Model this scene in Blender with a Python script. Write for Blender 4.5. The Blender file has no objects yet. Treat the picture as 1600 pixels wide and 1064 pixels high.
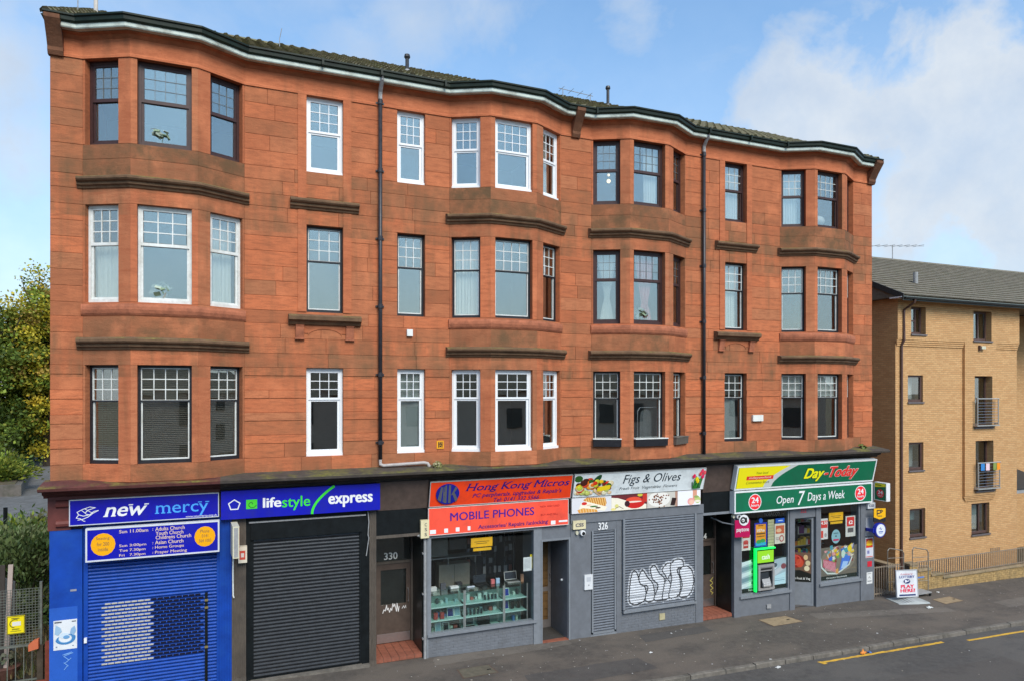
import bpy, bmesh, math, random
from mathutils import Vector, Matrix
R = math.radians
random.seed(7)
scene = bpy.context.scene
C = scene.collection
# ------------------------------------------------------------------ camera
cam_d = bpy.data.cameras.new('camera'); cam = bpy.data.objects.new('camera', cam_d); C.objects.link(cam)
cam_d.sensor_width = 36; cam_d.lens = 24.0; cam_d.shift_y = 79/1600; cam_d.clip_end = 2000; cam_d.clip_start = .1
cam.location = (3.398, -16.36, 6.6); cam.rotation_euler = (R(90), 0, R(-22.351)); scene.camera = cam
# ------------------------------------------------------------------ view
scene.view_settings.view_transform = 'Standard'; scene.view_settings.look = 'None'
scene.view_settings.gamma = 1; scene.view_settings.use_curve_mapping = False
scene.view_settings.exposure = 0.72
scene.cycles.max_bounces = 7; scene.cycles.transparent_max_bounces = 16; scene.cycles.caustics_reflective = False; scene.cycles.caustics_refractive = False
# ------------------------------------------------------------------ sun + sky
SUN_EL, SUN_ROT = 43, 176
sd = bpy.data.lights.new('sun', 'SUN'); sd.energy = 2.2; sd.angle = R(32); sd.color = (1, .93, .82)
so = bpy.data.objects.new('sun', sd); C.objects.link(so)
sv = Vector((math.sin(R(SUN_ROT))*math.cos(R(SUN_EL)), math.cos(R(SUN_ROT))*math.cos(R(SUN_EL)), math.sin(R(SUN_EL))))
so.rotation_euler = sv.to_track_quat('Z', 'Y').to_euler(); so.location = sv*60

def nd(nt, t, **kw):
    n = nt.nodes.new(t)
    for k, v in kw.items():
        if k.startswith('i_'):
            n.inputs[k[2:].replace('_', ' ')].default_value = v
        else: setattr(n, k, v)
    return n
def math_n(nt, op, a, b=None, c=None, clamp=False):
    n = nt.nodes.new('ShaderNodeMath'); n.operation = op; n.use_clamp = clamp
    for i, v in enumerate((a, b, c)):
        if v is None: continue
        if isinstance(v, (int, float)): n.inputs[i].default_value = v
        else: nt.links.new(v, n.inputs[i])
    return n.outputs[0]
def ramp(nt, fac, stops):
    n = nt.nodes.new('ShaderNodeValToRGB'); e = n.color_ramp.elements
    while len(e) < len(stops): e.new(.5)
    for el, (p, c) in zip(e, stops):
        el.position = p; el.color = c if len(c) == 4 else (*c, 1)
    nt.links.new(fac, n.inputs[0]); return n.outputs[0]
def mixc(nt, fac, a, b, mode='MIX'):
    n = nt.nodes.new('ShaderNodeMix'); n.data_type = 'RGBA'; n.blend_type = mode
    for s, v in ((n.inputs[0], fac), (n.inputs[6], a), (n.inputs[7], b)):
        if isinstance(v, (int, float)): s.default_value = v
        elif isinstance(v, tuple): s.default_value = v if len(v) == 4 else (*v, 1)
        else: nt.links.new(v, s)
    return n.outputs[2]

w = bpy.data.worlds.new('World'); scene.world = w; w.use_nodes = True
nt = w.node_tree; nt.nodes.clear()
out = nd(nt, 'ShaderNodeOutputWorld'); bg = nd(nt, 'ShaderNodeBackground'); nt.links.new(bg.outputs[0], out.inputs[0])
sky = nd(nt, 'ShaderNodeTexSky', sky_type='NISHITA', sun_disc=False, sun_elevation=R(SUN_EL), sun_rotation=R(SUN_ROT), air_density=1.0, dust_density=.6, ozone_density=1.6)
tc = nd(nt, 'ShaderNodeTexCoord'); sep = nd(nt, 'ShaderNodeSeparateXYZ'); nt.links.new(tc.outputs['Generated'], sep.inputs[0])
zz = sep.outputs[2]
den = math_n(nt, 'ADD', math_n(nt, 'MAXIMUM', zz, 0), .22)
comb = nd(nt, 'ShaderNodeCombineXYZ')
nt.links.new(math_n(nt, 'DIVIDE', sep.outputs[0], den), comb.inputs[0]); nt.links.new(math_n(nt, 'DIVIDE', sep.outputs[1], den), comb.inputs[1])
def cnoise(scale, detail, rough, dist=0, vec=None):
    n = nd(nt, 'ShaderNodeTexNoise', noise_dimensions='3D'); n.inputs['Scale'].default_value = scale; n.inputs['Detail'].default_value = detail
    n.inputs['Roughness'].default_value = rough; n.inputs['Distortion'].default_value = dist
    nt.links.new(vec if vec is not None else comb.outputs[0], n.inputs['Vector']); return n.outputs[0]
n1 = cnoise(1.5, 9, .62, .35); n2 = cnoise(6.0, 6, .6, .2, tc.outputs['Generated'])
n3 = cnoise(14.0, 5, .6, .1, tc.outputs['Generated'])
# a few cumulus heaps and wisps where they stood that day, the rest of the dome from noise
def heap(dirv, radius, soft):
    v = Vector(dirv).normalized()
    dp = nd(nt, 'ShaderNodeVectorMath', operation='DOT_PRODUCT'); nt.links.new(tc.outputs['Generated'], dp.inputs[0]); dp.inputs[1].default_value = v
    ang = math_n(nt, 'ARCCOSINE', math_n(nt, 'MINIMUM', dp.outputs['Value'], .99999))
    wob = math_n(nt, 'MULTIPLY_ADD', math_n(nt, 'ADD', math_n(nt, 'MULTIPLY', n2, 1.6), math_n(nt, 'MULTIPLY', n3, .5)), R(13), R(-13.5))
    a = math_n(nt, 'ADD', ang, wob)
    return math_n(nt, 'DIVIDE', math_n(nt, 'SUBTRACT', R(radius), a), R(soft), clamp=True)
def dr(px, py):
    u = (px-800)/1067; return (.3803+u*.9249, .9249-u*.3803, (611-py)/1067)
heaps = None
for p, r, s in [((1285, 205), 8.0, 3.5), ((1190, 260), 5.5, 5), ((1500, 150), 8, 3), ((1590, 240), 11, 4), ((1420, 330), 10, 6), ((640, 30), 6, 9), ((560, 60), 5, 9), ((740, 5), 4, 7), ((15, 230), 8, 8), ((-60, 100), 9, 8), ((1010, 10), 3.0, 6), ((60, 20), 3, 6)]:
    h = heap(dr(*p), r, s); heaps = h if heaps is None else math_n(nt, 'MAXIMUM', heaps, h)
hz = math_n(nt, 'SUBTRACT', 1.0, math_n(nt, 'MULTIPLY', zz, 2.05), clamp=True)
gen = ramp(nt, n1, [(.43, (0, 0, 0)), (.68, (.9, .9, .9))])
gens = nd(nt, 'ShaderNodeRGBToBW'); nt.links.new(gen, gens.inputs[0])
mask = math_n(nt, 'MAXIMUM', math_n(nt, 'MULTIPLY', heaps, math_n(nt, 'MULTIPLY_ADD', n2, .5, .65)), math_n(nt, 'MULTIPLY', gens.outputs[0], .55), clamp=True)
mask = math_n(nt, 'MAXIMUM', mask, math_n(nt, 'MULTIPLY', math_n(nt, 'POWER', hz, 1.25), .95), clamp=True)
mask = math_n(nt, 'MULTIPLY_ADD', mask, .84, .16)
ccol = ramp(nt, math_n(nt, 'ADD', math_n(nt, 'MULTIPLY', n3, .45), math_n(nt, 'MULTIPLY', n2, .55)), [(.3, (3.3, 3.95, 4.9)), (.65, (4.9, 5.25, 5.6))])
skyb = mixc(nt, 1.0, sky.outputs[0], (.95, 1.42, 1.6), 'MULTIPLY')
nt.links.new(mixc(nt, mask, skyb, ccol), bg.inputs[0]); bg.inputs[1].default_value = .098

# ------------------------------------------------------------------ materials
MAT = {}
def pm(name):
    m = bpy.data.materials.new(name); m.use_nodes = True; nt = m.node_tree; nt.nodes.clear()
    o = nd(nt, 'ShaderNodeOutputMaterial'); b = nd(nt, 'ShaderNodeBsdfPrincipled'); nt.links.new(b.outputs[0], o.inputs[0])
    MAT[name] = m; return m, nt, b
def noise(nt, scale, detail=5, rough=.6, vec=None, stretch=None):
    g = nd(nt, 'ShaderNodeNewGeometry'); v = g.outputs['Position'] if vec is None else vec
    if stretch:
        mp = nd(nt, 'ShaderNodeMapping'); mp.inputs['Scale'].default_value = stretch; nt.links.new(v, mp.inputs[0]); v = mp.outputs[0]
    n = nd(nt, 'ShaderNodeTexNoise'); n.inputs['Scale'].default_value = scale; n.inputs['Detail'].default_value = detail; n.inputs['Roughness'].default_value = rough
    nt.links.new(v, n.inputs['Vector']); return n.outputs[0]
def bump(nt, b, h, strength=.2, dist=.01):
    n = nd(nt, 'ShaderNodeBump'); n.inputs['Strength'].default_value = strength; n.inputs['Distance'].default_value = dist
    nt.links.new(h, n.inputs['Height']); nt.links.new(n.outputs[0], b.inputs['Normal'])
def sc(c, k): return tuple(min(1, x*k) for x in c[:3])
def M(name, col, rough=.6, var=.18, scale=6, bmp=.08, metal=0, dirt=None, stretch=None, spec=.4, emit=None):
    if name in MAT: return MAT[name]
    m, nt, b = pm(name)
    n = noise(nt, scale, 6, .65, stretch=stretch)
    c = ramp(nt, n, [(.3, sc(col, 1-var)), (.7, sc(col, 1+var))])
    if dirt:
        n2 = noise(nt, 2.3, 7, .7)
        f = ramp(nt, n2, [(.48, (0, 0, 0)), (.72, (.8, .8, .8))]); c = mixc(nt, f, c, dirt)
    nt.links.new(c, b.inputs['Base Color'])
    b.inputs['Roughness'].default_value = rough; b.inputs['Metallic'].default_value = metal; b.inputs['Specular IOR Level'].default_value = spec
    if bmp: bump(nt, b, noise(nt, scale*6, 4), bmp, .01)
    if emit: b.inputs['Emission Color'].default_value = (*emit[0], 1); b.inputs['Emission Strength'].default_value = emit[1]
    return m
def MC(col, rough=.45):
    n = 'paint_%02x%02x%02x' % tuple(int(max(0, min(1, c))*255) for c in col[:3])
    return M(n, col, rough, .08, 5, .02)
def S(h):                                                   # sRGB hex -> linear
    v = [int(h[i:i+2], 16)/255 for i in (0, 2, 4)]
    return tuple(x/12.92 if x <= .04045 else ((x+.055)/1.055)**2.4 for x in v)

# red sandstone: per-block tint, bedding streaks, soot and algae
def stone(name, base, dark, weather):
    m, nt, b = pm(name)
    at = nd(nt, 'ShaderNodeAttribute', attribute_name='tint'); sp = nd(nt, 'ShaderNodeSeparateColor'); nt.links.new(at.outputs['Color'], sp.inputs[0])
    bed = noise(nt, 3.0, 7, .65, stretch=(1, 1, 5)); fine = noise(nt, 45, 4, .7); big = noise(nt, .55, 5, .6)
    c = mixc(nt, sp.outputs[0], (base[0]*.74, base[1]*.80, base[2]*.86), sc(base, 1.16))
    c = mixc(nt, math_n(nt, 'MULTIPLY', sp.outputs[2], .75), c, (base[0]*.82, base[1]*1.15, base[2]*1.35))
    c = mixc(nt, ramp(nt, bed, [(.45, (0, 0, 0)), (.70, (.8, .8, .8))]), c, dark)
    c = mixc(nt, ramp(nt, fine, [(.35, (.22, .22, .22)), (.65, (0, 0, 0))]), c, sc(dark, .6))
    wn = math_n(nt, 'MULTIPLY_ADD', noise(nt, 1.8, 6, .65), 2.2, -.62, clamp=True)
    wf = math_n(nt, 'MULTIPLY', sp.outputs[1], math_n(nt, 'MULTIPLY_ADD', wn, .9, .35), clamp=True)
    c = mixc(nt, wf, c, weather)
    c = mixc(nt, ramp(nt, big, [(.52, (0, 0, 0)), (.8, (.42, .42, .42))]), c, sc(dark, .75))
    c = mixc(nt, ramp(nt, noise(nt, 1.3, 6, .65), [(.52, (0, 0, 0)), (.70, (.55, .55, .55))]), c, (min(1, base[0]*1.18), base[1]*1.35, base[2]*1.45))
    g = nd(nt, 'ShaderNodeNewGeometry'); sn = nd(nt, 'ShaderNodeSeparateXYZ'); nt.links.new(g.outputs['Position'], sn.inputs[0])
    # soot and algae above each ledge, in drips
    zc = sn.outputs[2]; tot = None
    for z0, hgt in ((7.66, .50), (10.98, .70), (4.74, .42), (7.20, .26), (10.50, .26)):
        d = math_n(nt, 'DIVIDE', math_n(nt, 'SUBTRACT', zc, z0), hgt)
        band = math_n(nt, 'MULTIPLY', math_n(nt, 'SUBTRACT', 1.0, d, clamp=True), math_n(nt, 'GREATER_THAN', zc, z0-.3))
        tot = band if tot is None else math_n(nt, 'MAXIMUM', tot, band)
    drip = noise(nt, 2.6, 5, .6, stretch=(1, 1, .22))
    bf = math_n(nt, 'MULTIPLY', tot, math_n(nt, 'MULTIPLY_ADD', drip, 3.2, -1.25, clamp=True), clamp=True)
    c = mixc(nt, math_n(nt, 'MULTIPLY', bf, .85), c, weather)
    run = noise(nt, 3.4, 4, .55, stretch=(1, 1, .07)); soot = noise(nt, .9, 3, .5)
    rf_ = math_n(nt, 'MULTIPLY', math_n(nt, 'MULTIPLY_ADD', run, 4.0, -2.1, clamp=True), math_n(nt, 'MULTIPLY_ADD', soot, 3.0, -1.1, clamp=True), clamp=True)
    c = mixc(nt, math_n(nt, 'MULTIPLY', rf_, .75), c, sc(weather, .9))
    nt.links.new(c, b.inputs['Base Color']); b.inputs['Roughness'].default_value = .88; b.inputs['Specular IOR Level'].default_value = .25
    hb = math_n(nt, 'ADD', math_n(nt, 'MULTIPLY', noise(nt, 12, 6, .65, stretch=(1, 1, 2.5)), .7), math_n(nt, 'MULTIPLY', fine, .3))
    bump(nt, b, hb, .75, .016)
    return m
SAND = (.56, .162, .066)
stone('sandstone', SAND, (.30, .095, .044), (.14, .088, .045))
stone('sandstone_smooth', (.57, .17, .072), (.36, .10, .044), (.14, .08, .04))
M('mortar', (.22, .07, .036), .95, .3, 8, .3)
def ledge(name, col, mossc, amount):
    m, nt, b = pm(name)
    n = noise(nt, 4, 7, .7); c = ramp(nt, n, [(.3, sc(col, .6)), (.7, sc(col, 1.35))])
    g = nd(nt, 'ShaderNodeNewGeometry'); sn = nd(nt, 'ShaderNodeSeparateXYZ'); nt.links.new(g.outputs['Normal'], sn.inputs[0])
    up = math_n(nt, 'MULTIPLY_ADD', sn.outputs[2], 1.6, -.35, clamp=True)
    mo = math_n(nt, 'MULTIPLY', up, ramp(nt, noise(nt, 1.4, 6, .7), [(.47, (0, 0, 0)), (.66, (1, 1, 1))]))
    mc = ramp(nt, noise(nt, 9, 5, .6), [(.35, sc(mossc, .45)), (.6, mossc), (.8, sc(mossc, 1.5))])
    c = mixc(nt, math_n(nt, 'MULTIPLY', mo, amount, clamp=True), c, mc)
    nt.links.new(c, b.inputs['Base Color']); b.inputs['Roughness'].default_value = .92; bump(nt, b, noise(nt, 22, 6, .7), .7, .015); return m
ledge('hood_stone', (.15, .085, .045), (.20, .17, .035), .9)
ledge('sill_stone', (.38, .125, .062), (.14, .09, .04), .5)
ledge('cornice_dark', (.065, .052, .042), (.20, .19, .03), .8)
ledge('cornice_maroon', (.10, .028, .023), (.20, .19, .03), .8)
M('maroon_paint', (.125, .032, .026), .55, .25, 5, .15)
M('gutter_iron', (.008, .016, .010), .5, .4, 5, .2, dirt=(.02, .026, .014), spec=.25)
M('soffit_paint', (.52, .58, .52), .6, .2, 3, .15, dirt=(.13, .11, .08))
M('tile_roof', (.17, .145, .085), .95, .5, 5, .5, dirt=(.15, .16, .045))
M('pipe_iron', (.03, .03, .036), .4, .3, 12, .1)
M('pipe_grey', (.3, .3, .3), .5, .2, 12, .1)
M('white_upvc', (.8, .81, .82), .35, .03, 4, 0, spec=.5)
M('white_wood', (.7, .71, .68), .5, .1, 14, .1, dirt=(.45, .45, .4))
M('brown_wood', (.05, .022, .02), .45, .25, 14, .1)
M('black_wood', (.018, .018, .022), .4, .35, 14, .1)
M('lead_strip', (.16, .17, .17), .5, .1, 12, 0)
M('room_wall', (.62, .57, .48), .9, .06, 2, 0)
M('room_dark', (.07, .065, .06), .9, .2, 2, 0)
M('room_floor', (.1, .065, .04), .8, .2, 4, 0)
M('net_curtain', (.84, .85, .80), .9, .05, 20, .1)
M('pink_curtain', (.75, .32, .34), .9, .05, 20, .1)
M('blind_slat', (.30, .25, .19), .5, .1, 6, 0)
def glass(name, refl, tint, rough=0.0, wav=.06):
    m = bpy.data.materials.new(name); m.use_nodes = True; nt = m.node_tree; nt.nodes.clear(); MAT[name] = m
    o = nd(nt, 'ShaderNodeOutputMaterial'); mx = nd(nt, 'ShaderNodeMixShader'); t = nd(nt, 'ShaderNodeBsdfTransparent'); g = nd(nt, 'ShaderNodeBsdfGlossy')
    t.inputs[0].default_value = (*tint, 1); g.inputs['Roughness'].default_value = rough; g.inputs[0].default_value = (.94, .94, .87, 1)
    fr = nd(nt, 'ShaderNodeLayerWeight'); fr.inputs[0].default_value = .5
    f = math_n(nt, 'ADD', math_n(nt, 'MULTIPLY_ADD', math_n(nt, 'POWER', fr.outputs['Facing'], 4.0), .8, .035), refl, clamp=True)
    bp = nd(nt, 'ShaderNodeBump'); bp.inputs['Strength'].default_value = wav; bp.inputs['Distance'].default_value = .02
    nt.links.new(noise(nt, 1.6, 2, .5), bp.inputs['Height']); nt.links.new(bp.outputs[0], g.inputs['Normal'])
    nt.links.new(f, mx.inputs[0]); nt.links.new(t.outputs[0], mx.inputs[1]); nt.links.new(g.outputs[0], mx.inputs[2]); nt.links.new(mx.outputs[0], o.inputs[0])
    return m
glass('window_glass', .21, (.9, .93, .93), wav=.03); glass('shop_glass', .0, (.96, .98, .98), wav=.01); glass('case_glass', .03, (.85, .96, .93), wav=0)
# printed colours (posters, pictures) come from a face colour attribute
m, nt, b = pm('print'); a = nd(nt, 'ShaderNodeAttribute', attribute_name='tint'); nt.links.new(a.outputs['Color'], b.inputs['Base Color']); b.inputs['Roughness'].default_value = .35
def leafmat(name, trans=.25):
    m, nt, b = pm(name); a = nd(nt, 'ShaderNodeAttribute', attribute_name='tint'); nt.links.new(a.outputs['Color'], b.inputs['Base Color'])
    b.inputs['Roughness'].default_value = .55; b.inputs['Specular IOR Level'].default_value = .3
    o = [n for n in nt.nodes if n.type == 'OUTPUT_MATERIAL'][0]
    t = nd(nt, 'ShaderNodeBsdfTranslucent'); nt.links.new(a.outputs['Color'], t.inputs[0]); mx = nd(nt, 'ShaderNodeMixShader'); mx.inputs[0].default_value = trans
    nt.links.new(b.outputs[0], mx.inputs[1]); nt.links.new(t.outputs[0], mx.inputs[2]); nt.links.new(mx.outputs[0], o.inputs[0])
leafmat('leaf')
M('bark', (.06, .045, .03), .9, .4, 6, .6)

# ------------------------------------------------------------------ mesh helpers
class MB:
    def __init__(s): s.v = []; s.f = []; s.c = []
    def face(s, pts, col=None):
        n = len(s.v); s.v += [tuple(p) for p in pts]; s.f.append(tuple(range(n, n+len(pts)))); s.c.append(col); return s
    def box(s, x0, x1, y0, y1, z0, z1, col=None):
        n = len(s.v)
        s.v += [(x0, y0, z0), (x1, y0, z0), (x1, y1, z0), (x0, y1, z0), (x0, y0, z1), (x1, y0, z1), (x1, y1, z1), (x0, y1, z1)]
        for q in ((0, 3, 2, 1), (4, 5, 6, 7), (0, 1, 5, 4), (1, 2, 6, 5), (2, 3, 7, 6), (3, 0, 4, 7)):
            s.f.append(tuple(n+i for i in q)); s.c.append(col)
        return s
    def block(s, x0, x1, y0, y1, z0, z1, ch, col=None):      # box whose front (y0) face is chamfered
        n = len(s.v)
        s.v += [(x0, y1, z0), (x1, y1, z0), (x1, y1, z1), (x0, y1, z1), (x0, y0+ch, z0), (x1, y0+ch, z0), (x1, y0+ch, z1), (x0, y0+ch, z1),
                (x0+ch, y0, z0+ch), (x1-ch, y0, z0+ch), (x1-ch, y0, z1-ch), (x0+ch, y0, z1-ch)]
        for q in ((8, 9, 10, 11), (4, 5, 9, 8), (5, 6, 10, 9), (6, 7, 11, 10), (7, 4, 8, 11), (0, 1, 5, 4), (1, 2, 6, 5), (2, 3, 7, 6), (3, 0, 4, 7)):
            s.f.append(tuple(n+i for i in q)); s.c.append(col)
        return s
    def prism(s, poly, axis, a0, a1, col=None):              # poly in the two other axes, extruded along axis
        n = len(s.v); k = len(poly)
        for a in (a0, a1):
            for p, q in poly:
                s.v.append({'x': (a, p, q), 'y': (p, a, q), 'z': (p, q, a)}[axis])
        s.f += [tuple(n+i for i in range(k))[::-1], tuple(n+k+i for i in range(k))]; s.c += [col, col]
        for i in range(k):
            j = (i+1) % k; s.f.append((n+i, n+j, n+k+j, n+k+i)); s.c.append(col)
        return s
    def tube(s, pts, r, k=8, col=None):
        pts = [Vector(p) for p in pts]; n0 = len(s.v); rs = r if isinstance(r, (list, tuple)) else [r]*len(pts)
        for i, p in enumerate(pts):
            d = ((pts[i]-pts[i-1]).normalized() if i else Vector()) + ((pts[i+1]-pts[i]).normalized() if i < len(pts)-1 else Vector())
            d.normalize(); u = d.cross(Vector((0, 0, 1))) if abs(d.z) < .95 else d.cross(Vector((1, 0, 0))); u.normalize(); w_ = d.cross(u)
            for j in range(k):
                a = 2*math.pi*j/k; s.v.append(tuple(p+(u*math.cos(a)+w_*math.sin(a))*rs[i]))
        for i in range(len(pts)-1):
            for j in range(k):
                a, b_ = n0+i*k+j, n0+i*k+(j+1) % k; s.f.append((a, b_, b_+k, a+k)); s.c.append(col)
        s.f += [tuple(n0+j for j in range(k))[::-1], tuple(n0+(len(pts)-1)*k+j for j in range(k))]; s.c += [col, col]
        return s
    def disc(s, cx, cz, rx, rz, y, col=None, k=20, rot=0):
        pts = []
        for j in range(k):
            a = -2*math.pi*j/k; x, z = rx*math.cos(a), rz*math.sin(a)
            pts.append((cx+x*math.cos(rot)-z*math.sin(rot), y, cz+x*math.sin(rot)+z*math.cos(rot)))
        return s.face(pts[::-1], col)
    def cyl_y(s, cx, cz, rx, rz, y0, y1, k=24, col=None):
        return s.prism([(cx+rx*math.cos(2*math.pi*j/k), cz+rz*math.sin(2*math.pi*j/k)) for j in range(k)], 'y', y0, y1, col)
    def sweep(s, pts, prof, col=None, cap=True):             # plan polyline (outside to its right), profile of (out, z)
        n0 = len(s.v); k = len(prof); N = []
        P2 = [Vector(p) for p in pts]
        for i in range(len(P2)):
            ns = []
            if i: d = (P2[i]-P2[i-1]).normalized(); ns.append(Vector((d.y, -d.x)))
            if i < len(P2)-1: d = (P2[i+1]-P2[i]).normalized(); ns.append(Vector((d.y, -d.x)))
            n = sum(ns, Vector((0, 0))); n.normalize(); n /= max(.3, n.dot(ns[0])); N.append(n)
        for p, n in zip(P2, N):
            for o, z in prof: q = p+n*o; s.v.append((q.x, q.y, z))
        for i in range(len(P2)-1):
            for j in range(k):
                a, b_ = n0+i*k+j, n0+i*k+(j+1) % k; s.f.append((a, b_, b_+k, a+k)); s.c.append(col)
        if cap: s.f += [tuple(n0+j for j in range(k))[::-1], tuple(n0+(len(P2)-1)*k+j for j in range(k))]; s.c += [col, col]
        return s
    def move(s, M4):
        s.v = [tuple(M4 @ Vector(v)) for v in s.v]; return s
    def mesh(s, name, mat=None, smooth=False, off=None):
        me = bpy.data.meshes.new(name)
        vs = s.v if off is None else [(a-off[0], b_-off[1], c-off[2]) for a, b_, c in s.v]
        me.from_pydata(vs, [], s.f); me.update()
        bm = bmesh.new(); bm.from_mesh(me); bmesh.ops.recalc_face_normals(bm, faces=bm.faces) if len(s.f) > 5 and s.fix else None; bm.to_mesh(me); bm.free()
        if any(c is not None for c in s.c):
            at = me.color_attributes.new('tint', 'FLOAT_COLOR', 'CORNER'); cols = []
            for p in me.polygons:
                c = s.c[p.index] or (.5, 0, 0); cols += [c[0], c[1], c[2], 1]*p.loop_total
            at.data.foreach_set('color', cols)
        if mat: me.materials.append(MAT[mat] if isinstance(mat, str) else mat)
        if smooth: me.polygons.foreach_set('use_smooth', [True]*len(me.polygons))
        return me
    fix = True
    def build(s, name, mat, parent=None, smooth=False, loc=None, rot=None, world=True):
        off = None
        if parent is not None and world and loc is None: off = parent.get('_b')
        o = bpy.data.objects.new(name, s.mesh(name, mat, smooth, off)); C.objects.link(o)
        if parent is not None: o.parent = parent
        if loc is not None: o.location = loc
        if rot is not None: o.rotation_euler = rot
        return o
BASES = {}
def link(name, me, parent=None, loc=(0, 0, 0), rot=None, scale=None):
    o = bpy.data.objects.new(name, me); C.objects.link(o); o.parent = parent; o.location = loc
    if rot: o.rotation_euler = rot
    if scale: o.scale = scale
    return o
def tag(o, label, cat, group=None):
    o['label'] = label; o['category'] = cat
    if group: o['group'] = group
    return o
def thing(name, label, cat, loc=(0, 0, 0), group=None, rot=None):
    o = bpy.data.objects.new(name, None); C.objects.link(o); o.location = loc; o.empty_display_size = .2
    if rot: o.rotation_euler = rot
    BASES[o.name] = tuple(loc); o['_b'] = loc
    return tag(o, label, cat, group)
def struct(o, kind='structure'):
    o['kind'] = kind; return o
def zg(x): return .19-.0195*max(-6, min(40, x))

# ------------------------------------------------------------------ lettering from the built-in font
_tc = {}
SERIF = dict(H=((.1, 0), (.9, 0), (.1, 2), (.9, 2)), n=((.12, 0), (.88, 0)), w=((.06, 1), (.94, 1)), m=((.07, 0), (.5, 0), (.93, 0)), r=((.25, 0),), y=((.1, 1), (.9, 1)), K=((.12, 0), (.12, 2), (.9, 0), (.85, 2)),
             M=((.08, 0), (.92, 0), (.08, 2), (.92, 2)), i=((.5, 0), (.3, 1)), P=((.12, 0),), p=((.1, -1),), h=((.1, 0), (.9, 0)), l=((.5, 0),), d=((.9, 0),), a=((.92, 0),), u=((.1, 1), (.9, 0)), R=((.12, 0), (.9, 0)), T=((.5, 0),), A=((.05, 0), (.95, 0)), k=((.1, 0), (.9, 0)), g=((.9, 1),))
def _raw(s, shear, bold):
    if bold:                                                   # heavier weight: copies nudged round, each a hair further out
        v, f = _raw(s, shear, 0); V, F = [], []
        for k, (dx, dz) in enumerate(((0, 0), (-1, 0), (1, 0), (-.7, .6), (.7, -.6), (.7, .6), (-.7, -.6))):
            n = len(V); V += [(a+dx*bold, b_+dz*bold*.8, k*.0002) for a, b_, _ in v]; F += [tuple(n+i for i in q) for q in f]
        return V, F
    key = (s, shear, bold)
    if key in _tc: return _tc[key]
    cu = bpy.data.curves.new('lettering', 'FONT'); cu.body = s; cu.size = 1; cu.shear = shear; cu.offset = bold; cu.extrude = 0; cu.resolution_u = 3
    o = bpy.data.objects.new('lettering', cu); me = bpy.data.meshes.new_from_object(o)
    bpy.data.objects.remove(o); bpy.data.curves.remove(cu)
    v = [tuple(x.co) for x in me.vertices]; f = [tuple(p.vertices) for p in me.polygons]; bpy.data.meshes.remove(me)
    _tc[key] = (v, f); return v, f
def _adv(c, bold):
    wd = lambda s: max(v[0] for v in _raw(s, 0, bold)[0])-min(v[0] for v in _raw(s, 0, bold)[0])
    return wd('|'+c+'|')-wd('||')
def txt(parent, s, u0, u1, v0, v1, col, y=-.004, shear=0, bold=0, serif=False, depth=.002, name='lettering'):
    W, H = parent['W'], parent['H']
    v, f = _raw(s, 0 if serif else shear, bold)
    v = list(v); f = list(f)
    if serif:
        x = 0
        for c in s:
            ad = _adv(c, bold) if c != ' ' else .3
            if c in SERIF:
                cv = _raw(c, 0, bold)[0]; a, b_ = min(q[0] for q in cv), max(q[0] for q in cv)
                for fx, lv in SERIF[c]:
                    sx = x+a+(b_-a)*fx; sz = {0: .02, 1: .535, 2: .71, -1: -.2}[lv]; n = len(v); hw = .095; t = .028
                    v += [(sx-hw, sz-t, .0016), (sx+hw, sz-t, .0016), (sx+hw, sz+t, .0016), (sx-hw, sz+t, .0016)]; f.append((n, n+1, n+2, n+3))
            x += ad
        v = [(a+b_*shear, b_, c) for a, b_, c in v]
    xs = [a for a, _, _ in v]; ys = [b_ for _, b_, _ in v]
    x0, x1, y0, y1 = min(xs), max(xs), min(ys), max(ys)
    mb = MB(); mb.fix = False
    mb.v = [((u0+(a-x0)/(x1-x0)*(u1-u0))*W, y-c, (v0+(b_-y0)/(y1-y0)*(v1-v0))*H) for a, b_, c in v]
    mb.f = f; mb.c = [None]*len(f)
    return mb.build(name, MC(col) if isinstance(col, tuple) else col, parent, loc=(0, 0, 0))
def art(parent, items, y=-.003, name='print'):
    """flat printed shapes: r rect, e ellipse, p polygon, in fractions of the panel"""
    W, H = parent['W'], parent['H']; mb = MB(); mb.fix = False; yy = y
    for it in items:
        k = it[0]; yy -= .0001
        if k == 'r': _, a, b_, c, d, col = it; mb.face([(a*W, yy, c*H), (b_*W, yy, c*H), (b_*W, yy, d*H), (a*W, yy, d*H)], col)
        elif k == 'e':
            _, a, c, ra, rc, col = it[:6]; mb.disc(a*W, c*H, ra*W, rc*H, yy, col, 16, it[6] if len(it) > 6 else 0)
        elif k == 'p': mb.face([(a*W, yy, c*H) for a, c in it[1]], it[2])
        elif k == 'l':                                          # stroke
            _, pts, t, col = it; pts = [(a*W, c*H) for a, c in pts]
            for (a, c), (b_, d) in zip(pts, pts[1:]):
                yy -= .00004
                L = math.hypot(b_-a, d-c) or 1; nx, nz = -(d-c)/L*t/2, (b_-a)/L*t/2; ex, ez = (b_-a)/L*t*.3, (d-c)/L*t*.3
                mb.face([(a-ex-nx, yy, c-ez-nz), (b_+ex-nx, yy, d+ez-nz), (b_+ex+nx, yy, d+ez+nz), (a-ex+nx, yy, c-ez+nz)], col)
    return mb.build(name, 'print', parent, loc=(0, 0, 0))
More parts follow.
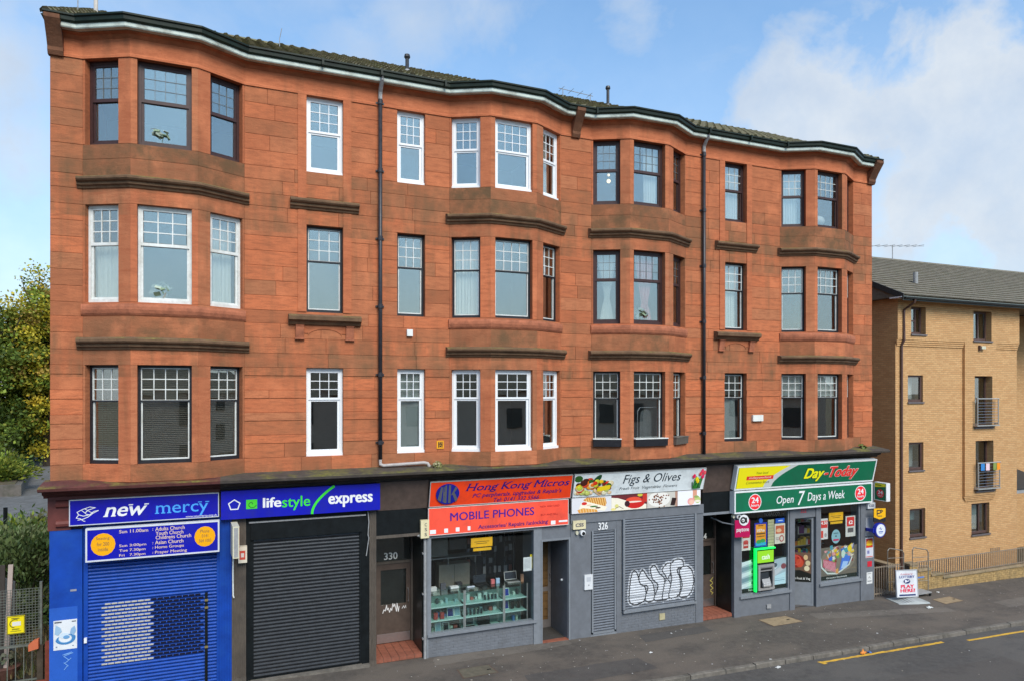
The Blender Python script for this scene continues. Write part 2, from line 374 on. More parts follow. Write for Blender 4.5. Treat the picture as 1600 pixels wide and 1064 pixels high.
def panel(name, label, cat, x0, x1, z0, z1, y, col, tilt=0, thick=.05, border=None, bw=.03, group=None, rotz=0, mat=None):
    """a flat board: origin at its lower corner, face towards -y, top leaning out by tilt"""
    o = thing(name, label, cat, (x0, y, z0), group, (tilt, 0, rotz)); o['W'] = x1-x0; o['H'] = (z1-z0)/math.cos(tilt)
    W, H = o['W'], o['H']; i = bw if border else 0
    MB().box(i, W-i, 0, thick, i, H-i).build('board', mat or M('board_%02x%02x%02x' % tuple(int(max(0, min(1, c))*255) for c in col[:3]), col, .4, .10, 2.5, .03, dirt=tuple(c*.66+.012 for c in col[:3]), stretch=(1, 1, .35)), o, loc=(0, 0, 0))
    if border:
        fb = MB()
        for a in ((0, W, 0, bw), (0, W, H-bw, H), (0, bw, bw, H-bw), (W-bw, W, bw, H-bw)): fb.box(a[0], a[1], -.008, thick+.002, a[2], a[3])
        fb.build('border', MC(border), o, loc=(0, 0, 0))
    return o
# ================================================================== setting: ground, road, pavement
def strip(name, xs, y0f, y1f, dz, mat):
    mb = MB()
    for a, b_ in zip(xs, xs[1:]):
        mb.face([(a, y0f(a), zg(a)+dz), (b_, y0f(b_), zg(b_)+dz), (b_, y1f(b_), zg(b_)+dz), (a, y1f(a), zg(a)+dz)])
    mb.fix = False
    return struct(mb.build(name, mat))
kY = lambda x: -3.12-.012*(max(-6, min(60, x))-12.6)
XS = [-600, -60, -6, 0, 6, 12, 18, 24, 30, 40, 60, 600]
def asphalt(name, col, patch, chips):
    m, nt, b = pm(name)
    big = noise(nt, .7, 6, .65, stretch=(.6, 1, 1)); mid = noise(nt, 6, 6, .7); fine = noise(nt, 90, 3, .7); sp = noise(nt, 38, 2, .5)
    c = ramp(nt, mid, [(.3, sc(col, .72)), (.7, sc(col, 1.3))])
    c = mixc(nt, ramp(nt, big, [(.45, (0, 0, 0)), (.58, (.85, .85, .85))]), c, patch)
    c = mixc(nt, ramp(nt, fine, [(.35, (.5, .5, .5)), (.6, (0, 0, 0))]), c, sc(col, .4))
    c = mixc(nt, ramp(nt, sp, [(chips, (0, 0, 0)), (chips+.03, (.7, .7, .7))]), c, (.45, .42, .38))
    nt.links.new(c, b.inputs['Base Color']); b.inputs['Roughness'].default_value = .85
    bump(nt, b, math_n(nt, 'ADD', fine, math_n(nt, 'MULTIPLY', mid, .5)), .5, .012)
asphalt('asphalt_road', (.082, .075, .069), (.118, .107, .096), .79)
asphalt('asphalt_pavement', (.098, .082, .068), (.155, .126, .10), .76)
M('kerb_stone', (.155, .137, .115), .9, .3, 7, .4, dirt=(.06, .055, .045))
M('yellow_paint', (.62, .36, .04), .8, .25, 9, .3, dirt=(.28, .17, .05))
M('earth', (.10, .075, .045), .95, .4, 3, .6, dirt=(.06, .09, .03))
M('lane_paving', (.13, .125, .12), .9, .25, 2, .4, dirt=(.07, .07, .05))
strip('road', XS, lambda x: -13.5, lambda x: kY(x), -.10, 'asphalt_road')
pv = strip('pavement', XS, lambda x: kY(x)+.13, lambda x: 1.35, 0, 'asphalt_pavement')
strip('far_pavement', XS, lambda x: -30, lambda x: -13.5, .0, 'asphalt_pavement')
strip('ground', [-600, -60, -6, 0, 12, 24, 40, 60, 600], lambda x: -400, lambda x: 700, -.16, 'earth')
kx = 3.0; i = 0
while kx < 48:                                                # kerb stones, each its own
    L = .88+random.random()*.16; mb = MB(); a, b_ = kx+.010, kx+L-.010
    dz = random.uniform(-.012, .012)
    for xa, xb in ((a, b_),):
        n = len(mb.v)
        for x in (xa, xb):
            z = zg(x)+dz; y = kY(x)
            mb.v += [(x, y, z-.18), (x, y+.012, z-.012), (x, y+.03, z+.004), (x, y+.135, z+.006), (x, y+.135, z-.18)]
        for j in range(5): k2 = (j+1) % 5; mb.f.append((n+j, n+k2, n+5+k2, n+5+j)); mb.c.append(None)
        mb.f += [(n+4, n+3, n+2, n+1, n), (n+5, n+6, n+7, n+8, n+9)]; mb.c += [None, None]
    mb.build('kerb_stone', 'kerb_stone', pv); kx += L; i += 1
def sheet(name, pts, dz, mat):
    mb = MB(); mb.fix = False; out = []
    for (a, b_), (c, d) in zip(pts, pts[1:]+pts[:1]):
        for k in range(8): t_ = k/8; out.append((a+(c-a)*t_+random.uniform(-.02, .02), b_+(d-b_)*t_+random.uniform(-.02, .02)))
    mb.face([(x, y, zg(x)+dz) for x, y in out]); return struct(mb.build(name, mat))
asphalt('tarmac_dark', (.080, .071, .064), (.10, .088, .078), .79); asphalt('tarmac_worn', (.14, .12, .10), (.19, .16, .13), .77)
sheet('pavement_patch', [(9.6, -2.6), (12.9, -2.5), (12.8, -1.75), (9.7, -1.8)], .004, 'tarmac_dark'); sheet('pavement_patch', [(19.6, -1.0), (24.4, -1.9), (24.5, -1.45), (19.7, -.5)], .004, 'tarmac_worn')
sheet('pavement_patch', [(7.9, -.55), (10.9, -.45), (11.7, -.36), (11.7, -.07), (8, -.07)], .004, 'tarmac_worn'); sheet('pavement_patch', [(26.5, -2.2), (34, -2.0), (34, -1.5), (26.6, -1.6)], .004, 'tarmac_worn')
sheet('road_patch', [(14.5, -6.2), (22.0, -6.0), (22.1, -4.7), (14.6, -4.8)], -.096, 'tarmac_dark'); sheet('pavement_patch', [(13.6, -.9), (15.9, -.8), (15.9, -.35), (13.7, -.4)], .004, 'tarmac_dark')
def road_line(x0, x1, dy, wd):
    mb = MB(); mb.fix = False; xs = [x0+(x1-x0)*k/40 for k in range(41)]
    ed = [(random.uniform(-.012, .012), random.uniform(-.012, .012)) for _ in xs]
    for k in range(40):
        a, b_ = xs[k], xs[k+1]; mb.face([(a, kY(a)-dy-wd+ed[k][0], zg(a)-.096), (b_, kY(b_)-dy-wd+ed[k+1][0], zg(b_)-.096), (b_, kY(b_)-dy+ed[k+1][1], zg(b_)-.096), (a, kY(a)-dy+ed[k][1], zg(a)-.096)])
    return mb.build('yellow_line', 'yellow_paint')
tag(road_line(17.15, 21.6, .16, .095), 'worn yellow line painted beside the kerb, ending with a cross bar', 'road marking')
tag(road_line(22.4, 46, .30, .10), 'long yellow line on the road outside the pale brick flats', 'road marking')
mb = MB(); mb.fix = False; mb.face([(17.15, kY(17)-.33, zg(17.15)-.095), (17.27, kY(17)-.33, zg(17.27)-.095), (17.22, kY(17)-.15, zg(17.2)-.095), (17.10, kY(17)-.15, zg(17.1)-.095)])
tag(mb.build('yellow_line', 'yellow_paint'), 'short cross bar at the end of the worn yellow line', 'road marking')

# ================================================================== the red sandstone tenement
TEN = thing('tenement_building', 'four storey red sandstone tenement with bay windows above a row of shops', 'building', (11.5, 0, 0))
MAT_OFF = (11.5, 0, 0)
BAYS = [2.12, 9.985, 14.01, 20.62]; BD, BM, BH = .48, .63, 1.55
XE = 23.0
pl = [(0, 0)]
facets = []; x = 0
for c in BAYS:
    p = [(c-BH, 0), (c-BM, -BD), (c+BM, -BD), (c+BH, 0)]
    facets.append(('flat', (x, 0), p[0])); facets += [('side_a', p[0], p[1]), ('mid', p[1], p[2]), ('side_b', p[2], p[3])]
    pl += p; x = c+BH
facets.append(('flat', (x, 0), (XE, 0))); pl.append((XE, 0))
LV = [(5.10, 7.14), (8.42, 10.43), (11.66, 13.42)]            # sill and head of the three upper storeys
FLATW = {'A': (5.0, 5.83), 'B': (7.12, 7.81), 'C': (16.955, 17.775)}
low = [4.74, 5.10]; z = 5.10
for k in range(8): z += (.325, .185)[k % 2]; low.append(round(z, 3))
low[-1] = 7.14
FC = low + [7.46, 7.80, 8.13, 8.42] + [8.42+k*.335 for k in range(1, 6)] + [10.43, 10.76, 11.05, 11.36, 11.66] + [11.66+k*.352 for k in range(1, 5)] + [13.42]
BC = [4.74, 5.10, 7.14, 7.46, 7.68, 8.13, 8.42, 10.43, 10.76, 10.98, 11.36, 11.66, 13.42]
blocks = []                                                    # (area, facet index, args)
WINS = []
inner = MB()
for fi, (kind, p0, p1) in enumerate(facets):
    L = math.hypot(p1[0]-p0[0], p1[1]-p0[1]); ang = math.atan2(p1[1]-p0[1], p1[0]-p0[0])
    ops = []
    if kind == 'flat':
        for k, (a, b_) in FLATW.items():
            if p0[0] < a < p1[0]:
                for li, (s0, s1) in enumerate(LV): ops.append((a-p0[0], b_-p0[0], s0, s1, li, k))
    else:
        a, b_ = {'side_a': (.05, .775), 'mid': (.125, 1.135), 'side_b': (.265, .99)}[kind]
        for li, (s0, s1) in enumerate(LV): ops.append((a, b_, s0, s1, li, kind))
    Mx = Matrix.Translation((p0[0], p0[1], 0)) @ Matrix.Rotation(ang, 4, 'Z')
    for o_ in ops: WINS.append((fi, Mx, ang, p0, o_))
    # backing wall with openings
    ss = sorted({0, L} | {round(o_[0]-.004, 4) for o_ in ops} | {round(o_[1]+.004, 4) for o_ in ops}); zs = sorted({4.62, 13.95} | {o_[2]-.004 for o_ in ops} | {o_[3]+.004 for o_ in ops})
    mb = MB()
    for a, b_ in zip(ss, ss[1:]):
        run = None
        for c, d in zip(zs, zs[1:]):
            solid = not any(o_[0]-.005 < (a+b_)/2 < o_[1]+.005 and o_[2] < (c+d)/2 < o_[3] for o_ in ops)
            if solid: run = (run[0], d) if run else (c, d)
            if (not solid or d == zs[-1]) and run: mb.box(a, b_, .014, .34, run[0], run[1]); run = None
    mb.move(Mx); inner.v, inner.f, inner.c, n0 = inner.v+mb.v, inner.f+[tuple(len(inner.v)+i for i in q) for q in mb.f], inner.c+mb.c, 0
    for ci, (c, d) in enumerate(zip((BC if kind != 'flat' else FC), (BC if kind != 'flat' else FC)[1:])):
        cuts = sorted((o_[0], o_[1]) for o_ in ops if o_[2] < (c+d)/2 < o_[3])
        iv = []; a = 0
        for q in cuts: iv.append((a, q[0])); a = q[1]
        iv.append((a, L))
        for a, b_ in iv:
            if b_-a < .03: continue
            tgt = .95 if kind == 'flat' else 1.3
            n = max(1, round((b_-a)/tgt)) if b_-a > .75 else 1
            if n == 1 and b_-a > .6 and kind == 'flat' and random.random() < .35: n = 2
            br = [a] + sorted(a+(b_-a)*(k+random.uniform(-.28, .28))/n for k in range(1, n)) + [b_]
            for s0, s1 in zip(br, br[1:]):
                narrow = kind == 'flat' and c > 5.09 and d < 7.15 and (d-c) < .25
                proud = .016 if narrow else random.uniform(0, .006)
                wth = random.random()**3*.35; rr = random.random()*(.75 if c > 11 else .9 if c > 8 else .85)+(.2 if c < 7 else 0); hb_ = random.random()**2.5
                if kind != 'flat' and 10.97 < c < 11.6: wth = random.choice((.85, .95, 1.0, .5))
                elif kind != 'flat' and 7.67 < c < 8.1: wth = random.choice((.55, .25, .8, .05))
                elif kind == 'flat' and 10.7 < c < 11.7 and random.random() < .25: wth = .55
                elif c < 4.8: wth = random.choice((.1, .3, .6, .8))
                elif kind == 'flat' and p0[0] == 0 and c > 11: wth = random.uniform(.3, .7)
                g = .0022
                blocks.append(((s1-s0)*(d-c), Mx, (s0+(g if s0 > 0 else 0), s1-(g if s1 < L else 0), -proud, .15, c+g, d-g), (min(1, rr), wth, hb_), kind))
inner.build('backing_wall', 'mortar', TEN)
blocks.sort(key=lambda q: -q[0])
rest = MB()
for i, (ar, Mx, bx, col, kind) in enumerate(blocks):
    mb = MB().block(*bx, .005 if kind == 'flat' else .003, col).move(Mx)
    mb.fix = False
    if i < 300: mb.build('stone', 'sandstone' if kind == 'flat' else 'sandstone_smooth', TEN)
    else:
        n = len(rest.v); rest.v += mb.v; rest.f += [tuple(n+j for j in q) for q in mb.f]; rest.c += mb.c
rest.fix = False
struct(rest.build('ashlar', 'sandstone', TEN), 'stuff')
# frieze under the eaves and eaves cornice, gutter, painted board
MB().sweep(pl, [(-.1, 13.42), (.028, 13.42), (.028, 13.47), (.02, 13.49), (.02, 13.80), (-.1, 13.80)], (.55, .05, 0)).build('frieze', 'sandstone_smooth', TEN)
MB().sweep(pl, [(-.1, 13.80), (.03, 13.80), (.06, 13.83), (.09, 13.86), (.16, 13.88), (.16, 13.92), (-.1, 13.92)], (.4, .5, 0)).build('eaves_cornice', 'sandstone_smooth', TEN)
ple = [(-.06, 0)] + pl[1:-1] + [(XE+.1, 0)]
MB().sweep(pl, [(.02, 13.90), (.27, 13.90), (.285, 13.92), (.285, 14.0), (.02, 14.0)]).build('eaves_board', 'soffit_paint', TEN)
MB().sweep(ple, [(.17, 14.0), (.31, 14.0), (.335, 14.03), (.34, 14.10), (.37, 14.12), (.37, 14.155), (.335, 14.155), (.325, 14.06), (.2, 14.06), (.17, 14.12)]).build('gutter', 'gutter_iron', TEN)
for x0 in (.9, 3.3, 5.3, 6.64, 8.2, 10.9, 12.4, 15.2, 16.1, 17.6, 19.0, 21.9):
    MB().box(x0, x0+.05, -.415, -.2, 14.0, 14.155).build('gutter_bracket', 'gutter_iron', TEN) if not any(abs(x0-c) < BH-.1 for c in BAYS) else None
# roof: pantiled front slope, plain rear slope, tiled skirts over the bays
RY, RZ, EY, EZ = 5.0, 16.80, -.30, 14.10
sl = (RZ-EZ)/(RY-EY); tiles = MB(); tiles.fix = False
nr = 14; nc = 78
for r in range(nr):
    ya, yb = EY+(RY-EY)*r/nr, EY+(RY-EY)*(r+1.08)/nr; za, zb = EZ+sl*(ya-EY)+.06, EZ+sl*(yb-EY)
    for c in range(nc):
        x0 = -.12+(XE+.24)*c/nc; wd = (XE+.24)/nc; j = random.uniform(-.006, .006)
        prof = [(0, 0), (.18, .07), (.42, .085), (.62, .02), (1, 0)]
        for (a, ha), (b_, hb) in zip(prof, prof[1:]):
            tiles.face([(x0+a*wd, ya, za+ha+j), (x0+b_*wd, ya, za+hb+j), (x0+b_*wd, yb, zb+hb+j), (x0+a*wd, yb, zb+ha+j)])
            tiles.face([(x0+a*wd, ya+.07, za+ha*.3-.03), (x0+b_*wd, ya+.07, za+hb*.3-.03), (x0+b_*wd, ya, za+hb+j), (x0+a*wd, ya, za+ha+j)])
struct(tiles.build('roof_tiles', 'tile_roof', TEN), 'stuff')
rf = MB().prism([(EY, EZ-.02), (RY, RZ-.03), (2*RY+.3, EZ-.02)], 'x', -.1, XE+.1).build('roof', 'tile_roof', TEN)
MB().prism([(RY-.16, RZ-.03), (RY-.06, RZ+.07), (RY+.06, RZ+.07), (RY+.16, RZ-.03)], 'x', -.12, XE+.12).build('ridge', 'tile_roof', TEN)
for c in BAYS:
    mb = MB(); o = .30
    A = [(c-BH-.1, -.28, 14.12), (c-BM-.09, -BD-o, 14.12), (c+BM+.09, -BD-o, 14.12), (c+BH+.1, -.28, 14.12)]; B = [(c-BM*.8, .75, EZ+sl*1.05+.06), (c+BM*.8, .75, EZ+sl*1.05+.06)]
    mb.face([A[0], A[1], B[0]]); mb.face([A[1], A[2], B[1], B[0]]); mb.face([A[2], A[3], B[1]]); mb.face([A[0], B[0], B[1], A[3]])
    mb.build('bay_roof', 'tile_roof', TEN)
# hood moulds over the bay windows and over the single windows
HOOD = lambda z, k=1: [(-.05, z-.23), (.03, z-.23), (.05, z-.19), (.09, z-.17), (.10, z-.12), (.15, z-.10), (.175, z-.07), (.175, z-.03), (.12, z), (-.05, z+.03)]
for c in BAYS:
    p = [(c-BH-.10, .0), (c-BH, 0), (c-BM, -BD), (c+BM, -BD), (c+BH, 0), (c+BH+.10, 0)]
    for z in (10.985, 7.685): MB().sweep(p, HOOD(z)).build('hood_mould', 'hood_stone', TEN)
    p = p[1:-1]; p = [(p[0][0]-.03, 0)]+p+[(p[-1][0]+.03, 0)]
    MB().sweep(p, [(-.05, 8.13), (.015, 8.15), (.04, 8.19), (.06, 8.26), (.058, 8.32), (.04, 8.37), (-.05, 8.40)]).build('sill_course', 'sill_stone', TEN)
for x0, x1 in (FLATW['A'], FLATW['C']):
    MB().sweep([(x0-.36, 0), (x1+.36, 0)], HOOD(11.01)).build('hood_mould', 'hood_stone', TEN)
    MB().sweep([(x0-.40, 0), (x1+.40, 0)], [(-.05, 8.10), (.07, 8.12), (.12, 8.18), (.20, 8.22), (.21, 8.30), (.15, 8.34), (-.05, 8.37)]).build('sill', 'hood_stone', TEN)
    for s in (x0-.24, x1+.06):
        b0 = MB(); b0.prism([(-.003, 7.80), (-.05, 7.82), (-.06, 7.86), (-.10, 8.06), (-.13, 8.11), (-.003, 8.11)], 'x', s, s+.18); b0.box(s-.015, s+.195, -.075, 0, 7.785, 7.82); b0.build('bracket', 'sill_stone', TEN)
    # carved apron between the brackets
    ap = MB(); xm = (x0+x1)/2; n = 14
    top = [(xm+.38*math.cos(math.pi*k/n), 7.86+.17*math.sin(math.pi*k/n)) for k in range(n+1)]
    for (a, za), (b_, zb) in zip(top, top[1:]): ap.face([(a, -.02, za), (b_, -.02, zb), (b_, -.02, 8.11), (a, -.02, 8.11)], (.45, .1, 0)); ap.face([(a, -.02, za), (b_, -.02, zb), (b_, .0, zb-.012), (a, .0, za-.012)], (.45, .1, 0))
    for a, b_ in ((x0-.06, xm-.38), (xm+.38, x1+.06)):
        ap.face([(min(a, b_), -.02, 7.93), (max(a, b_), -.02, 7.93), (max(a, b_), -.02, 8.11), (min(a, b_), -.02, 8.11)], (.45, .1, 0))
    ap.fix = False; ap.build('apron', 'sandstone_smooth', TEN)
    for s in (x0-.19, x1+.0):
        for za, zb in ((8.42, 10.76), (11.02, 13.42)): MB().box(s+.0, s+.19, -.024, .05, za, zb, (.55, .1, 0)).build('margin', 'sandstone_smooth', TEN)
ledge('skew', (.15, .062, .03), (.10, .09, .03), .3)
for x0, x1 in ((-.03, .24), (11.84, 12.08), (XE-.24, XE+.06)):   # corbelled skew stones at the wall heads
    yb = -.40
    MB().prism([(.05, 13.40), (-.06, 13.40), (-.10, 13.48), (-.10, 13.55), (-.20, 13.72), (yb, 14.0), (yb, 14.08), (.05, 14.2)], 'x', x0, x1).build('skew_stone', 'skew', TEN)
# shop cornice
for x0, x1, mt in ((-.1, 3.18, 'cornice_maroon'), (3.18, XE+.16, 'cornice_dark')):
    MB().sweep([(x0, 0), (x1, 0)], [(-.1, 4.44), (.06, 4.44), (.09, 4.49), (.20, 4.53), (.22, 4.58), (.40, 4.61), (.52, 4.62), (.55, 4.635), (.56, 4.69), (.48, 4.72), (-.1, 4.80)]).build('shop_cornice', mt, TEN)
# other walls, floors, partitions (rooms behind the windows)
mb = MB()
for x0 in (0.02, XE-.32): mb.box(x0, x0+.3, .34, 9.8, .0, 14.08)
mb.box(.02, XE-.02, 9.8, 10.1, -.3, 14.1); mb.build('rear_wall', 'sandstone', TEN)
mb = MB()
for z in (4.36, 7.62, 10.88, 13.86): mb.box(.32, XE-.32, .35, 9.8, z, z+.12)
mb.build('floor_slab', 'room_floor', TEN)
mb = MB(); mb.box(.34, XE-.34, 4.6, 4.7, 4.5, 13.85)
for xx in (4.2, 6.5, 8.0, 11.98, 15.9, 18.5): mb.box(xx, xx+.1, .36, 4.6, 4.5, 13.85)
mb.build('inner_wall', 'room_wall', TEN)

# ------------------------------------------------------------------ windows
STY = {'u': ('white_upvc', 'white_upvc', .055, .05, .016), 'w': ('white_wood', 'white_wood', .05, .045, .022), 'b': ('brown_wood', 'lead_strip', .06, .05, .009), 'k': ('black_wood', 'white_wood', .05, .028, .018), 'bw': ('brown_wood', 'white_wood', .05, .045, .014)}
def box_ring(mb, x0, x1, z0, z1, t, y0, y1, tb=None):
    tb = tb or t
    mb.box(x0, x0+t, y0, y1, z0, z1).box(x1-t, x1, y0, y1, z0, z1).box(x0+t, x1-t, y0, y1, z0, z0+tb).box(x0+t, x1-t, y0, y1, z1-t, z1); return mb
_pm = {}
def pane(parent, x0, x1, z0, z1, y, mat='window_glass', t=.004):
    key = (round(x1-x0, 3), round(z1-z0, 3), mat)
    if key not in _pm: _pm[key] = MB().box(-(x1-x0)/2, (x1-x0)/2, 0, t, -(z1-z0)/2, (z1-z0)/2).mesh('pane', mat)
    return link('pane', _pm[key], parent, ((x0+x1)/2, y, (z0+z1)/2), (random.uniform(-.006, .006), 0, random.uniform(-.006, .006)))
def window(Mx, ang, s0, s1, z0, z1, sty, frac, nc, recess=.11, parent=TEN, nrow=3):
    fm, bm_, ft, st, bt = STY[sty]; wd, h = s1-s0, z1-z0
    loc = Mx @ Vector((s0, recess, z0)); off = Vector(MAT_OFF) if parent is TEN else Vector(parent.location)
    o = box_ring(MB(), 0, wd, 0, h, ft, 0, .10, ft*1.5).build('window', fm, parent, loc=tuple(loc-off), rot=(0, 0, ang))
    zr = h*(1-frac); a, b_ = ft, wd-ft
    us = 'white_wood' if sty == 'k' else fm
    su = st if sty != 'k' else .02
    box_ring(MB(), a, b_, zr, h-ft, su, .012, .055).build('sash', us, o, loc=(0, 0, 0))
    box_ring(MB(), a, b_, ft*1.5, zr+.02, st if sty != 'u' else .06, .035, .08).build('sash', 'white_wood' if sty == 'k' else fm, o, loc=(0, 0, 0))
    if sty in 'kbw': MB().box(a, b_, .008, .06, zr-.022, zr+.012).build('meeting_rail', fm, o, loc=(0, 0, 0))
    if sty == 'u': MB().box(-.01, wd+.012, -.05, .0, -.005, .06).build('sill', fm, o, loc=(0, 0, 0))
    x0, x1, q0, q1 = a+su, b_-su, zr+su, h-ft-su
    for c in range(nc):
        xa, xb = x0+(x1-x0)*c/nc, x0+(x1-x0)*(c+1)/nc
        for r in range(nrow):
            za, zb = q0+(q1-q0)*r/nrow, q0+(q1-q0)*(r+1)/nrow
            pane(o, xa+bt/2, xb-bt/2, za+bt/2, zb-bt/2, .032)
        if c: MB().box(xa-bt/2, xa+bt/2, .02, .045, q0, q1).build('glazing_bar', bm_, o, loc=(0, 0, 0))
    for r in range(1, nrow):
        za = q0+(q1-q0)*r/nrow; MB().box(x0, x1, .022, .043, za-bt/2, za+bt/2).build('glazing_bar', bm_, o, loc=(0, 0, 0))
    sl_ = st if sty != 'u' else .06
    pane(o, a+sl_, b_-sl_, ft*1.5+sl_, zr+.02-sl_, .055)
    return o
FR = (.36, .40, .46)
BST = {0: 'kwb', 1: 'uku', 2: 'kbb', 3: 'kkd'}                # style by bay and storey
WPOS = {}
for fi, Mx, ang, p0, (s0, s1, z0, z1, li, kind) in WINS:
    if kind in FLATW: sty = {'A': 'uku', 'B': 'uku', 'C': 'kkd'}[kind][li]; nc = 3
    else:
        bi = min(range(4), key=lambda k: abs(BAYS[k]-(p0[0]+.4))); sty = BST[bi][li]; nc = 3
        if kind == 'mid': nc = {0: (4, 3, 4), 1: (3, 4, 4), 2: (4, 4, 4), 3: (4, 4, 4)}[bi][li]
        kind = '%d%s' % (bi+1, kind)
    if sty == 'd': sty = 'bw'
    WPOS[(kind, li)] = (Mx, ang, s0, s1, z0, z1)
    window(Mx, ang, s0, s1, z0, z1, sty, FR[li], nc, recess=.10 if sty in 'uw' else .14)

M('frost', (.50, .54, .52), .8, .05, 3, 0)
# things seen behind the panes
def drape(key, name, label, a0, a1, b0, b1, mat, cat='curtain', group=None, waist=None, depth=.30, folds=9):
    """cloth hung behind a window: a0,a1 = share of the width, b0,b1 = share of the height; waist = (height share, width share)"""
    Mx, ang, s0, s1, z0, z1 = WPOS[key]; wd, h = s1-s0, z1-z0; mb = MB(); mb.fix = False; nx, nz = 40, 14
    cx = (a0+a1)/2
    def pt(i, j):
        t, q = i/nx, j/nz; k = 1
        if waist: k = waist[1]+(1-waist[1])*min(1, abs(q-waist[0])/(1-waist[0] if q > waist[0] else waist[0]*1.6))**.8
        xx = cx+(a0-cx+(a1-a0)*t)*k; ph = t*folds*2*math.pi
        return (s0+xx*wd, depth+.022*k*math.sin(ph)+.012*math.sin(ph*1.7+j*.2), z0+(b0+(b1-b0)*q)*h)
    for i in range(nx):
        for j in range(nz): mb.face([pt(i, j), pt(i+1, j), pt(i+1, j+1), pt(i, j+1)])
    mb.move(Mx); base = Mx @ Vector((s0+wd*cx, depth, z0+b0*h))
    me = mb.mesh(name, mat, True, base); o = link(name, me, None, base); tag(o, label, cat, group); return o
drape(('1side_a', 1), 'curtain', 'white net curtain in the white sash window beside the building corner', .0, .98, 0, .62, 'net_curtain')
drape(('1side_b', 1), 'curtain', 'white net curtain across the bay pane facing the bracketed window with blue sky in it', .0, .85, 0, .98, 'net_curtain')
drape(('2side_a', 1), 'curtain', 'full white curtain in black framed bay window above orange shop sign', .02, .98, 0, 1, 'net_curtain')
drape(('2side_b', 1), 'curtain', 'bright narrow curtain in the turned pane of the black framed bay', .0, .35, 0, 1, 'net_curtain')
drape(('2side_b', 2), 'curtain', 'white curtain in the top storey bay pane with broken leading', .0, .75, 0, 1, 'net_curtain')
drape(('3side_a', 1), 'curtain', 'white curtain gathered at the waist in brown framed window', .15, .9, .02, .98, 'net_curtain', waist=(.38, .22))
drape(('3mid', 1), 'curtain', 'pink curtain gathered at the waist behind the middle pane', .22, .85, .02, .98, 'pink_curtain', waist=(.3, .3))
drape(('3mid', 2), 'curtain', 'pale curtain drawn half across top storey middle bay window', .5, 1.0, 0, 1, 'net_curtain')
drape(('C', 1), 'curtain', 'white curtain swept aside in the bracketed window beside the drainpipe', .0, .75, 0, .98, 'net_curtain')
drape(('C', 2), 'curtain', 'pale curtain in the single top storey window near the drainpipe', .35, 1, 0, .98, 'net_curtain')
drape(('B', 0), 'roller_blind', 'pale frosted blind filling the narrow white first floor window', .0, 1, 0, 1, 'frost', 'blind', depth=.24, folds=1)
drape(('C', 0), 'roller_blind', 'pale blind filling the first floor window beside the white box', .0, .72, 0, .64, 'frost', 'blind', depth=.24, folds=1)
drape(('4side_a', 2), 'curtain', 'white curtain in the end bay window just under the eaves', .1, .75, 0, .98, 'net_curtain')
for k in ('4side_a', '4mid'):
    drape((k, 0), 'roller_blind', 'white blind pulled halfway down a first floor end bay window', .0, 1, .66, 1, 'net_curtain', 'blind', 'half drawn white blinds', depth=.27, folds=1)
for k, lab in (('1side_a', 'dark slatted blind in the bay window beside the building corner'), ('1mid', 'dark slatted blind in the wide black framed bay window'), ('1side_b', 'dark slatted blind in the black framed bay pane facing the white window')):
    Mx, ang, s0, s1, z0, z1 = WPOS[(k, 0)]; mb = MB(); n = 46
    for j in range(n):
        zz_ = z0+.12+(z1-z0-.2)*j/n; mb.prism([(.27, zz_), (.30, zz_+.016), (.302, zz_+.014), (.272, zz_-.002)], 'x', s0+.04, s1-.04)
    for q in (.25, .75): mb.box(s0+(s1-s0)*q, s0+(s1-s0)*q+.006, .262, .266, z0+.1, z1-.05)
    mb.move(Mx); base = Mx @ Vector((s0, .28, z0)); tag(link('venetian_blind', mb.mesh('venetian_blind', 'blind_slat', False, base), None, base), lab, 'blind', 'slatted blinds in the first floor bay')
# sill plants
def leafclump(mb, c, n, r, size, cols, up=.5):
    for _ in range(n):
        d = Vector((random.gauss(0, 1), random.gauss(0, 1), random.gauss(0, 1)+up)).normalized(); p = Vector(c)+d*r*random.random()**.4
        t = d.cross(Vector((random.random()-.5, random.random()-.5, random.random()))).normalized(); s = size*random.uniform(.6, 1.3); q = d.cross(t)*s*.45
        col = random.choice(cols); k = random.uniform(.7, 1.25); col = tuple(min(1, v*k) for v in col)
        mb.face([p, p+t*s*.5+q, p+t*s, p+t*s*.5-q], col)
M('pot_white', (.7, .7, .66), .4, .05, 5, 0)
for key, lab, nn in ((('1mid', 2), 'pale pot plant with spiky leaves on top storey sill', 46), (('3mid', 1), 'leafy pot plant on the sill beneath the pink curtain', 60), (('1mid', 1), 'trailing pale green plant on the white sash window sill', 60)):
    Mx, ang, s0, s1, z0, z1 = WPOS[key]; b0 = Mx @ Vector(((s0+s1)/2-.1, .30, z0+.06)); t = thing('potted_plant', lab, 'plant', tuple(b0))
    MB().tube([b0, b0+Vector((0, 0, .12))], [.06, .085], 14).build('pot', 'pot_white', t)
    mb = MB(); mb.fix = False; leafclump(mb, b0+Vector((0, 0, .2)), nn, .2, .16, [(.45, .52, .42), (.55, .58, .5), (.3, .4, .26)], 1.2); mb.build('foliage', 'leaf', t)
Mx, ang, s0, s1, z0, z1 = WPOS[('3side_a', 2)]
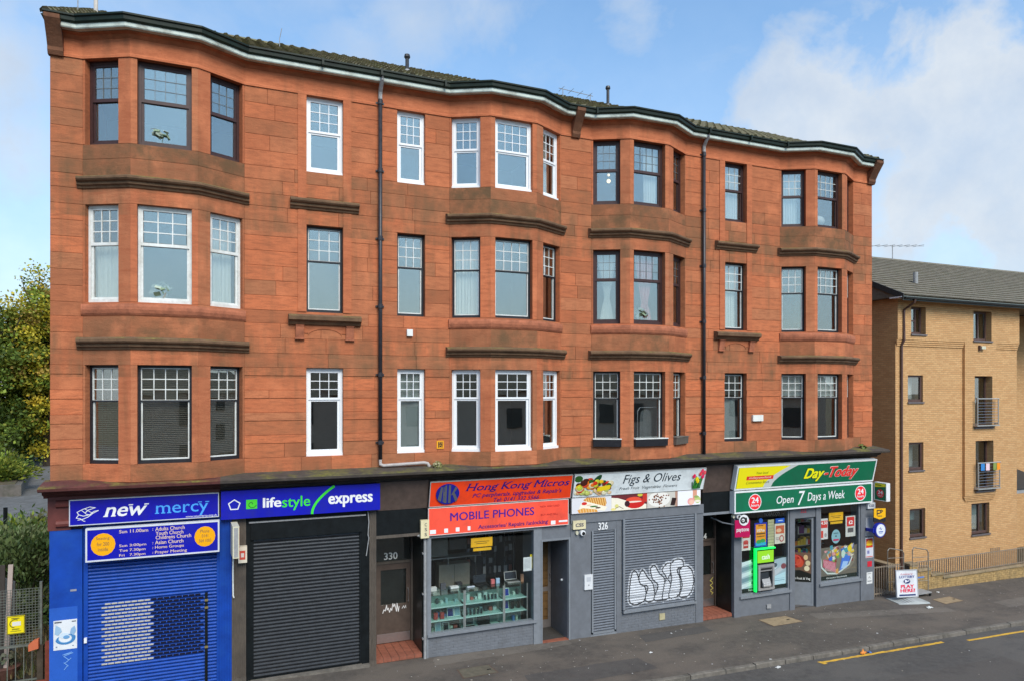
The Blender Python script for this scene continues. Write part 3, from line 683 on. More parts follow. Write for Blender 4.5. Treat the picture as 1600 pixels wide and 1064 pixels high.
for dz, r, lab in ((.95, .035, 'small lit bulb hanging in top storey window, upper one'), (.78, .055, 'round lit bulb hanging in top storey window, lower one')):
    b0 = Mx @ Vector(((s0+s1)/2+.08, .5, z0+dz)); t = thing('pendant_lamp', lab, 'lamp', tuple(b0), 'lit bulbs in the top storey window')
    me = bpy.data.meshes.new('bulb'); bm = bmesh.new(); bmesh.ops.create_uvsphere(bm, u_segments=12, v_segments=8, radius=r); bm.to_mesh(me); bm.free(); me.materials.append(M('bulb_glow', (1, .8, .5), .4, 0, 1, 0, emit=((1, .72, .35), 1.6))); link('bulb', me, t)
    MB().tube([b0+Vector((0, 0, r*.9)), b0+Vector((0, 0, 1.6))], .004, 6).build('cable', 'black_wood', t)
Mx, ang, s0, s1, z0, z1 = WPOS[('4mid', 2)]
b0 = Mx @ Vector(((s0+s1)/2-.05, .45, z0+.1)); me = bpy.data.meshes.new('lamp_shade'); bm = bmesh.new(); bmesh.ops.create_uvsphere(bm, u_segments=20, v_segments=12, radius=.2); bmesh.ops.scale(bm, vec=(1.1, 1.1, .85), verts=bm.verts); bm.to_mesh(me); bm.free(); me.materials.append(MAT['pot_white'])
t = thing('globe_lamp', 'white globe lamp standing inside the end bay top window', 'lamp', tuple(b0)); link('lamp_shade', me, t, (0, 0, .2)); MB().tube([b0+Vector((0, 0, -.05)), b0+Vector((0, 0, .06))], [.1, .04], 12).build('base', 'pot_white', t)
Mx, ang, s0, s1, z0, z1 = WPOS[('3mid', 0)]
b0 = Mx @ Vector(((s0+s1)/2+.1, .45, z0)); t = thing('clothes_rail', 'clothes rail with grey garments behind the planted middle window', 'clothes rail', tuple(b0))
MB().tube([b0+Vector((-.2, 0, 0)), b0+Vector((-.2, 0, .95)), b0+Vector((-.12, 0, 1.05)), b0+Vector((.45, 0, 1.05)), b0+Vector((.45, 0, 0))], .014, 8).build('rail', 'white_upvc', t)
mb = MB(); mb.fix = False
for j in range(4):
    xx = -.02+j*.1; prof = [(0, 1.0), (.1, .93), (.14, .8), (.15, .1), (-.15, .1), (-.14, .8), (-.1, .93)]
    mb.prism([(b0.x+xx*.6+p, b0.z+q) for p, q in prof], 'y', b0.y-.05+j*.04, b0.y-.03+j*.04)
mb.build('garment', M('grey_cloth', (.2, .21, .21), .9, .2, 9, .1), t)
# window boxes on three first floor sills
for key, lab, mt in ((('3side_a', 0), 'black window box under the bay pane nearest the orange shop sign side', 'black_wood'), (('3mid', 0), 'wide black window box under the middle bay window', 'black_wood'), (('3side_b', 0), 'narrow grey window box beside the black drainpipe', 'stone_grey')):
    Mx, ang, s0, s1, z0, z1 = WPOS[key]; M('stone_grey', (.1, .085, .07), .8, .2, 6, .2); mb = MB(); x0, x1 = s0+.0, s1+.03; y0, y1 = -.10, .12
    mb.prism([(y0, z0+.20), (y0+.015, z0+.005), (y1, z0+.005), (y1, z0+.20)], 'x', x0, x1); mb.move(Mx); base = Mx @ Vector((x0, 0, z0)); t = thing('window_box', lab, 'window box', tuple(base), 'window boxes on the first floor bay'); mb.build('trough', mt, t)
    mb = MB().box(x0-.01, x1+.01, y0-.012, y1, z0+.20, z0+.222).move(Mx); mb.build('rim', 'white_wood' if mt == 'black_wood' else 'kerb_stone', t)
# ------------------------------------------------------------------ pipes and fittings on the front
def downpipe(x, ztop, zbot, label):
    t = thing('drainpipe', label, 'drainpipe', (x, -.09, zbot)); MB().tube([(x, -.30, ztop+.12), (x, -.28, ztop), (x, -.09, ztop-.22), (x, -.09, ztop-.4)], .05, 10).build('swan_neck', 'pipe_grey', t)
    MB().tube([(x, -.09, ztop-.38), (x, -.09, zbot)], .047, 12).build('pipe', 'pipe_iron', t, smooth=True)
    for z in [ztop-.42-k*1.62 for k in range(int((ztop-zbot)/1.62)+1)]:
        if z < zbot+.1: continue
        MB().tube([(x, -.09, z), (x, -.09, z-.10)], .061, 12).box(x-.10, x+.10, -.04, -.012, z-.07, z-.03).build('collar', 'pipe_iron', t)
    return t
t = downpipe(6.69, 13.95, 4.98, 'black iron drainpipe ending in a pale elbow above the red sign')
MB().tube([(6.69, -.09, 5.0), (6.69, -.10, 4.86), (6.76, -.12, 4.83), (7.75, -.12, 4.86), (7.84, -.14, 4.84), (7.88, -.16, 4.76)], .04, 10).build('elbow', M('pipe_pale', (.42, .38, .36), .6, .25, 8, .1), t)
downpipe(16.14, 13.95, 4.74, 'black iron drainpipe running straight down to the cornice by the fruit shop')
def wallbox(name, label, cat, x0, x1, z0, z1, d, col, y=0, items=None, rnd=True):
    o = panel(name, label, cat, x0, x1, z0, z1, y-d, col, thick=d)
    if items: art(o, items)
    return o
wallbox('alarm_box', 'small white box fixed under a mid storey sill', 'alarm box', 7.345, 7.487, 7.93, 8.095, .06, (.75, .75, .72), -.01)
o = wallbox('hydrant_sign', 'small yellow hydrant plate with black H on red stone', 'sign', 8.10, 8.285, 5.18, 5.38, .012, S('e8a020'), -.012); art(o, [('r', .2, .32, .15, .85, (.02, .02, .02)), ('r', .68, .8, .15, .85, (.02, .02, .02)), ('r', .2, .8, .44, .56, (.02, .02, .02)), ('r', .38, .62, .62, .8, (.02, .02, .02)), ('r', .38, .62, .2, .38, (.02, .02, .02))])
wallbox('alarm_box', 'white rectangular box on red stone beside the end bay', 'alarm box', 17.96, 18.35, 5.70, 5.885, .07, (.75, .75, .7), -.01)
mb = MB(); mb.fix = False; leafclump(mb, (8.05, -.27, 4.78), 160, .13, .06, [(.35, .33, .16), (.28, .3, .1), (.4, .36, .2)], .2); tag(mb.build('weed', 'leaf'), 'clump of pale weed growing on the cornice at the drainpipe elbow', 'plant')
mb = MB(); mb.fix = False; leafclump(mb, (22.35, -.2, 4.78), 18, .12, .12, [(.15, .2, .05)], 1.5); tag(mb.build('weed', 'leaf'), 'thin weed sprouting on the cornice at the corner shop end', 'plant')
# roof furniture
def vent(x, y, h, label):
    z = EZ+sl*(y-EY); t = thing('roof_vent', label, 'vent pipe', (x, y, z)); MB().tube([(x, y, z-.05), (x, y, z+h)], .05, 10).build('pipe', 'pipe_iron', t); MB().tube([(x, y, z+h-.02), (x, y, z+h+.03), (x, y, z+h+.1)], [.05, .085, .07], 10).build('cap', 'pipe_iron', t); MB().tube([(x, y, z-.05), (x, y, z+.12)], [.12, .06], 10).build('flashing', 'pipe_grey', t)
vent(7.75, 1.6, .42, 'dark vent pipe on the tiles beside the swan neck drainpipe'); vent(14.85, 3.2, .62, 'tall dark vent pipe on the roof above the brown framed bay')
z = EZ+sl*3.6; t = thing('aerial_mast', 'pale mast with a satellite dish at the roof end', 'aerial', (.28, 3.3, z))
MB().tube([(.28, 3.3, z-.2), (.28, 3.3, z+1.6)], .048, 10).build('mast', M('mast_paint', (.55, .5, .45), .6, .15, 9, .1), t)
mb = MB()
for j in range(8):
    for i in range(24):
        def dp(a, r): return (.22+.16*r*math.cos(a), 2.9-.05*(1-r*r)+.02, z-.30+.17*r*math.sin(a))
        a, b_ = 2*math.pi*i/24, 2*math.pi*(i+1)/24; r0, r1 = j/8, (j+1)/8; mb.face([dp(a, r0), dp(a, r1), dp(b_, r1), dp(b_, r0)] if j else [dp(a, 0), dp(a, r1), dp(b_, r1)])
mb.build('dish', M('dish_grey', (.55, .55, .5), .5, .1, 5, 0), t, smooth=True)
MB().tube([(.22, 2.9, z-.30), (.28, 3.3, z-.15)], .02, 6).build('arm', 'pipe_grey', t)
t = thing('tv_aerial', 'thin wire television aerial above the brown framed bay', 'aerial', (13.5, 3.4, EZ+sl*3.7)); zt = EZ+sl*3.7
for xx in (13.3, 14.3): MB().tube([(xx, 3.4, zt-.1), (xx, 3.4, zt+.36)], .012, 6).build('rod', 'pipe_grey', t)
MB().tube([(13.15, 3.4, zt+.36), (14.4, 3.4, zt+.30)], .01, 6).build('boom', 'pipe_grey', t)
for k in range(4): MB().tube([(13.25+k*.34, 3.2, zt+.35-k*.015), (13.25+k*.34, 3.6, zt+.35-k*.015)], .007, 5).build('element', 'pipe_grey', t)
tag(MB().tube([(4.55, 2.2, EZ+sl*2.5-.1), (4.55, 2.2, EZ+sl*2.5+.3), (4.6, 2.15, EZ+sl*2.5+.55)], .01, 6).build('roof_wire', 'pipe_grey'), 'thin bent wire sticking up from the mossy tiles', 'wire')
tag(MB().tube([(.02, 2.6, z-.3), (.02, 2.6, z+1.3)], .012, 6).build('aerial_rod', 'pipe_grey'), 'thin upright rod beside the pale mast at the roof end', 'aerial')
# ================================================================== ground floor: wall behind the fascias, partitions, entrances
M('stone_brown', (.075, .05, .04), .7, .3, 4, .3, dirt=(.11, .075, .06))
M('brown_paint', (.10, .082, .066), .6, .25, 9, .2, stretch=(6, 6, .6), dirt=(.06, .05, .042))
M('black_paint', (.006, .008, .009), .5, .4, 6, .1, spec=.2)
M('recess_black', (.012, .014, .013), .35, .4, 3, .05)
M('grey_paint', (.15, .16, .178), .55, .10, 6, .08, dirt=(.12, .125, .135))
M('grey_trim', (.20, .215, .235), .45, .10, 9, .05)
M('grey_shutter', (.15, .165, .19), .5, .12, 9, .05)
M('blue_paint', (.004, .052, .34), .45, .18, 3, .08, dirt=(.01, .075, .36))
M('blue_paint_new', (.02, .10, .46), .45, .10, 3, .05)
M('blue_shutter', (.01, .066, .36), .4, .18, 6, .05)
M('shutter_black', (.04, .044, .05), .4, .2, 6, .05, metal=.25)
M('door_brown', (.085, .062, .05), .45, .2, 5, .08)
M('steel', (.5, .5, .5), .3, .06, 20, .02, metal=.9)
M('alu', (.42, .42, .40), .45, .1, 12, .02, metal=.4)
M('red_tile', (.26, .085, .05), .8, .25, 7, .2)
M('tile_grout', (.11, .07, .05), .9, .2, 7, .2)
M('shop_dark', (.05, .053, .058), .8, .3, 2, 0)
M('shop_floor', (.11, .10, .095), .6, .2, 5, .05)
mb = MB()
for x0, x1, z0 in ((0, 6.60, 3.6), (6.60, 7.76, 3.12), (7.76, 16.14, 3.3), (16.14, 17.26, 3.02), (17.26, XE, 3.0)): mb.box(x0, x1, .05, .33, z0, 4.47)
mb.build('fascia_wall', 'stone_brown', TEN)
mb = MB(); mb.box(.34, XE-.34, 4.3, 4.4, -.3, 4.36)
for xx in (3.42, 6.5, 7.76, 11.80, 16.04, 17.27): mb.box(xx, xx+.09, .12 if xx not in (7.76, 11.80) else .1, 4.3, -.3, 4.36)
mb.build('shop_partition', 'shop_dark', TEN)
mb = MB().box(.34, XE-.34, .34, 4.3, -.5, -.27); mb.face([(.4, .36, .12), (6.5, .36, .02), (6.5, 4.3, .02), (.4, 4.3, .12)]).face([(7.8, .1, .03), (16.0, .1, -.10), (16.0, 4.3, -.10), (7.8, 4.3, .03)]).face([(17.3, .1, -.13), (22.7, .1, -.22), (22.7, 4.3, -.22), (17.3, 4.3, -.13)])
mb.build('shop_floor', 'shop_floor', TEN)
def fluted(x0, x1, z0, z1, y, name, mat, parent, n=7):
    mb = MB().box(x0, x1, y+.02, .3, z0, z1)
    wd = (x1-x0)/(n*2+1)
    for k in range(n+1): mb.box(x0+wd*2*k, x0+wd*2*k+wd, y, y+.02, z0+.12, z1-.06)
    mb.box(x0-.004, x1+.004, y-.02, .28, z0, z0+.12)
    return mb.build(name, mat, parent)
# --- entrance stairs doors 330 and 324: parts of the tenement
def entrance(x0, x1, D, num, numbox, doorx0):
    g = zg(x0); zt = 3.12 if num == '330' else 3.02
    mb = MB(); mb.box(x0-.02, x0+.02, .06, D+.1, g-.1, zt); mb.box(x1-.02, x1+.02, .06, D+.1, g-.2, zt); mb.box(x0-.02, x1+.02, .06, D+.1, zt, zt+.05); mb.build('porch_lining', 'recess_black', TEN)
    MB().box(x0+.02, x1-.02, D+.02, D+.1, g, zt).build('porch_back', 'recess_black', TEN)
    MB().box(x0, x1, -.01, .05, zt+.02, zt+.62).build('over_panel', 'black_paint', TEN); MB().box(x0-.02, x1+.02, -.03, .05, zt-.05, zt+.02).build('beam', 'brown_paint' if num == '330' else 'grey_trim', TEN)
    MB().prism([(.05, zt+.62), (-.02, zt+.62), (-.16, 4.44), (.05, 4.44)], 'x', x0+.0, x1+.1).build('stone_panel', 'stone_brown', TEN)
    # tiled step
    st = MB().box(x0, x1-.02, .02, D+.02, g-.15, g+.095).build('step', 'tile_grout', TEN); n = 6 if num == '330' else 6
    tm = MB().block(-.5, .5, -.5, .5, -.5, .5, .02).mesh('tile', 'red_tile')
    nx, ny = n, 4; wd = (x1-x0-.02)/nx; dp = D/ny
    for i in range(nx):
        for j in range(ny):
            mb = MB().box(-wd/2+.006, wd/2-.006, -dp/2+.006, dp/2-.006, 0, .012); link('tile', mb.mesh('tile', 'red_tile'), st, tuple(Vector((x0+wd*(i+.5), .03+dp*(j+.5), g+.094))-Vector(MAT_OFF)))
        mb = MB().box(-wd/2+.006, wd/2-.006, -.012, .0, 0, .085); link('tile', mb.mesh('tile', 'red_tile'), st, tuple(Vector((x0+wd*(i+.5), .02, g+.012))-Vector(MAT_OFF)))
    zb = g+.11; zd = zb+2.03
    fr = MB(); a, b_ = doorx0, x1-.02
    fr.box(a, a+.05, D-.06, D+.02, zb, zt).box(b_-.05, b_, D-.06, D+.02, zb, zt).box(a+.05, b_-.05, D-.06, D+.02, zd, zd+.06).box(a+.05, b_-.05, D-.06, D+.02, zt-.14, zt)
    fr.box(x0+.02, a, D-.06, D+.02, zb, zt)
    fr.build('door_frame', 'brown_paint' if num == '330' else 'door_brown', TEN)
    d0, d1 = a+.055, b_-.055; dw = d1-d0
    dr_ = MB(); gx0, gx1, gz0, gz1 = d0+.13*dw, d1-.13*dw, zb+.98, zd-.16
    dr_.box(d0, gx0, D-.03, D+.01, zb+.01, zd-.005).box(gx1, d1, D-.03, D+.01, zb+.01, zd-.005).box(gx0, gx1, D-.03, D+.01, zb+.01, gz0).box(gx0, gx1, D-.03, D+.01, gz1, zd-.005)
    door = dr_.build('door', 'door_brown', TEN)
    off = TEN.get('_b')
    def sub(mb, name, mat): o = link(name, mb.mesh(name, mat, False, off), door); return o
    sub(MB().box(gx0, gx1, D-.012, D-.006, gz0, gz1), 'pane', 'shop_glass')
    sub(MB().box(d0+.02, d1-.02, D-.038, D-.03, zb+.02, zb+.25), 'kick_plate', 'steel')
    sub(MB().tube([(d1-.07, D-.03, zb+1.02), (d1-.07, D-.09, zb+1.04), (d1-.07, D-.09, zb+1.34), (d1-.07, D-.03, zb+1.36)], .013, 8), 'handle', 'steel')
    tr = MB().box(a+.05, b_-.05, D-.012, D-.006, zd+.06, zt-.14).build('transom', 'shop_glass', TEN)
    e = thing('house_number', 'pale number 330 above the brown door beside the phone shop' if num == '330' else 'pale number above the brown door beside the corner shop', 'house number', (numbox[0], D-.016, numbox[2])); e['W'] = numbox[1]-numbox[0]; e['H'] = numbox[3]-numbox[2]
    txt(e, num, 0, 1, 0, 1, (.8, .8, .75), y=0, serif=False, bold=.02)
    return door, (d0, d1, zb, zd, D)
dA, qA = entrance(6.60, 7.76, 1.0, '330', (7.00, 7.35, 2.30, 2.48), 6.74)
g = thing('graffiti_tag', 'small white scribbled tag on the brown door below its glass', 'graffiti', (6.97, .965, .93)); g['W'] = .6; g['H'] = .26
scr = lambda n, sd: [('l', [((i+random.Random(sd+i).uniform(-.4, .4))/n*.75, random.Random(sd+40+i).uniform(.05, .95)) for i in range(n)], .018, (.75, .75, .75))]
art(g, scr(16, 3)+[('l', [(.82, .35), (.88, .6), (.92, .35), (.97, .62), (.99, .36)], .014, (.7, .7, .7))])
dB, qB = entrance(16.14, 17.26, .80, '324', (16.58, 16.92, 2.05, 2.25), 16.30)
g = thing('graffiti_tag', 'yellow squiggle tag on the brown entrance door beside the corner shop', 'graffiti', (17.03, .765, .35)); g['W'] = .12; g['H'] = .52
art(g, [('l', [(.5+.45*math.sin(k*1.9), k/11) for k in range(12)], .02, (.6, .5, .12))])
MB().tube([(17.30, -.10, 2.62), (17.05, .2, 2.66), (16.85, .5, 2.78)], .022, 8).build('bar', 'grey_trim', TEN)
t = thing('conduit_pipe', 'grey upright conduit bending into the entrance of number 330', 'pipe', (7.80, -.02, zg(7.8))); MB().tube([(7.80, -.03, zg(7.8)), (7.80, -.03, 2.95), (7.79, -.03, 3.02), (7.74, -.02, 3.06), (7.62, -.0, 3.07)], .036, 10).build('pipe', 'pipe_grey', t)
for z in (.5, 1.6, 2.6): MB().box(7.74, 7.86, -.03, .05, z, z+.04).build('clip', 'pipe_grey', t)
MB().box(7.84, 7.885, -.04, .1, zg(7.8), 3.05).build('edge_strip', 'grey_trim', t)
fluted(3.41, 3.70, zg(3.5), 3.80, -.05, 'pilaster', 'brown_paint', TEN); fluted(6.44, 6.60, zg(6.5), 3.80, -.04, 'pilaster', 'brown_paint', TEN, 3)
MB().box(7.70, 7.88, -.0, .05, 3.05, 3.9).build('pilaster_head', 'black_paint', TEN)

# ================================================================== shop fronts
_sl = {}
def shutter(root, x0, x1, z0, z1, y, pitch, mat, rail_mat, rail=.06):
    b0 = Vector(root['_b'])
    sh = MB().box(x0-rail, x0, y-.05, y+.03, z0, z1+.02).build('roller_shutter', rail_mat, root)
    link('guide_rail', MB().box(x1, x1+rail, y-.05, y+.03, z0, z1+.02).mesh('guide_rail', rail_mat, False, b0), sh)
    n = int((z1-z0)/pitch); p = (z1-z0)/n; wd = x1-x0
    me = MB().prism([(0, 0), (-.006, .002), (-.022, p*.30), (-.026, p*.5), (-.021, p*.72), (-.004, p*.88), (0, p*.9)], 'x', 0, wd).mesh('slat', mat)
    for k in range(n): link('slat', me, sh, tuple(Vector((x0, y+random.uniform(-.0015, .0015), z0+k*p))-b0))
    MB().box(x0, x1, y-.03, y+.0, z0-.06, z0-.002).build('bottom_rail', rail_mat, root)
    return sh, p, n
def bricks(root, x0, x1, z0, z1, y, mat, bl=.22, bh=.075, name='brick'):
    """painted brick panel: each brick proud of its joints"""
    b0 = Vector(root['_b']); MB().box(x0, x1, y+.006, y+.18, z0-.1, z1).build('riser', mat, root)
    r = 0; z = z1-bh
    mbs = {}
    while z > z0-.12:
        x = x0-(bl/2 if r % 2 else 0)
        while x < x1-.02:
            a, b_ = max(x, x0)+.004, min(x+bl, x1)-.004
            if b_-a > .03:
                key = round(b_-a, 3)
                if key not in mbs: mbs[key] = MB().block(0, b_-a, 0, .02, 0, bh-.008, .004).mesh(name, mat)
                link(name, mbs[key], root, tuple(Vector((a, y+random.uniform(-.002, .002), z+.004))-b0))
            x += bl
        z -= bh; r += 1
# --- 1: blue church front
S1 = thing('shopfront', 'bright blue church shopfront with a closed roller shutter and part pierced slats', 'shopfront', (1.6, 0, zg(1.6)))
MB().box(.0, .57, -.05, .33, 0, 3.78).build('pilaster', 'blue_paint', S1); MB().box(-.002, .487, -.056, .2, 0, 2.21).build('paint_patch', 'blue_paint_new', S1)
fluted(3.16, 3.405, .0, 3.83, -.05, 'pilaster', 'blue_paint', S1, 4)
MB().box(.57, 3.16, .03, .2, 3.05, 3.85).build('shutter_box', 'blue_paint', S1)
cp = MB().box(-.03, .37, -.06, .33, 3.78, 4.46); cp.build('capital', 'maroon_paint', S1)
for z in (3.84, 4.24): MB().prism([(-.06, z), (-.13, z+.03), (-.14, z+.08), (-.10, z+.13), (-.06, z+.15)], 'x', .12, .40).build('roll_mould', 'maroon_paint', S1)
MB().box(-.02, 3.16, -.09, .0, 4.40, 4.46).build('fascia_top', 'maroon_paint', S1)
sh, p1, n1_ = shutter(S1, .66, 3.10, .22, 3.16, .05, .0725, 'blue_shutter', 'blue_paint', .08)
b0 = Vector(S1['_b']); wm = MB().block(0, .108, 0, .006, 0, .034, .003).mesh('slot', M('slot_white', (.46, .44, .38), .5, .1, 20, 0)); km = MB().block(0, .108, 0, .006, 0, .044, .003).mesh('slot', M('slot_dark', (.004, .005, .02), .4, .2, 20, 0))
for r in range(18):
    z = .22+p1*(9+r)+p1*.24
    for c in range(16):
        x = .90+c*.122+(.06 if r % 2 else 0)
        if x+.108 > 2.88: continue
        link('slot', wm if x < 1.80 else km, sh, tuple(Vector((x, .05-.028, z))-b0))
MB().box(2.865, 2.92, -.02, .03, .2, 2.2).build('lock_bar', 'black_paint', S1)
for z in (2.02, 1.86, 1.0): MB().box(2.86, 2.93, -.04, -.015, z, z+.045).build('hasp', M('brass', (.45, .36, .15), .35, .1, 9, 0, metal=.7), S1)
MB().box(.60, .65, -.06, .03, 1.43, 1.53).build('switch_box', 'white_upvc', S1)
# --- 2: express front
S2 = thing('shopfront', 'closed black roller shutter shopfront between brown fluted pilasters', 'shopfront', (5, 0, zg(5)))
MB().box(3.70, 3.80, -.02, .2, zg(3.7), 3.80).build('jamb', 'black_paint', S2); MB().box(6.27, 6.44, -.02, .2, zg(6.3), 3.80).build('jamb', 'black_paint', S2)
MB().box(3.80, 6.27, -.06, .2, 3.28, 3.66).build('shutter_box', 'black_paint', S2); MB().box(3.76, 6.32, -.03, .2, 3.66, 3.82).build('head_panel', 'black_paint', S2); MB().box(3.76, 6.35, -.075, -.03, 3.66, 3.69).build('drip_rail', 'pipe_grey', S2)
shutter(S2, 3.86, 6.21, .16, 3.28, .04, .080, 'shutter_black', 'black_paint', .07)
MB().box(3.72, 6.44, -.12, .1, zg(5)-.2, zg(5)+.045).build('threshold', 'kerb_stone', S2)
# --- 3: phone shop
S3 = thing('shopfront', 'grey phone shop front with big display window and open recessed doorway', 'shopfront', (9.8, 0, zg(9.8)))
bricks(S3, 7.87, 10.80, -.02, .56, -.02, 'grey_paint')
MB().box(7.87, 7.95, -.05, .1, .56, 3.08).box(10.72, 10.95, -.05, .1, -.1, 3.08).box(7.95, 10.72, -.05, .1, 2.98, 3.08).build('window_frame', 'grey_trim', S3)
MB().box(7.86, 10.80, -.10, .12, .555, .615).build('sill', 'grey_trim', S3)
MB().box(7.95, 10.72, .02, .028, .615, 2.98).build('pane', 'shop_glass', S3)
MB().box(10.95, 11.80, -.03, .12, 2.66, 3.3).build('door_head', 'grey_paint', S3); MB().box(7.87, 11.8, -.02, .05, 3.06, 3.32).build('fascia_board', 'grey_paint', S3)
fr = MB().box(10.93, 10.97, -.065, .0, -.05, 2.70).box(11.74, 11.79, -.065, .0, -.08, 2.70).box(10.97, 11.74, -.065, 0, 2.65, 2.70); fr.build('door_surround', 'grey_trim', S3)
MB().box(11.73, 11.78, .0, 1.1, -.08, 2.66).box(10.90, 10.95, .1, 1.1, -.08, 2.98).build('lobby_wall', 'grey_paint', S3); MB().box(10.95, 11.73, .0, 1.1, 2.66, 2.70).build('lobby_ceiling', 'grey_paint', S3)
MB().box(10.95, 11.73, .1, 1.0, -.12, -.015).build('mat', M('door_mat', (.05, .045, .04), .95, .3, 20, .4), S3); MB().box(10.93, 11.78, -.06, .1, -.16, -.01).build('threshold', 'red_tile', S3)
d = MB()
box_ring(d, 11.0, 11.72, -.02, 2.60, .09, 1.0, 1.05, .22); d.box(11.09, 11.63, 1.0, 1.05, 1.0, 1.12)
dd = d.build('door', M('door_timber', (.16, .14, .13), .5, .15, 8, .05), S3); off = S3.get('_b')
link('pane', MB().box(11.09, 11.63, 1.02, 1.03, .2, 2.5).mesh('pane', M('brown_glass', (.15, .085, .035), .25, .3, 4, .1), False, off), dd)
for k in range(10): link('louvre', MB().prism([(1.012, .3+k*.215), (1.0, .3+k*.215), (1.015, .48+k*.215), (1.02, .48+k*.215)], 'x', 11.09, 11.63).mesh('louvre', 'brown_glass', False, off), dd)
link('handle', MB().tube([(11.68, .98, 1.3), (11.68, .94, 1.3), (11.68, .94, 1.5), (11.68, .98, 1.5)], .012, 8).mesh('handle', 'steel', False, off), dd)
MB().tube([(11.725, .3, 1.48), (11.68, .3, 1.48)], .03, 10).build('door_stop', 'white_upvc', S3)
# --- 4: fruit shop, shutters down
S4 = thing('shopfront', 'slate grey fruit shop front with door and window shutters rolled down', 'shopfront', (14, 0, zg(14)))
MB().box(11.80, 12.42, -.05, .2, -.15, 3.3).build('pier', 'grey_paint', S4); MB().box(12.42, 13.22, -.045, .2, 2.80, 3.3).build('door_head', 'grey_paint', S4)
MB().box(13.22, 13.38, -.05, .2, -.2, 3.3).build('pier', 'grey_paint', S4); MB().box(15.88, 16.14, -.05, .2, -.2, 3.3).build('pier', 'grey_paint', S4); MB().box(13.38, 15.88, -.045, .2, 3.05, 3.3).build('window_head', 'grey_paint', S4)
MB().box(11.80, 16.14, -.075, .0, 3.06, 3.315).build('fascia_board', 'grey_paint', S4)
bricks(S4, 13.38, 15.88, -.16, .46, -.04, 'grey_paint')
shutter(S4, 12.50, 13.16, .05, 2.80, .0, .071, 'grey_shutter', 'grey_trim', .05); MB().box(12.42, 13.22, -.05, .1, -.2, -.02).build('threshold', 'grey_trim', S4)
sh4, p4, n4 = shutter(S4, 13.46, 15.80, .56, 3.05, -.06, .0695, 'grey_shutter', 'grey_trim', .06)
MB().box(13.40, 15.86, -.13, -.0, .47, .53).build('sill', 'grey_trim', S4)
MB().box(14.62, 14.80, -.065, -.038, .12, .30).build('patch', M('bare_brick', (.42, .37, .22), .9, .2, 9, .3), S4)
# graffiti, sprayed over the slats (follows their bulge)
def closed(pts, n=6):
    out = []; N = len(pts)
    for i in range(N):
        p0, p1, p2, p3 = (Vector(pts[(i+k) % N]) for k in (-1, 0, 1, 2))
        for j in range(n):
            t = j/n; out.append(.5*((2*p1)+(p2-p0)*t+(2*p0-5*p1+4*p2-p3)*t*t+(3*p1-p0-3*p2+p3)*t**3))
    return out
GL = [[(.02, .25), (.06, .72), (.13, .78), (.19, .55), (.27, .38), (.26, .12), (.14, .04), (.05, .08)],
      [(.16, .62), (.22, .80), (.30, .62), (.38, .45), (.40, .14), (.32, .05), (.25, .14), (.29, .40), (.20, .45)],
      [(.33, .80), (.40, .86), (.47, .68), (.55, .52), (.55, .12), (.46, .05), (.38, .12), (.44, .40), (.36, .55)],
      [(.50, .74), (.58, .88), (.65, .85), (.64, .64), (.60, .52), (.64, .40), (.62, .12), (.54, .05), (.50, .1), (.53, .40), (.56, .56)],
      [(.62, .82), (.72, .95), (.82, .90), (.82, .74), (.74, .70), (.78, .5), (.78, .18), (.70, .08), (.60, .12), (.64, .5)],
      [(.76, .68), (.86, .78), (.96, .66), (.99, .40), (.95, .16), (.86, .05), (.76, .10), (.80, .35)]]
gw, gh, gx, gz = 2.28, 1.28, 13.53, .60
gp = [[(gx+p.x*gw, gz+p.y*gh) for p in closed(q)] for q in GL]
def gcol(x, z):
    col = None
    for q in gp:
        ins = False; dm = 9; N = len(q)
        if not (min(p[0] for p in q)-.06 < x < max(p[0] for p in q)+.06): continue
        for i in range(N):
            (ax, az), (bx, bz) = q[i], q[(i+1) % N]
            if (az > z) != (bz > z) and x < (bx-ax)*(z-az)/(bz-az)+ax: ins = not ins
            dx, dz = bx-ax, bz-az; t = max(0, min(1, ((x-ax)*dx+(z-az)*dz)/(dx*dx+dz*dz+1e-9))); dd_ = (ax+t*dx-x)**2+(az+t*dz-z)**2; dm = min(dm, dd_)
        dm = math.sqrt(dm)
        if ins: col = 'k' if dm < .034 else 'w'
        elif dm < .045 and col is None: col = 'h'
    return col
gm = {'w': MB(), 'k': MB(), 'h': MB()}
prof = [(-.022, .30), (-.024, .5), (-.019, .72), (-.006, .93)]; prof = [(-.010, .05)]+prof
for r in range(int((gz-.56)/p4), int((gz+gh-.56)/p4)+2):
    zb = .56+r*p4
    for (y0, f0), (y1, f1) in zip(prof, prof[1:]):
        za, zc_ = zb+f0*p4, zb+f1*p4; zm = (za+zc_)/2; run = None; x = gx-.05
        while x < gx+gw+.08:
            c = gcol(x, zm) if gz-.05 < zm < gz+gh+.05 else None
            if run is None or run[0] != c:
                if run and run[0]: gm[run[0]].face([(run[1], -.06+y0-.003, za), (x, -.06+y0-.003, za), (x, -.06+y1-.003, zc_), (run[1], -.06+y1-.003, zc_)])
                run = (c, x)
            x += .016
G4 = thing('graffiti_tag', 'big white bubble letter graffiti outlined in black on the window shutter', 'graffiti', (14.6, -.09, .6))
for k, nm, mt in (('w', 'fill', M('spray_white', (.55, .57, .60), .6, .12, 5, 0)), ('k', 'outline', M('spray_black', (.015, .016, .02), .6, .2, 5, 0)), ('h', 'halo', M('spray_halo', (.42, .44, .47), .6, .3, 9, 0))):
    gm[k].fix = False; gm[k].build(nm, mt, G4)
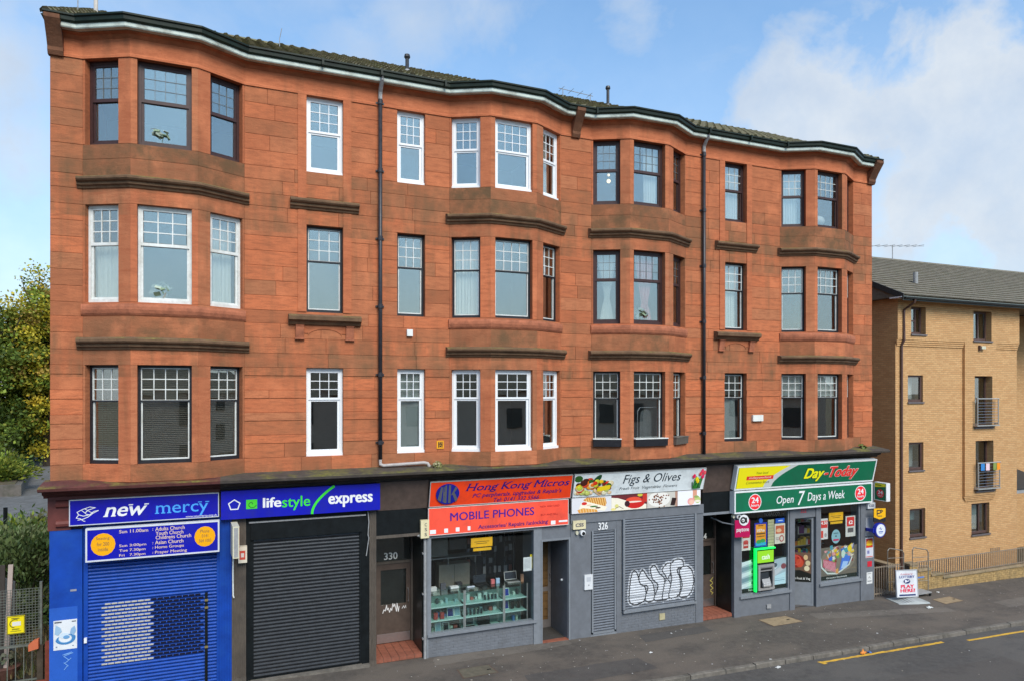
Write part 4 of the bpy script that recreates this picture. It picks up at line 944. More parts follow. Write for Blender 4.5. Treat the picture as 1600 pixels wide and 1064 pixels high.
# --- 5: corner convenience shop
S5 = thing('shopfront', 'grey corner convenience shop front with open door between two poster windows', 'shopfront', (20, 0, zg(20)))
for x0, x1 in ((17.26, 17.52), (19.42, 19.62), (20.50, 20.68)): MB().box(x0, x1, -.06, .2, -.35, 3.05).build('pier', 'grey_paint', S5)
MB().box(22.42, 23.03, -.06, .33, -.35, 3.6).build('pier', 'grey_paint', S5)
for x0, x1, zb, zt in ((17.52, 19.42, .46, 3.05), (20.68, 22.42, .50, 3.05)):
    MB().box(x0, x1, -.03, .15, -.35, zb).build('riser', 'grey_paint', S5)
    f = MB(); box_ring(f, x0, x1, zb, zt, .05, -.03, .06); f.build('window_frame', 'grey_trim', S5); MB().box(x0-.06, x1+.04, -.11, .0, zb-.07, zb).build('sill', 'grey_trim', S5)
    MB().box(x0+.05, x1-.05, .0, .008, zb+.05, zt-.05).build('pane', 'shop_glass', S5)
MB().box(18.50, 18.66, -.075, -.03, -.02, .10).build('vent', 'pipe_grey', S5)
MB().box(19.62, 20.50, -.03, .1, 2.64, 3.05).build('door_head', 'grey_paint', S5)
DX, DA = 20.46, R(-32)                                        # leaf hinged at the far jamb, swung inwards
lf = thing('shop_door', 'grey framed glass shop door standing half open under the corner shop sign', 'door', (DX, .02, -.19), rot=(0, 0, DA)); lf['W'] = .82; lf['H'] = 2.80
f = MB(); box_ring(f, -.82, 0, 0, 2.8, .06, -.02, .02); f.box(-.76, -.06, -.015, .015, .06, .74); f.build('leaf', 'grey_trim', lf, loc=(0, 0, 0))
MB().box(-.76, -.06, -.004, .002, .74, 2.74).build('pane', 'shop_glass', lf, loc=(0, 0, 0))
MB().tube([(-.72, -.02, 1.1), (-.72, -.06, 1.1), (-.72, -.06, 1.4), (-.72, -.02, 1.4)], .013, 8).build('handle', 'steel', lf, loc=(0, 0, 0))
MB().box(19.62, 20.5, .0, .5, -.32, -.20).build('threshold', 'shop_floor', S5)
# ================================================================== shop signs
WHITE = (.8, .8, .8); NAVY = S('120a86'); rnd = random.Random(11)
def ellipse_ring(cx, cz, rx, rz, n=28, a0=0, a1=360): return [(cx+rx*math.cos(R(a0+(a1-a0)*k/n)), cz+rz*math.sin(R(a0+(a1-a0)*k/n))) for k in range(n+1)]
o = panel('shop_sign', 'long blue fascia sign lettered new mercy with a white dove outline', 'sign', .36, 3.15, 3.87, 4.40, -.17, S('0b0aa0'), border=(.5, .52, .56), bw=.018, thick=.1)
txt(o, 'new', .215, .515, .27, .72, WHITE, shear=.25, bold=.018, serif=True); txt(o, 'mercy', .555, .93, .12, .68, S('4aa0ee'), serif=True, bold=.004); txt(o, 'www.newmercy.org.uk', .765, .985, .035, .13, WHITE)
art(o, [('l', [(.045, .30), (.06, .42), (.05, .52), (.085, .62), (.13, .70), (.165, .66), (.12, .58), (.10, .48)], .014, WHITE), ('l', [(.06, .42), (.09, .36), (.13, .40), (.155, .52), (.185, .55), (.15, .45), (.12, .32), (.085, .24), (.055, .22)], .014, WHITE), ('l', [(.08, .58), (.11, .42), (.13, .40)], .012, WHITE), ('l', [(.10, .63), (.135, .5), (.15, .45)], .012, WHITE), ('l', [(.045, .30), (.07, .27), (.09, .17), (.10, .16)], .012, WHITE)])
o = panel('shop_sign', 'blue service times board with two yellow circles under the church sign', 'sign', .66, 3.16, 3.13, 3.81, -.26, S('0a0fa6'), border=(.62, .64, .68), bw=.032, thick=.12)
art(o, [('e', .125, .5, .088, .34, S('f0a80c')), ('e', .885, .52, .082, .32, S('f0a80c'))])
for s, a, b_, v in (('Sun 11.00am', .24, .452, .80), ('Sun 3:00pm', .24, .438, .36), ('Tue 7.30pm', .24, .432, .215), ('Fri   7.30pm', .24, .432, .07)): txt(o, s, a, b_, v, v+.10, (.75, .55, .45), bold=.012)
for s, a, b_, v in (('Adults Church', .505, .728, .80), ('Youth Church', .508, .718, .665), ('Childrens Church', .508, .778, .535), ('Asian Church', .503, .718, .385), ('Home Groups', .503, .722, .225), ('Prayer Meeting', .503, .745, .07)): txt(o, s, a, b_, v, v+.115, (.75, .55, .45), bold=.012)
for v in (.82, .40, .25, .10): txt(o, ':', .484, .489, v, v+.06, (.75, .55, .45), bold=.02)
for s, a, b_, v in (('Seating', .075, .17, .62), ('for 200', .08, .168, .46), ('inside', .088, .16, .30)): txt(o, s, a, b_, v, v+.11, (.12, .08, .06))
for s, a, b_, v in (('Phone', .85, .92, .64), ('0141', .86, .91, .49), ('564 1003', .838, .935, .34)): txt(o, s, a, b_, v, v+.10, (.12, .08, .06))
GREEN = S('3fd83a')
o = panel('shop_sign', 'blue fascia sign lettered lifestyle express with a green swoosh', 'sign', 3.19, 6.66, 3.80, 4.42, -.20, S('0a12a8'), thick=.15)
txt(o, 'life', .247, .36, .34, .70, WHITE, bold=.03); txt(o, 'style', .364, .54, .19, .70, GREEN, bold=.012); txt(o, 'express', .655, .95, .19, .63, WHITE, bold=.035)
pent = [(.0775+.035*math.cos(R(90+72*k)), .5+.185*math.sin(R(90+72*k))) for k in range(6)]
art(o, [('l', pent, .022, WHITE), ('r', .147, .213, .33, .66, S('49c832')), ('l', [(.18+(.004+.0032*k)*math.cos(k*.75), .5+(.02+.018*k)*math.sin(k*.75)) for k in range(9)], .016, (.02, .12, .03))])
arc = [(.552+.14*(k/14)**1.55, .03+.95*(k/14)**.85) for k in range(15)]; art(o, [('l', arc, .055, GREEN)], y=-.004, name='swoosh')
ORG = S('f0441a'); PUR = S('2a1470')
o = panel('shop_sign', 'orange leaning fascia sign lettered Hong Kong Micros with a round monogram', 'sign', 7.87, 11.76, 3.76, 4.40, -.12, ORG, tilt=R(14), border=(.42, .42, .40), bw=.016, thick=.04)
txt(o, 'Hong Kong Micros', .235, .98, .48, .86, PUR, shear=.3, bold=.012, serif=True); txt(o, "PC perpherals, upgrades & Repair's", .285, .925, .24, .45, PUR, shear=.25, serif=True, bold=.012); txt(o, 'Tel: 0141 332 5566', .435, .76, .055, .22, PUR, shear=.25, bold=.012)
G3 = S('5a5a60'); mono = MB().cyl_y(.117*o['W'], .5*o['H'], .077*o['W'], .40*o['H'], -.03, 0, 28).build('disc', MC(S('14208a')), o, loc=(0, 0, 0))
art(o, [('p', [(.052, .30), (.075, .22), (.082, .78), (.07, .80)], G3), ('p', [(.088, .45), (.10, .45), (.10, .60), (.085, .60)], G3), ('p', [(.093, .17), (.111, .15), (.108, .86), (.096, .85)], G3), ('p', [(.122, .15), (.138, .15), (.134, .86), (.120, .86)], G3), ('p', [(.138, .45), (.165, .80), (.178, .72), (.15, .47)], G3), ('p', [(.143, .55), (.17, .18), (.185, .28), (.158, .58)], G3), ('r', .086, .092, .2, .8, G3)], y=-.032, name='monogram')
o = panel('shop_sign', 'salmon red lower sign lettered MOBILE PHONES with white squares', 'sign', 7.86, 11.70, 3.06, 3.74, -.12, S('f4553f'), border=(.72, .6, .56), bw=.014, thick=.06)
txt(o, 'MOBILE PHONES', .145, .74, .48, .78, S('461a86'), bold=.014); txt(o, 'Accessories/ Repairs /unlocking', .335, .845, .07, .26, PUR, serif=True, bold=.014); txt(o, 'NEW AND USED', .785, .93, .74, .81, S('a81a20')); txt(o, 'BUY AND SELL', .79, .92, .42, .49, S('a81a20'))
art(o, [('r', .010, .050, .06, .21, WHITE), ('r', .105, .131, .07, .22, WHITE), ('r', .183, .208, .08, .23, WHITE), ('r', .264, .283, .09, .24, WHITE), ('r', .865, .90, .05, .20, WHITE), ('r', .925, .992, .12, .19, WHITE), ('r', .2835, .2850, .02, .98, S('d84030'))])
# fruit shop: leaning sign and food picture strip
o = panel('shop_sign', 'pale grey leaning sign lettered Figs & Olives with fruit and tulips', 'sign', 11.80, 16.06, 3.77, 4.40, -.14, S('dfe5e6'), tilt=R(15), border=(.5, .51, .5), bw=.014, thick=.05)
txt(o, 'Figs & Olives', .355, .80, .36, .88, S('22303a'), shear=.22, bold=.002); txt(o, 'Fresh Fruit  Vegetables  Flowers', .335, .78, .16, .33, S('39444a'), shear=.2)
it = []
fr_cols = [S('d8341c'), S('e8741e'), S('f0c020'), S('7a1c20'), S('4a2018'), S('c8d040'), S('e8d8b0'), S('2e5a24'), S('e04828'), S('f0a030')]
it += [('e', .03, .80, .03, .14, S('2e5a24')), ('e', .16, .72, .045, .12, S('1c4a28'), .8), ('e', .15, .6, .05, .1, S('24502a'), -.4)]
for k in range(75):
    u = .015+rnd.random()*.25; v = .12+rnd.random()*(.62-.9*abs(u-.12)); s = rnd.uniform(.012, .026); c = rnd.choice(fr_cols)
    if v < .3: c = rnd.choice([S('e8c8a0'), S('e0b080'), S('e8e0c0'), S('c8d070')])
    it += [('e', u, v, s, s*5.2, sc(c, .75)), ('e', u-.002, v+.02, s*.8, s*4.2, c), ('e', u-s*.3, v+s*2, s*.25, s*1.2, sc(c, 1.5))]
for k in range(5): it.append(('e', .215, .28+.035*k, .05, .035, S('f0d020'), .15))
for k in range(26): u = .90+rnd.random()*.07; it.append(('l', [(u, .08), (u+rnd.uniform(-.015, .015), .3+rnd.random()*.35)], .025, rnd.choice([S('2e7a2a'), S('48a038'), S('1e5a20')])))
for u, v, c in ((.905, .66, 'd81e50'), (.93, .52, 'f0d818'), (.94, .42, 'f0c818'), (.955, .76, 'e84048'), (.975, .62, 'd81e58'), (.965, .88, 'e04060'), (.985, .8, 'e05058')): it += [('e', u, v, .012, .10, S(c)), ('e', u+.004, v+.02, .005, .07, sc(S(c), 1.4))]
art(o, it)
o = panel('food_picture_strip', 'strip of toasted sandwich, steak, chocolate and macaroon pictures', 'sign', 11.80, 15.98, 3.33, 3.755, -.12, S('d8d4cc'), thick=.06)
it = [('r', 0, .29, .0, 1, S('d9d8dc')), ('p', [(.08, .82), (.11, .98), (.245, .9), (.255, .55), (.24, .25), (.12, .62)], S('c8843a'))]
for k in range(9): it.append(('l', [(.10+.017*k, .92), (.12+.016*k, .42)], .02, S('f0cc80')))
it += [('p', [(.07, .65), (.10, .74), (.26, .3), (.24, .06), (.05, .3)], S('f2e8d2')), ('e', .09, .6, .02, .1, S('d03028')), ('e', .16, .38, .03, .05, S('3a6a28')), ('e', .19, .28, .02, .05, S('4a2a1c')), ('e', .125, .48, .02, .05, S('e8c8a8')), ('p', [(.04, .22), (.08, .32), (.18, .18), (.19, .02), (.05, .02)], S('dc9a48'))]
for k in range(6): it.append(('l', [(.06+.02*k, .28), (.065+.02*k, .04)], .016, S('f3d9a0')))
it += [('r', .29, .565, 0, 1, S('6a2a2e')), ('p', [(.29, 0), (.56, 0), (.56, .3), (.44, .5), (.34, .8), (.29, .85)], S('ece4d0')), ('e', .47, .42, .075, .36, S('c8241e')), ('e', .46, .62, .06, .2, S('e05038')), ('e', .455, .5, .07, .05, S('e8d8c8')), ('e', .41, .4, .02, .2, S('3a1c24')), ('r', .53, .565, .45, 1, S('c03428')), ('e', .51, .92, .02, .1, S('c8c040')), ('e', .33, .3, .015, .12, S('d8d080')), ('l', [(.31, .12), (.35, .25), (.38, .1)], .015, S('5a4a2a')), ('e', .305, .1, .02, .08, S('e8d888'))]
it += [('r', .565, .81, 0, 1, S('c9c4ba')), ('e', .66, .55, .09, .5, S('e6e2da')), ('r', .79, .81, 0, 1, S('b08a78'))]
for k in range(46): it.append(('e', .655+rnd.gauss(0, .028), .58+rnd.gauss(0, .2), .006, .045, rnd.choice([S('5a3424'), S('7a4a34'), S('8a5a44')]), rnd.random()*3))
it += [('p', [(.75, .1), (.765, .6), (.80, .55), (.785, .05)], S('2c1c1a')), ('r', .81, 1, 0, 1, S('eceaf0')), ('r', .935, .97, .3, 1, S('d99a80')), ('e', .92, .25, .03, .24, S('e8a0a0')), ('e', .925, .2, .022, .16, S('f0c0a8')), ('e', .975, .34, .025, .24, S('b8c878')), ('e', .975, .25, .022, .08, S('ece0d0')), ('e', .965, .55, .02, .08, S('90a860'))]
art(o, it)
# corner shop signs
DG = S('0c6a48')
o = panel('shop_sign', 'leaning green fascia sign lettered Day-Today with a yellow panel', 'sign', 17.13, 22.80, 3.67, 4.40, -.20, DG, tilt=R(13), border=(.72, .74, .74), bw=.045, thick=.16)
cur = [(.245+.17*(k/10)**1.4, .07+.87*(k/10)**.8) for k in range(11)]
art(o, [('p', [(.012, .07)]+[(u, v) for u, v in cur]+[(.012, .94)], S('c8ccc8')), ('p', [(.012, .07)]+[(u-.055, v) for u, v in cur]+[(.012, .94)], S('f2e418')), ('r', .07, .25, .40, .56, S('e03424'))])
txt(o, 'Your local', .13, .21, .64, .74, S('6a7a20'), y=-.008, shear=.2); txt(o, 'independent', .085, .235, .42, .54, (.9, .75, .6), y=-.008, shear=.2); txt(o, 'Convenience Store', .072, .225, .24, .35, S('6a7a20'), y=-.008, shear=.2)
txt(o, 'Day', .462, .612, .16, .78, S('0a3a28'), y=-.006, shear=.3, bold=.075); txt(o, 'Day', .465, .609, .18, .76, S('f4ee18'), y=-.010, shear=.3, bold=.04)
txt(o, '-Today', .608, .868, .16, .80, S('f0d0c8'), y=-.006, shear=.3, bold=.065); txt(o, '-Today', .612, .864, .18, .78, S('e8322c'), y=-.010, shear=.3, bold=.04)
o = panel('shop_sign', 'green lower sign lettered Open 7 Days a Week with red circles', 'sign', 17.13, 22.75, 2.98, 3.64, -.22, DG, border=(.72, .74, .74), bw=.045, thick=.2)
for u, v in ((.137, .47), (.906, .50)):
    art(o, [('e', u, v, .044, .375, WHITE), ('e', u, v, .040, .34, S('ee2c34'))], name='roundel'); txt(o, '24', u-.024, u+.024, v-.04, v+.22, WHITE, y=-.008, bold=.03); txt(o, 'hours', u-.026, u+.026, v-.2, v-.08, WHITE, y=-.008, bold=.02)
txt(o, 'Open', .285, .405, .20, .66, WHITE, shear=.2, bold=.004); txt(o, '7', .435, .487, .16, .82, WHITE, shear=.25, bold=.004); txt(o, 'Days a Week', .505, .783, .20, .72, WHITE, shear=.2, bold=.004)
# ---- projecting and small signs
def flag_sign(label, x, y0, y1, z0, z1, col, d=.16, border=None):
    """box sign standing out from the wall; lettered face towards -x"""
    o = panel('projecting_sign', label, 'sign', 0, y1-y0, z0, z1, 0, col, thick=d, border=border, bw=.02); o.location = (x, y1, z0); o.rotation_euler = (0, 0, R(-90)); return o
o = flag_sign('green and yellow box sign with red 24 roundel standing out from the corner', 23.03, -.52, -.06, 3.03, 3.62, DG, border=(.75, .75, .75)); art(o, [('p', [(.06, .72), (.94, .80), (.94, .95), (.06, .95)], S('f0e020')), ('r', .12, .6, .82, .88, S('7a7a20')), ('e', .5, .4, .30, .24, S('d02430'))]); txt(o, '24', .3, .7, .36, .56, WHITE, bold=.03); txt(o, 'hours', .3, .7, .24, .32, WHITE)
o = panel('payment_sign', 'yellow arrow shaped payment sign above the round blue one', 'sign', 22.70, 23.12, 2.36, 2.80, -.32, S('24262c'), thick=.03, rotz=R(-14)); art(o, [('p', [(0, .35), (.5, .18), (1, .35), (1, 1), (0, 1)], S('f2b418')), ('l', [(.28, .5), (.28, .85), (.55, .85), (.6, .72), (.5, .64), (.3, .62)], .035, (.03, .03, .03)), ('l', [(.62, .7), (.75, .8), (.62, .88)], .03, (.03, .03, .03)), ('r', .3, .7, .40, .46, (.08, .07, .03))])
o = thing('round_sign', 'round white sign in a thick blue rim on the corner pier', 'sign', (22.92, -.36, 2.09)); o['W'] = .5; o['H'] = .5
MB().cyl_y(0, 0, .24, .24, -.03, .07).build('rim', MC(S('1c2a9a')), o, loc=(0, 0, 0)); MB().cyl_y(0, 0, .20, .20, -.042, -.03).build('face', MC((.72, .74, .76)), o, loc=(0, 0, 0)); MB().box(-.30, -.20, .0, .05, -.07, .07).box(-.3, -.25, .05, .3, -.05, .05).build('arm', MC(S('1c2a9a')), o, loc=(0, 0, 0))
art(o, [('l', [(-.12, .1), (-.02, .18), (.0, .02), (.1, .1)], .02, S('2a50b0')), ('r', -.2, .2, -.12, -.06, S('3a5ab0')), ('r', -.15, .15, -.2, -.16, S('5a7ac0'))], y=-.043)
o = panel('payment_sign', 'magenta payzone flag sign with black roundel beside entrance 324', 'sign', 17.12, 17.62, 2.30, 2.80, -.26, S('b80f52'), thick=.03, rotz=R(-8)); txt(o, 'payzone', .1, .92, .26, .50, WHITE, bold=.01)
MB().cyl_y(.29, .50, .16, .16, -.02, 0, 24).build('roundel', MC((.75, .75, .75)), o, loc=(0, 0, 0)); art(o, [('e', .5, .98, .05, .05, (.02, .02, .02)), ('l', ellipse_ring(.52, 1.0, .15, .15), .05, (.02, .02, .02)), ('l', [(.72, 1.12), (.74, .88)], .05, (.02, .02, .02))], y=-.021)
for lab, x0, x1, z0, z1, vert in (('cream CSS alarm box between entrance 330 and the red signs', 7.665, 7.875, 3.02, 3.46, True), ('cream CSS alarm box above the white dome camera', 11.84, 12.22, 2.91, 3.14, False), ('white CSS alarm box at the top of the corner pier', 22.66, 23.0, 2.76, 2.95, False)):
    o = panel('alarm_box', lab, 'alarm box', x0, x1, z0, z1, -.15 if vert else -.13, S('dcd0a8') if x0 < 20 else (.65, .66, .68), thick=.1)
    if vert:
        for k, c in enumerate('CSS'): txt(o, c, .45, .72, .66-.27*k, .84-.27*k, (.05, .05, .08), bold=.01)
    else: txt(o, 'CSS', .18, .82, .3, .7, (.05, .05, .10), bold=.03)
# camera domes and little wall boxes
def cctv(x, y, z, label, group='white wall cameras'):
    t = thing('security_camera', label, 'camera', (x, y, z), group); MB().cyl_y(x, z, .075, .075, y-.06, y+.05, 18).build('housing', 'white_upvc', t); me = bpy.data.meshes.new('lens'); bm = bmesh.new(); bmesh.ops.create_uvsphere(bm, u_segments=14, v_segments=8, radius=.048); bm.to_mesh(me); bm.free(); me.materials.append(MAT['black_paint']); link('lens', me, t, (.01, -.06, -.01)); MB().cyl_y(x-.16, z+.01, .04, .055, y-.02, y+.05, 12).build('junction_box', M('cream', (.6, .57, .42), .5, .1, 6, 0), t)
cctv(12.13, -.09, 2.80, 'white dome camera beside a cream box on the grey pier by 326'); cctv(17.36, -.10, 2.88, 'white dome camera on the grey pier above the magenta sign')
o = wallbox('entry_box', 'white keypad box on the grey pier beside the narrow shutter', 'keypad', 12.20, 12.45, 1.25, 1.65, .05, (.72, .73, .74), -.05); art(o, [('r', .25, .75, .55, .85, (.5, .52, .55)), ('e', .5, .3, .08, .05, (.3, .3, .32))])
o = thing('house_number', 'white number 326 painted over the narrow door shutter', 'house number', (12.63, -.078, 2.83)); o['W'] = .30; o['H'] = .20; txt(o, '326', 0, 1, 0, 1, (.75, .75, .75), y=0, bold=.03)
o = thing('house_number', 'red number 322 on the grey panel over the corner shop door', 'house number', (19.88, -.034, 2.80)); o['W'] = .24; o['H'] = .13; txt(o, '322', 0, 1, 0, 1, S('c03040'), y=0, bold=.03)
# boxes on the brown pilaster by the blue front
t = thing('projecting_sign', 'cream edged narrow light box with a red face on the brown pilaster', 'sign', (3.47, -.35, 3.05), rot=(0, 0, R(4)))
for nm, mt, bx in (('case', 'cream', (-.07, .06, -.36, .25, 0, .68)), ('edge', 'pipe_grey', (-.045, .035, -.366, -.36, .03, .65)), ('face', None, (.06, .066, -.33, .22, .04, .64))): MB().box(*bx).build(nm, mt or MC(S('c4502c')), t, loc=(0, 0, 0))
o = wallbox('alarm_box', 'white and red alarm box under the light box on the brown pilaster', 'alarm box', 3.54, 3.72, 2.82, 3.18, .13, (.68, .62, .5), -.05); art(o, [('r', .15, .8, .2, .75, S('c85040')), ('r', .3, .65, .35, .6, (.7, .6, .55))])
tag(MB().tube([(3.44, -.1, 3.05), (3.43, -.10, 2.6), (3.435, -.10, 2.1), (3.45, -.1, 2.05)], .016, 8).build('cable', 'white_wood'), 'pale cable hanging down the brown pilaster from the light box', 'cable')
tag(MB().tube([(6.40, -.06, 3.75), (6.42, -.07, 3.5), (6.40, -.07, 3.2), (6.42, -.07, 3.12), (6.36, -.06, 2.7)], .012, 6).build('cable', 'pipe_grey'), 'loose grey cable beside the black shutter and entrance 330', 'cable')
# posters on the blue pilaster
o = panel('poster', 'white poster with a blue swirling picture pasted on the blue pilaster', 'poster', .07, .48, 1.355, 1.955, -.062, (.72, .74, .76), thick=.004)
BL = S('2a6aa8'); it = [('l', ellipse_ring(.5, .38, .42-.03*k, .20-.012*k, 20, 200-10*k, 380+10*k), .018, BL if k % 2 else S('5a94c4')) for k in range(5)]
it += [('p', [(.05, .55), (.1, .85), (.3, .75), (.36, .62), (.2, .5)], S('9ab8d0')), ('p', [(.7, .55), (.75, .7), (.9, .78), (.96, .6), (.85, .45)], S('8aaccc')), ('e', .45, .48, .2, .09, S('c8d8e4')), ('e', .55, .42, .14, .06, S('6a9cc8')), ('r', .04, .35, .92, .96, (.1, .1, .12)), ('r', .78, .96, .92, .95, (.1, .1, .12)), ('r', .1, .16, .1, .13, (.15, .2, .3)), ('r', .8, .86, .1, .13, (.15, .2, .3))]
art(o, it)
g = thing('graffiti_tag', 'faint pale scrawl scratched on the blue pilaster under the poster', 'graffiti', (.2, -.06, .95)); g['W'] = .22; g['H'] = .34; art(g, [('l', [(random.Random(k).random(), 1-k/13+random.Random(k+50).uniform(-.1, .1)) for k in range(14)], .012, S('7aa8e0'))])
o = panel('poster', 'tiny torn sticker remains high on the blue pilaster', 'sticker', .36, .47, 2.52, 2.56, -.056, (.3, .3, .34), thick=.004)
# stickers and notices on the corner pier
o = panel('notice_board', 'grey metal notice panel behind the round blue sign', 'sign', 22.62, 22.98, 1.86, 2.46, -.078, (.36, .37, .40), thick=.016, border=(.45, .45, .46), bw=.012)
o = panel('poster', 'red and yellow burger poster on the grey corner pier', 'poster', 22.63, 22.97, 1.14, 1.80, -.07, (.7, .68, .68), thick=.006); art(o, [('r', .06, .94, .5, .95, S('b02020')), ('e', .5, .75, .4, .12, S('e8a020')), ('e', .5, .66, .42, .06, S('f0c828')), ('r', .1, .9, .52, .58, S('e8481c')), ('r', .1, .9, .1, .45, (.6, .6, .66)), ('r', .2, .5, .2, .36, (.2, .2, .4)), ('r', .06, .94, .03, .07, S('c03030'))])
o = panel('sticker', 'small red sticker on the grey corner pier', 'sticker', 22.72, 22.92, .84, 1.02, -.066, S('c82838'), thick=.003)
o = panel('notice', 'small white notice low on the grey corner pier', 'notice', 22.68, 22.94, .28, .66, -.066, (.72, .72, .7), thick=.003); art(o, [('r', .15, .8, .86, .9, (.2, .2, .2)), ('l', [(.3, .5), (.5, .62), (.65, .45)], .015, (.2, .2, .2)), ('r', .15, .85, .18, .28, (.3, .3, .3))])
# ================================================================== corner shop windows
Y_IN = .016
o = panel('poster', 'orange lottery poster in a blue frame in the corner shop window', 'poster', 18.09, 18.58, 1.86, 2.60, Y_IN, S('ef9a22'), thick=.01, border=S('2330a0'), bw=.045); txt(o, '107m', .2, .8, .62, .74, (.9, .85, .7), bold=.03); art(o, [('e', .5, .13, .42, .14, S('2ea4d0')), ('e', .35, .22, .2, .08, S('3a9a50')), ('e', .65, .25, .22, .08, S('3a9a50')), ('r', .15, .85, .52, .58, S('6a4a20')), ('r', .2, .8, .42, .46, S('8a5a20')), ('r', .3, .7, .86, .9, S('8a5a20'))]); MB().cyl_y(.245, .80, .075, .075, -.01, .01, 20).build('roundel', MC(S('2a60c0')), o, loc=(0, 0, 0))
o = panel('poster', 'white poster with red pictures under a blue strip', 'poster', 18.88, 19.30, 1.90, 2.52, Y_IN, S('dcd2c0'), thick=.006); art(o, [('r', .1, .9, .5, .9, S('c8603c')), ('e', .4, .66, .25, .1, S('e8b890')), ('l', ellipse_ring(.66, .25, .18, .14), .03, S('b04040')), ('r', .12, .4, .2, .24, (.4, .3, .3)), ('r', .12, .4, .28, .32, (.4, .3, .3))])
o = panel('poster', 'small blue strip card in the corner shop window', 'card', 18.92, 19.27, 2.54, 2.68, Y_IN, S('1a5ac8'), thick=.006); art(o, [('r', .3, .8, .4, .6, (.6, .7, .85))])
o = panel('price_strip', 'cream strip of small cards hanging behind the shop glass', 'card strip', 18.63, 18.87, 1.60, 2.66, .03, S('b8b48a'), thick=.006); art(o, [('r', .0, 1, k/12, k/12+.012, (.25, .24, .16)) for k in range(1, 12)])
o = panel('poster', 'white poster with a red tin below the magenta sign', 'poster', 17.60, 17.94, 1.80, 2.26, Y_IN, (.7, .66, .6), thick=.006); art(o, [('r', .2, .75, .15, .6, S('b83a34')), ('e', .48, .6, .26, .08, S('c85048')), ('r', .25, .7, .3, .4, (.75, .5, .45)), ('r', .1, .9, .82, .96, S('c03030'))])
# cash machine with its green light frame
t = thing('cash_machine', 'grey cash machine in a glowing green frame set in the shop window', 'cash machine', (18.06, -.10, .55)); t['W'] = .70; t['H'] = 1.26
M('green_glow', (.02, .6, .12), .4, 0, 1, 0, emit=((.0, .85, .07), .9)); M('lime_lit', (.26, .55, .02), .4, .03, 3, 0, emit=((.3, .8, .03), .10)); M('atm_grey', (.33, .32, .31), .45, .08, 9, .02, metal=.2)
MB().box(0, .70, .0, .3, 0, 1.26).build('surround', 'black_paint', t, loc=(0, 0, 0))
MB().box(-.05, -.002, -.03, .06, 0, 1.30).build('light_strip', 'green_glow', t, loc=(0, 0, 0)); MB().box(-.002, .72, -.03, .06, 1.262, 1.30).build('light_strip', 'green_glow', t, loc=(0, 0, 0))
MB().box(.04, .66, -.012, 0, .86, 1.22).build('header', 'lime_lit', t, loc=(0, 0, 0)); txt(t, 'cash', .28, .72, .76, .88, (.8, .9, .7), y=-.016, bold=.03)
f = MB(); box_ring(f, .04, .66, .03, .80, .07, -.05, .0); f.build('fascia', 'atm_grey', t, loc=(0, 0, 0)); MB().box(.11, .59, -.03, 0, .60, .74).build('visor', 'atm_grey', t, loc=(0, 0, 0)); art(t, [('r', .2, .8, .515, .56, (.02, .02, .02))], y=-.052)
MB().prism([(-.005, .12), (-.09, .14), (-.09, .19), (-.005, .40)], 'x', .20, .50).build('keypad_shelf', 'atm_grey', t, loc=(0, 0, 0)); MB().prism([(-.01, .36), (-.03, .38), (-.01, .56)], 'x', .14, .46).build('screen', M('screen', (.03, .035, .04), .2, .1, 3, 0), t, loc=(0, 0, 0))
art(t, [('r', .3+.08*i, .36+.08*i, .14+.045*j, .17+.045*j, (.6, .6, .6)) for i in range(4) for j in range(2)], y=-.095, name='keys')
# printed films on the glass
def film(label, x0, x1, z0, z1, items, title, tb):
    o = panel('window_film', label, 'window film', x0, x1, z0, z1, Y_IN+.02, S('20302c'), thick=.003); art(o, items, y=-.001)
    if title: txt(o, title, *tb, (.75, .76, .72), y=-.012, bold=.008)
    return o
it = [('r', 0, 1, .12, .95, S('a8bcc4')), ('r', 0, 1, .0, .12, S('16241f'))]
for k in range(5): it += [('p', [(-.0, .25+.17*k), (.0, .12+.17*k), (.26, .22+.17*k), (.28, .33+.17*k)], S(('d8e2e6', '7a94a0')[k % 2])), ('e', .255, .28+.17*k, .03, .05, S('5a6a74'))]
it += [('p', [(.64, .48), (.92, .72), (.98, .62), (.70, .36)], S('c8ccd0')), ('e', .94, .68, .06, .09, S('8a4a50')), ('e', .72, .72, .08, .12, S('d0d6da')), ('e', .75, .74, .05, .07, S('4a5a66')), ('p', [(.62, .12), (.98, .12), (.98, .5), (.66, .36)], S('bfe0e8')), ('r', .66, .96, .24, .26, S('7aa0b0')), ('r', .66, .96, .30, .31, S('7aa0b0')), ('p', [(.62, .95), (.68, .9), (.9, .95)], S('20282c'))]
film('printed film of rolled newspapers across the lower shop window', 17.58, 19.36, .52, 1.50, it, 'Newspapers & Magazines', (.16, .74, .015, .095))
it = [('r', 0, 1, .12, 1, S('6f675c')), ('r', 0, 1, 0, .12, S('16241f')), ('e', .5, .6, .46, .42, S('857a6a'))]
for k in range(60):
    u, v = .12+rnd.random()*.72, .42+rnd.random()*.5; c = rnd.choice(['d8443a', 'e8d8c0', '3a6ad0', 'f0c828', 'c87a3a', '7ab04a', 'e8a0a0', '4aa0b0', 'f0f0e8', '8a3a30', 'd8c8b0']); it.append(('p', [(u, v), (u+rnd.uniform(.03, .10), v+rnd.uniform(-.04, .04)), (u+rnd.uniform(.03, .09), v+rnd.uniform(.06, .18)), (u-.02, v+rnd.uniform(.05, .14))], sc(S(c), .9)))
it += [('p', [(.52, .25), (.72, .30), (.82, .66), (.60, .72)], S('4a7ad8')), ('p', [(.56, .3), (.7, .32), (.76, .5), (.62, .52)], S('a8c8f0')), ('e', .80, .9, .06, .1, S('f0d020')), ('e', .62, .75, .05, .13, S('c8dcc8')), ('p', [(.08, .42), (.40, .22), (.44, .50), (.10, .66)], S('c05a6a'))]
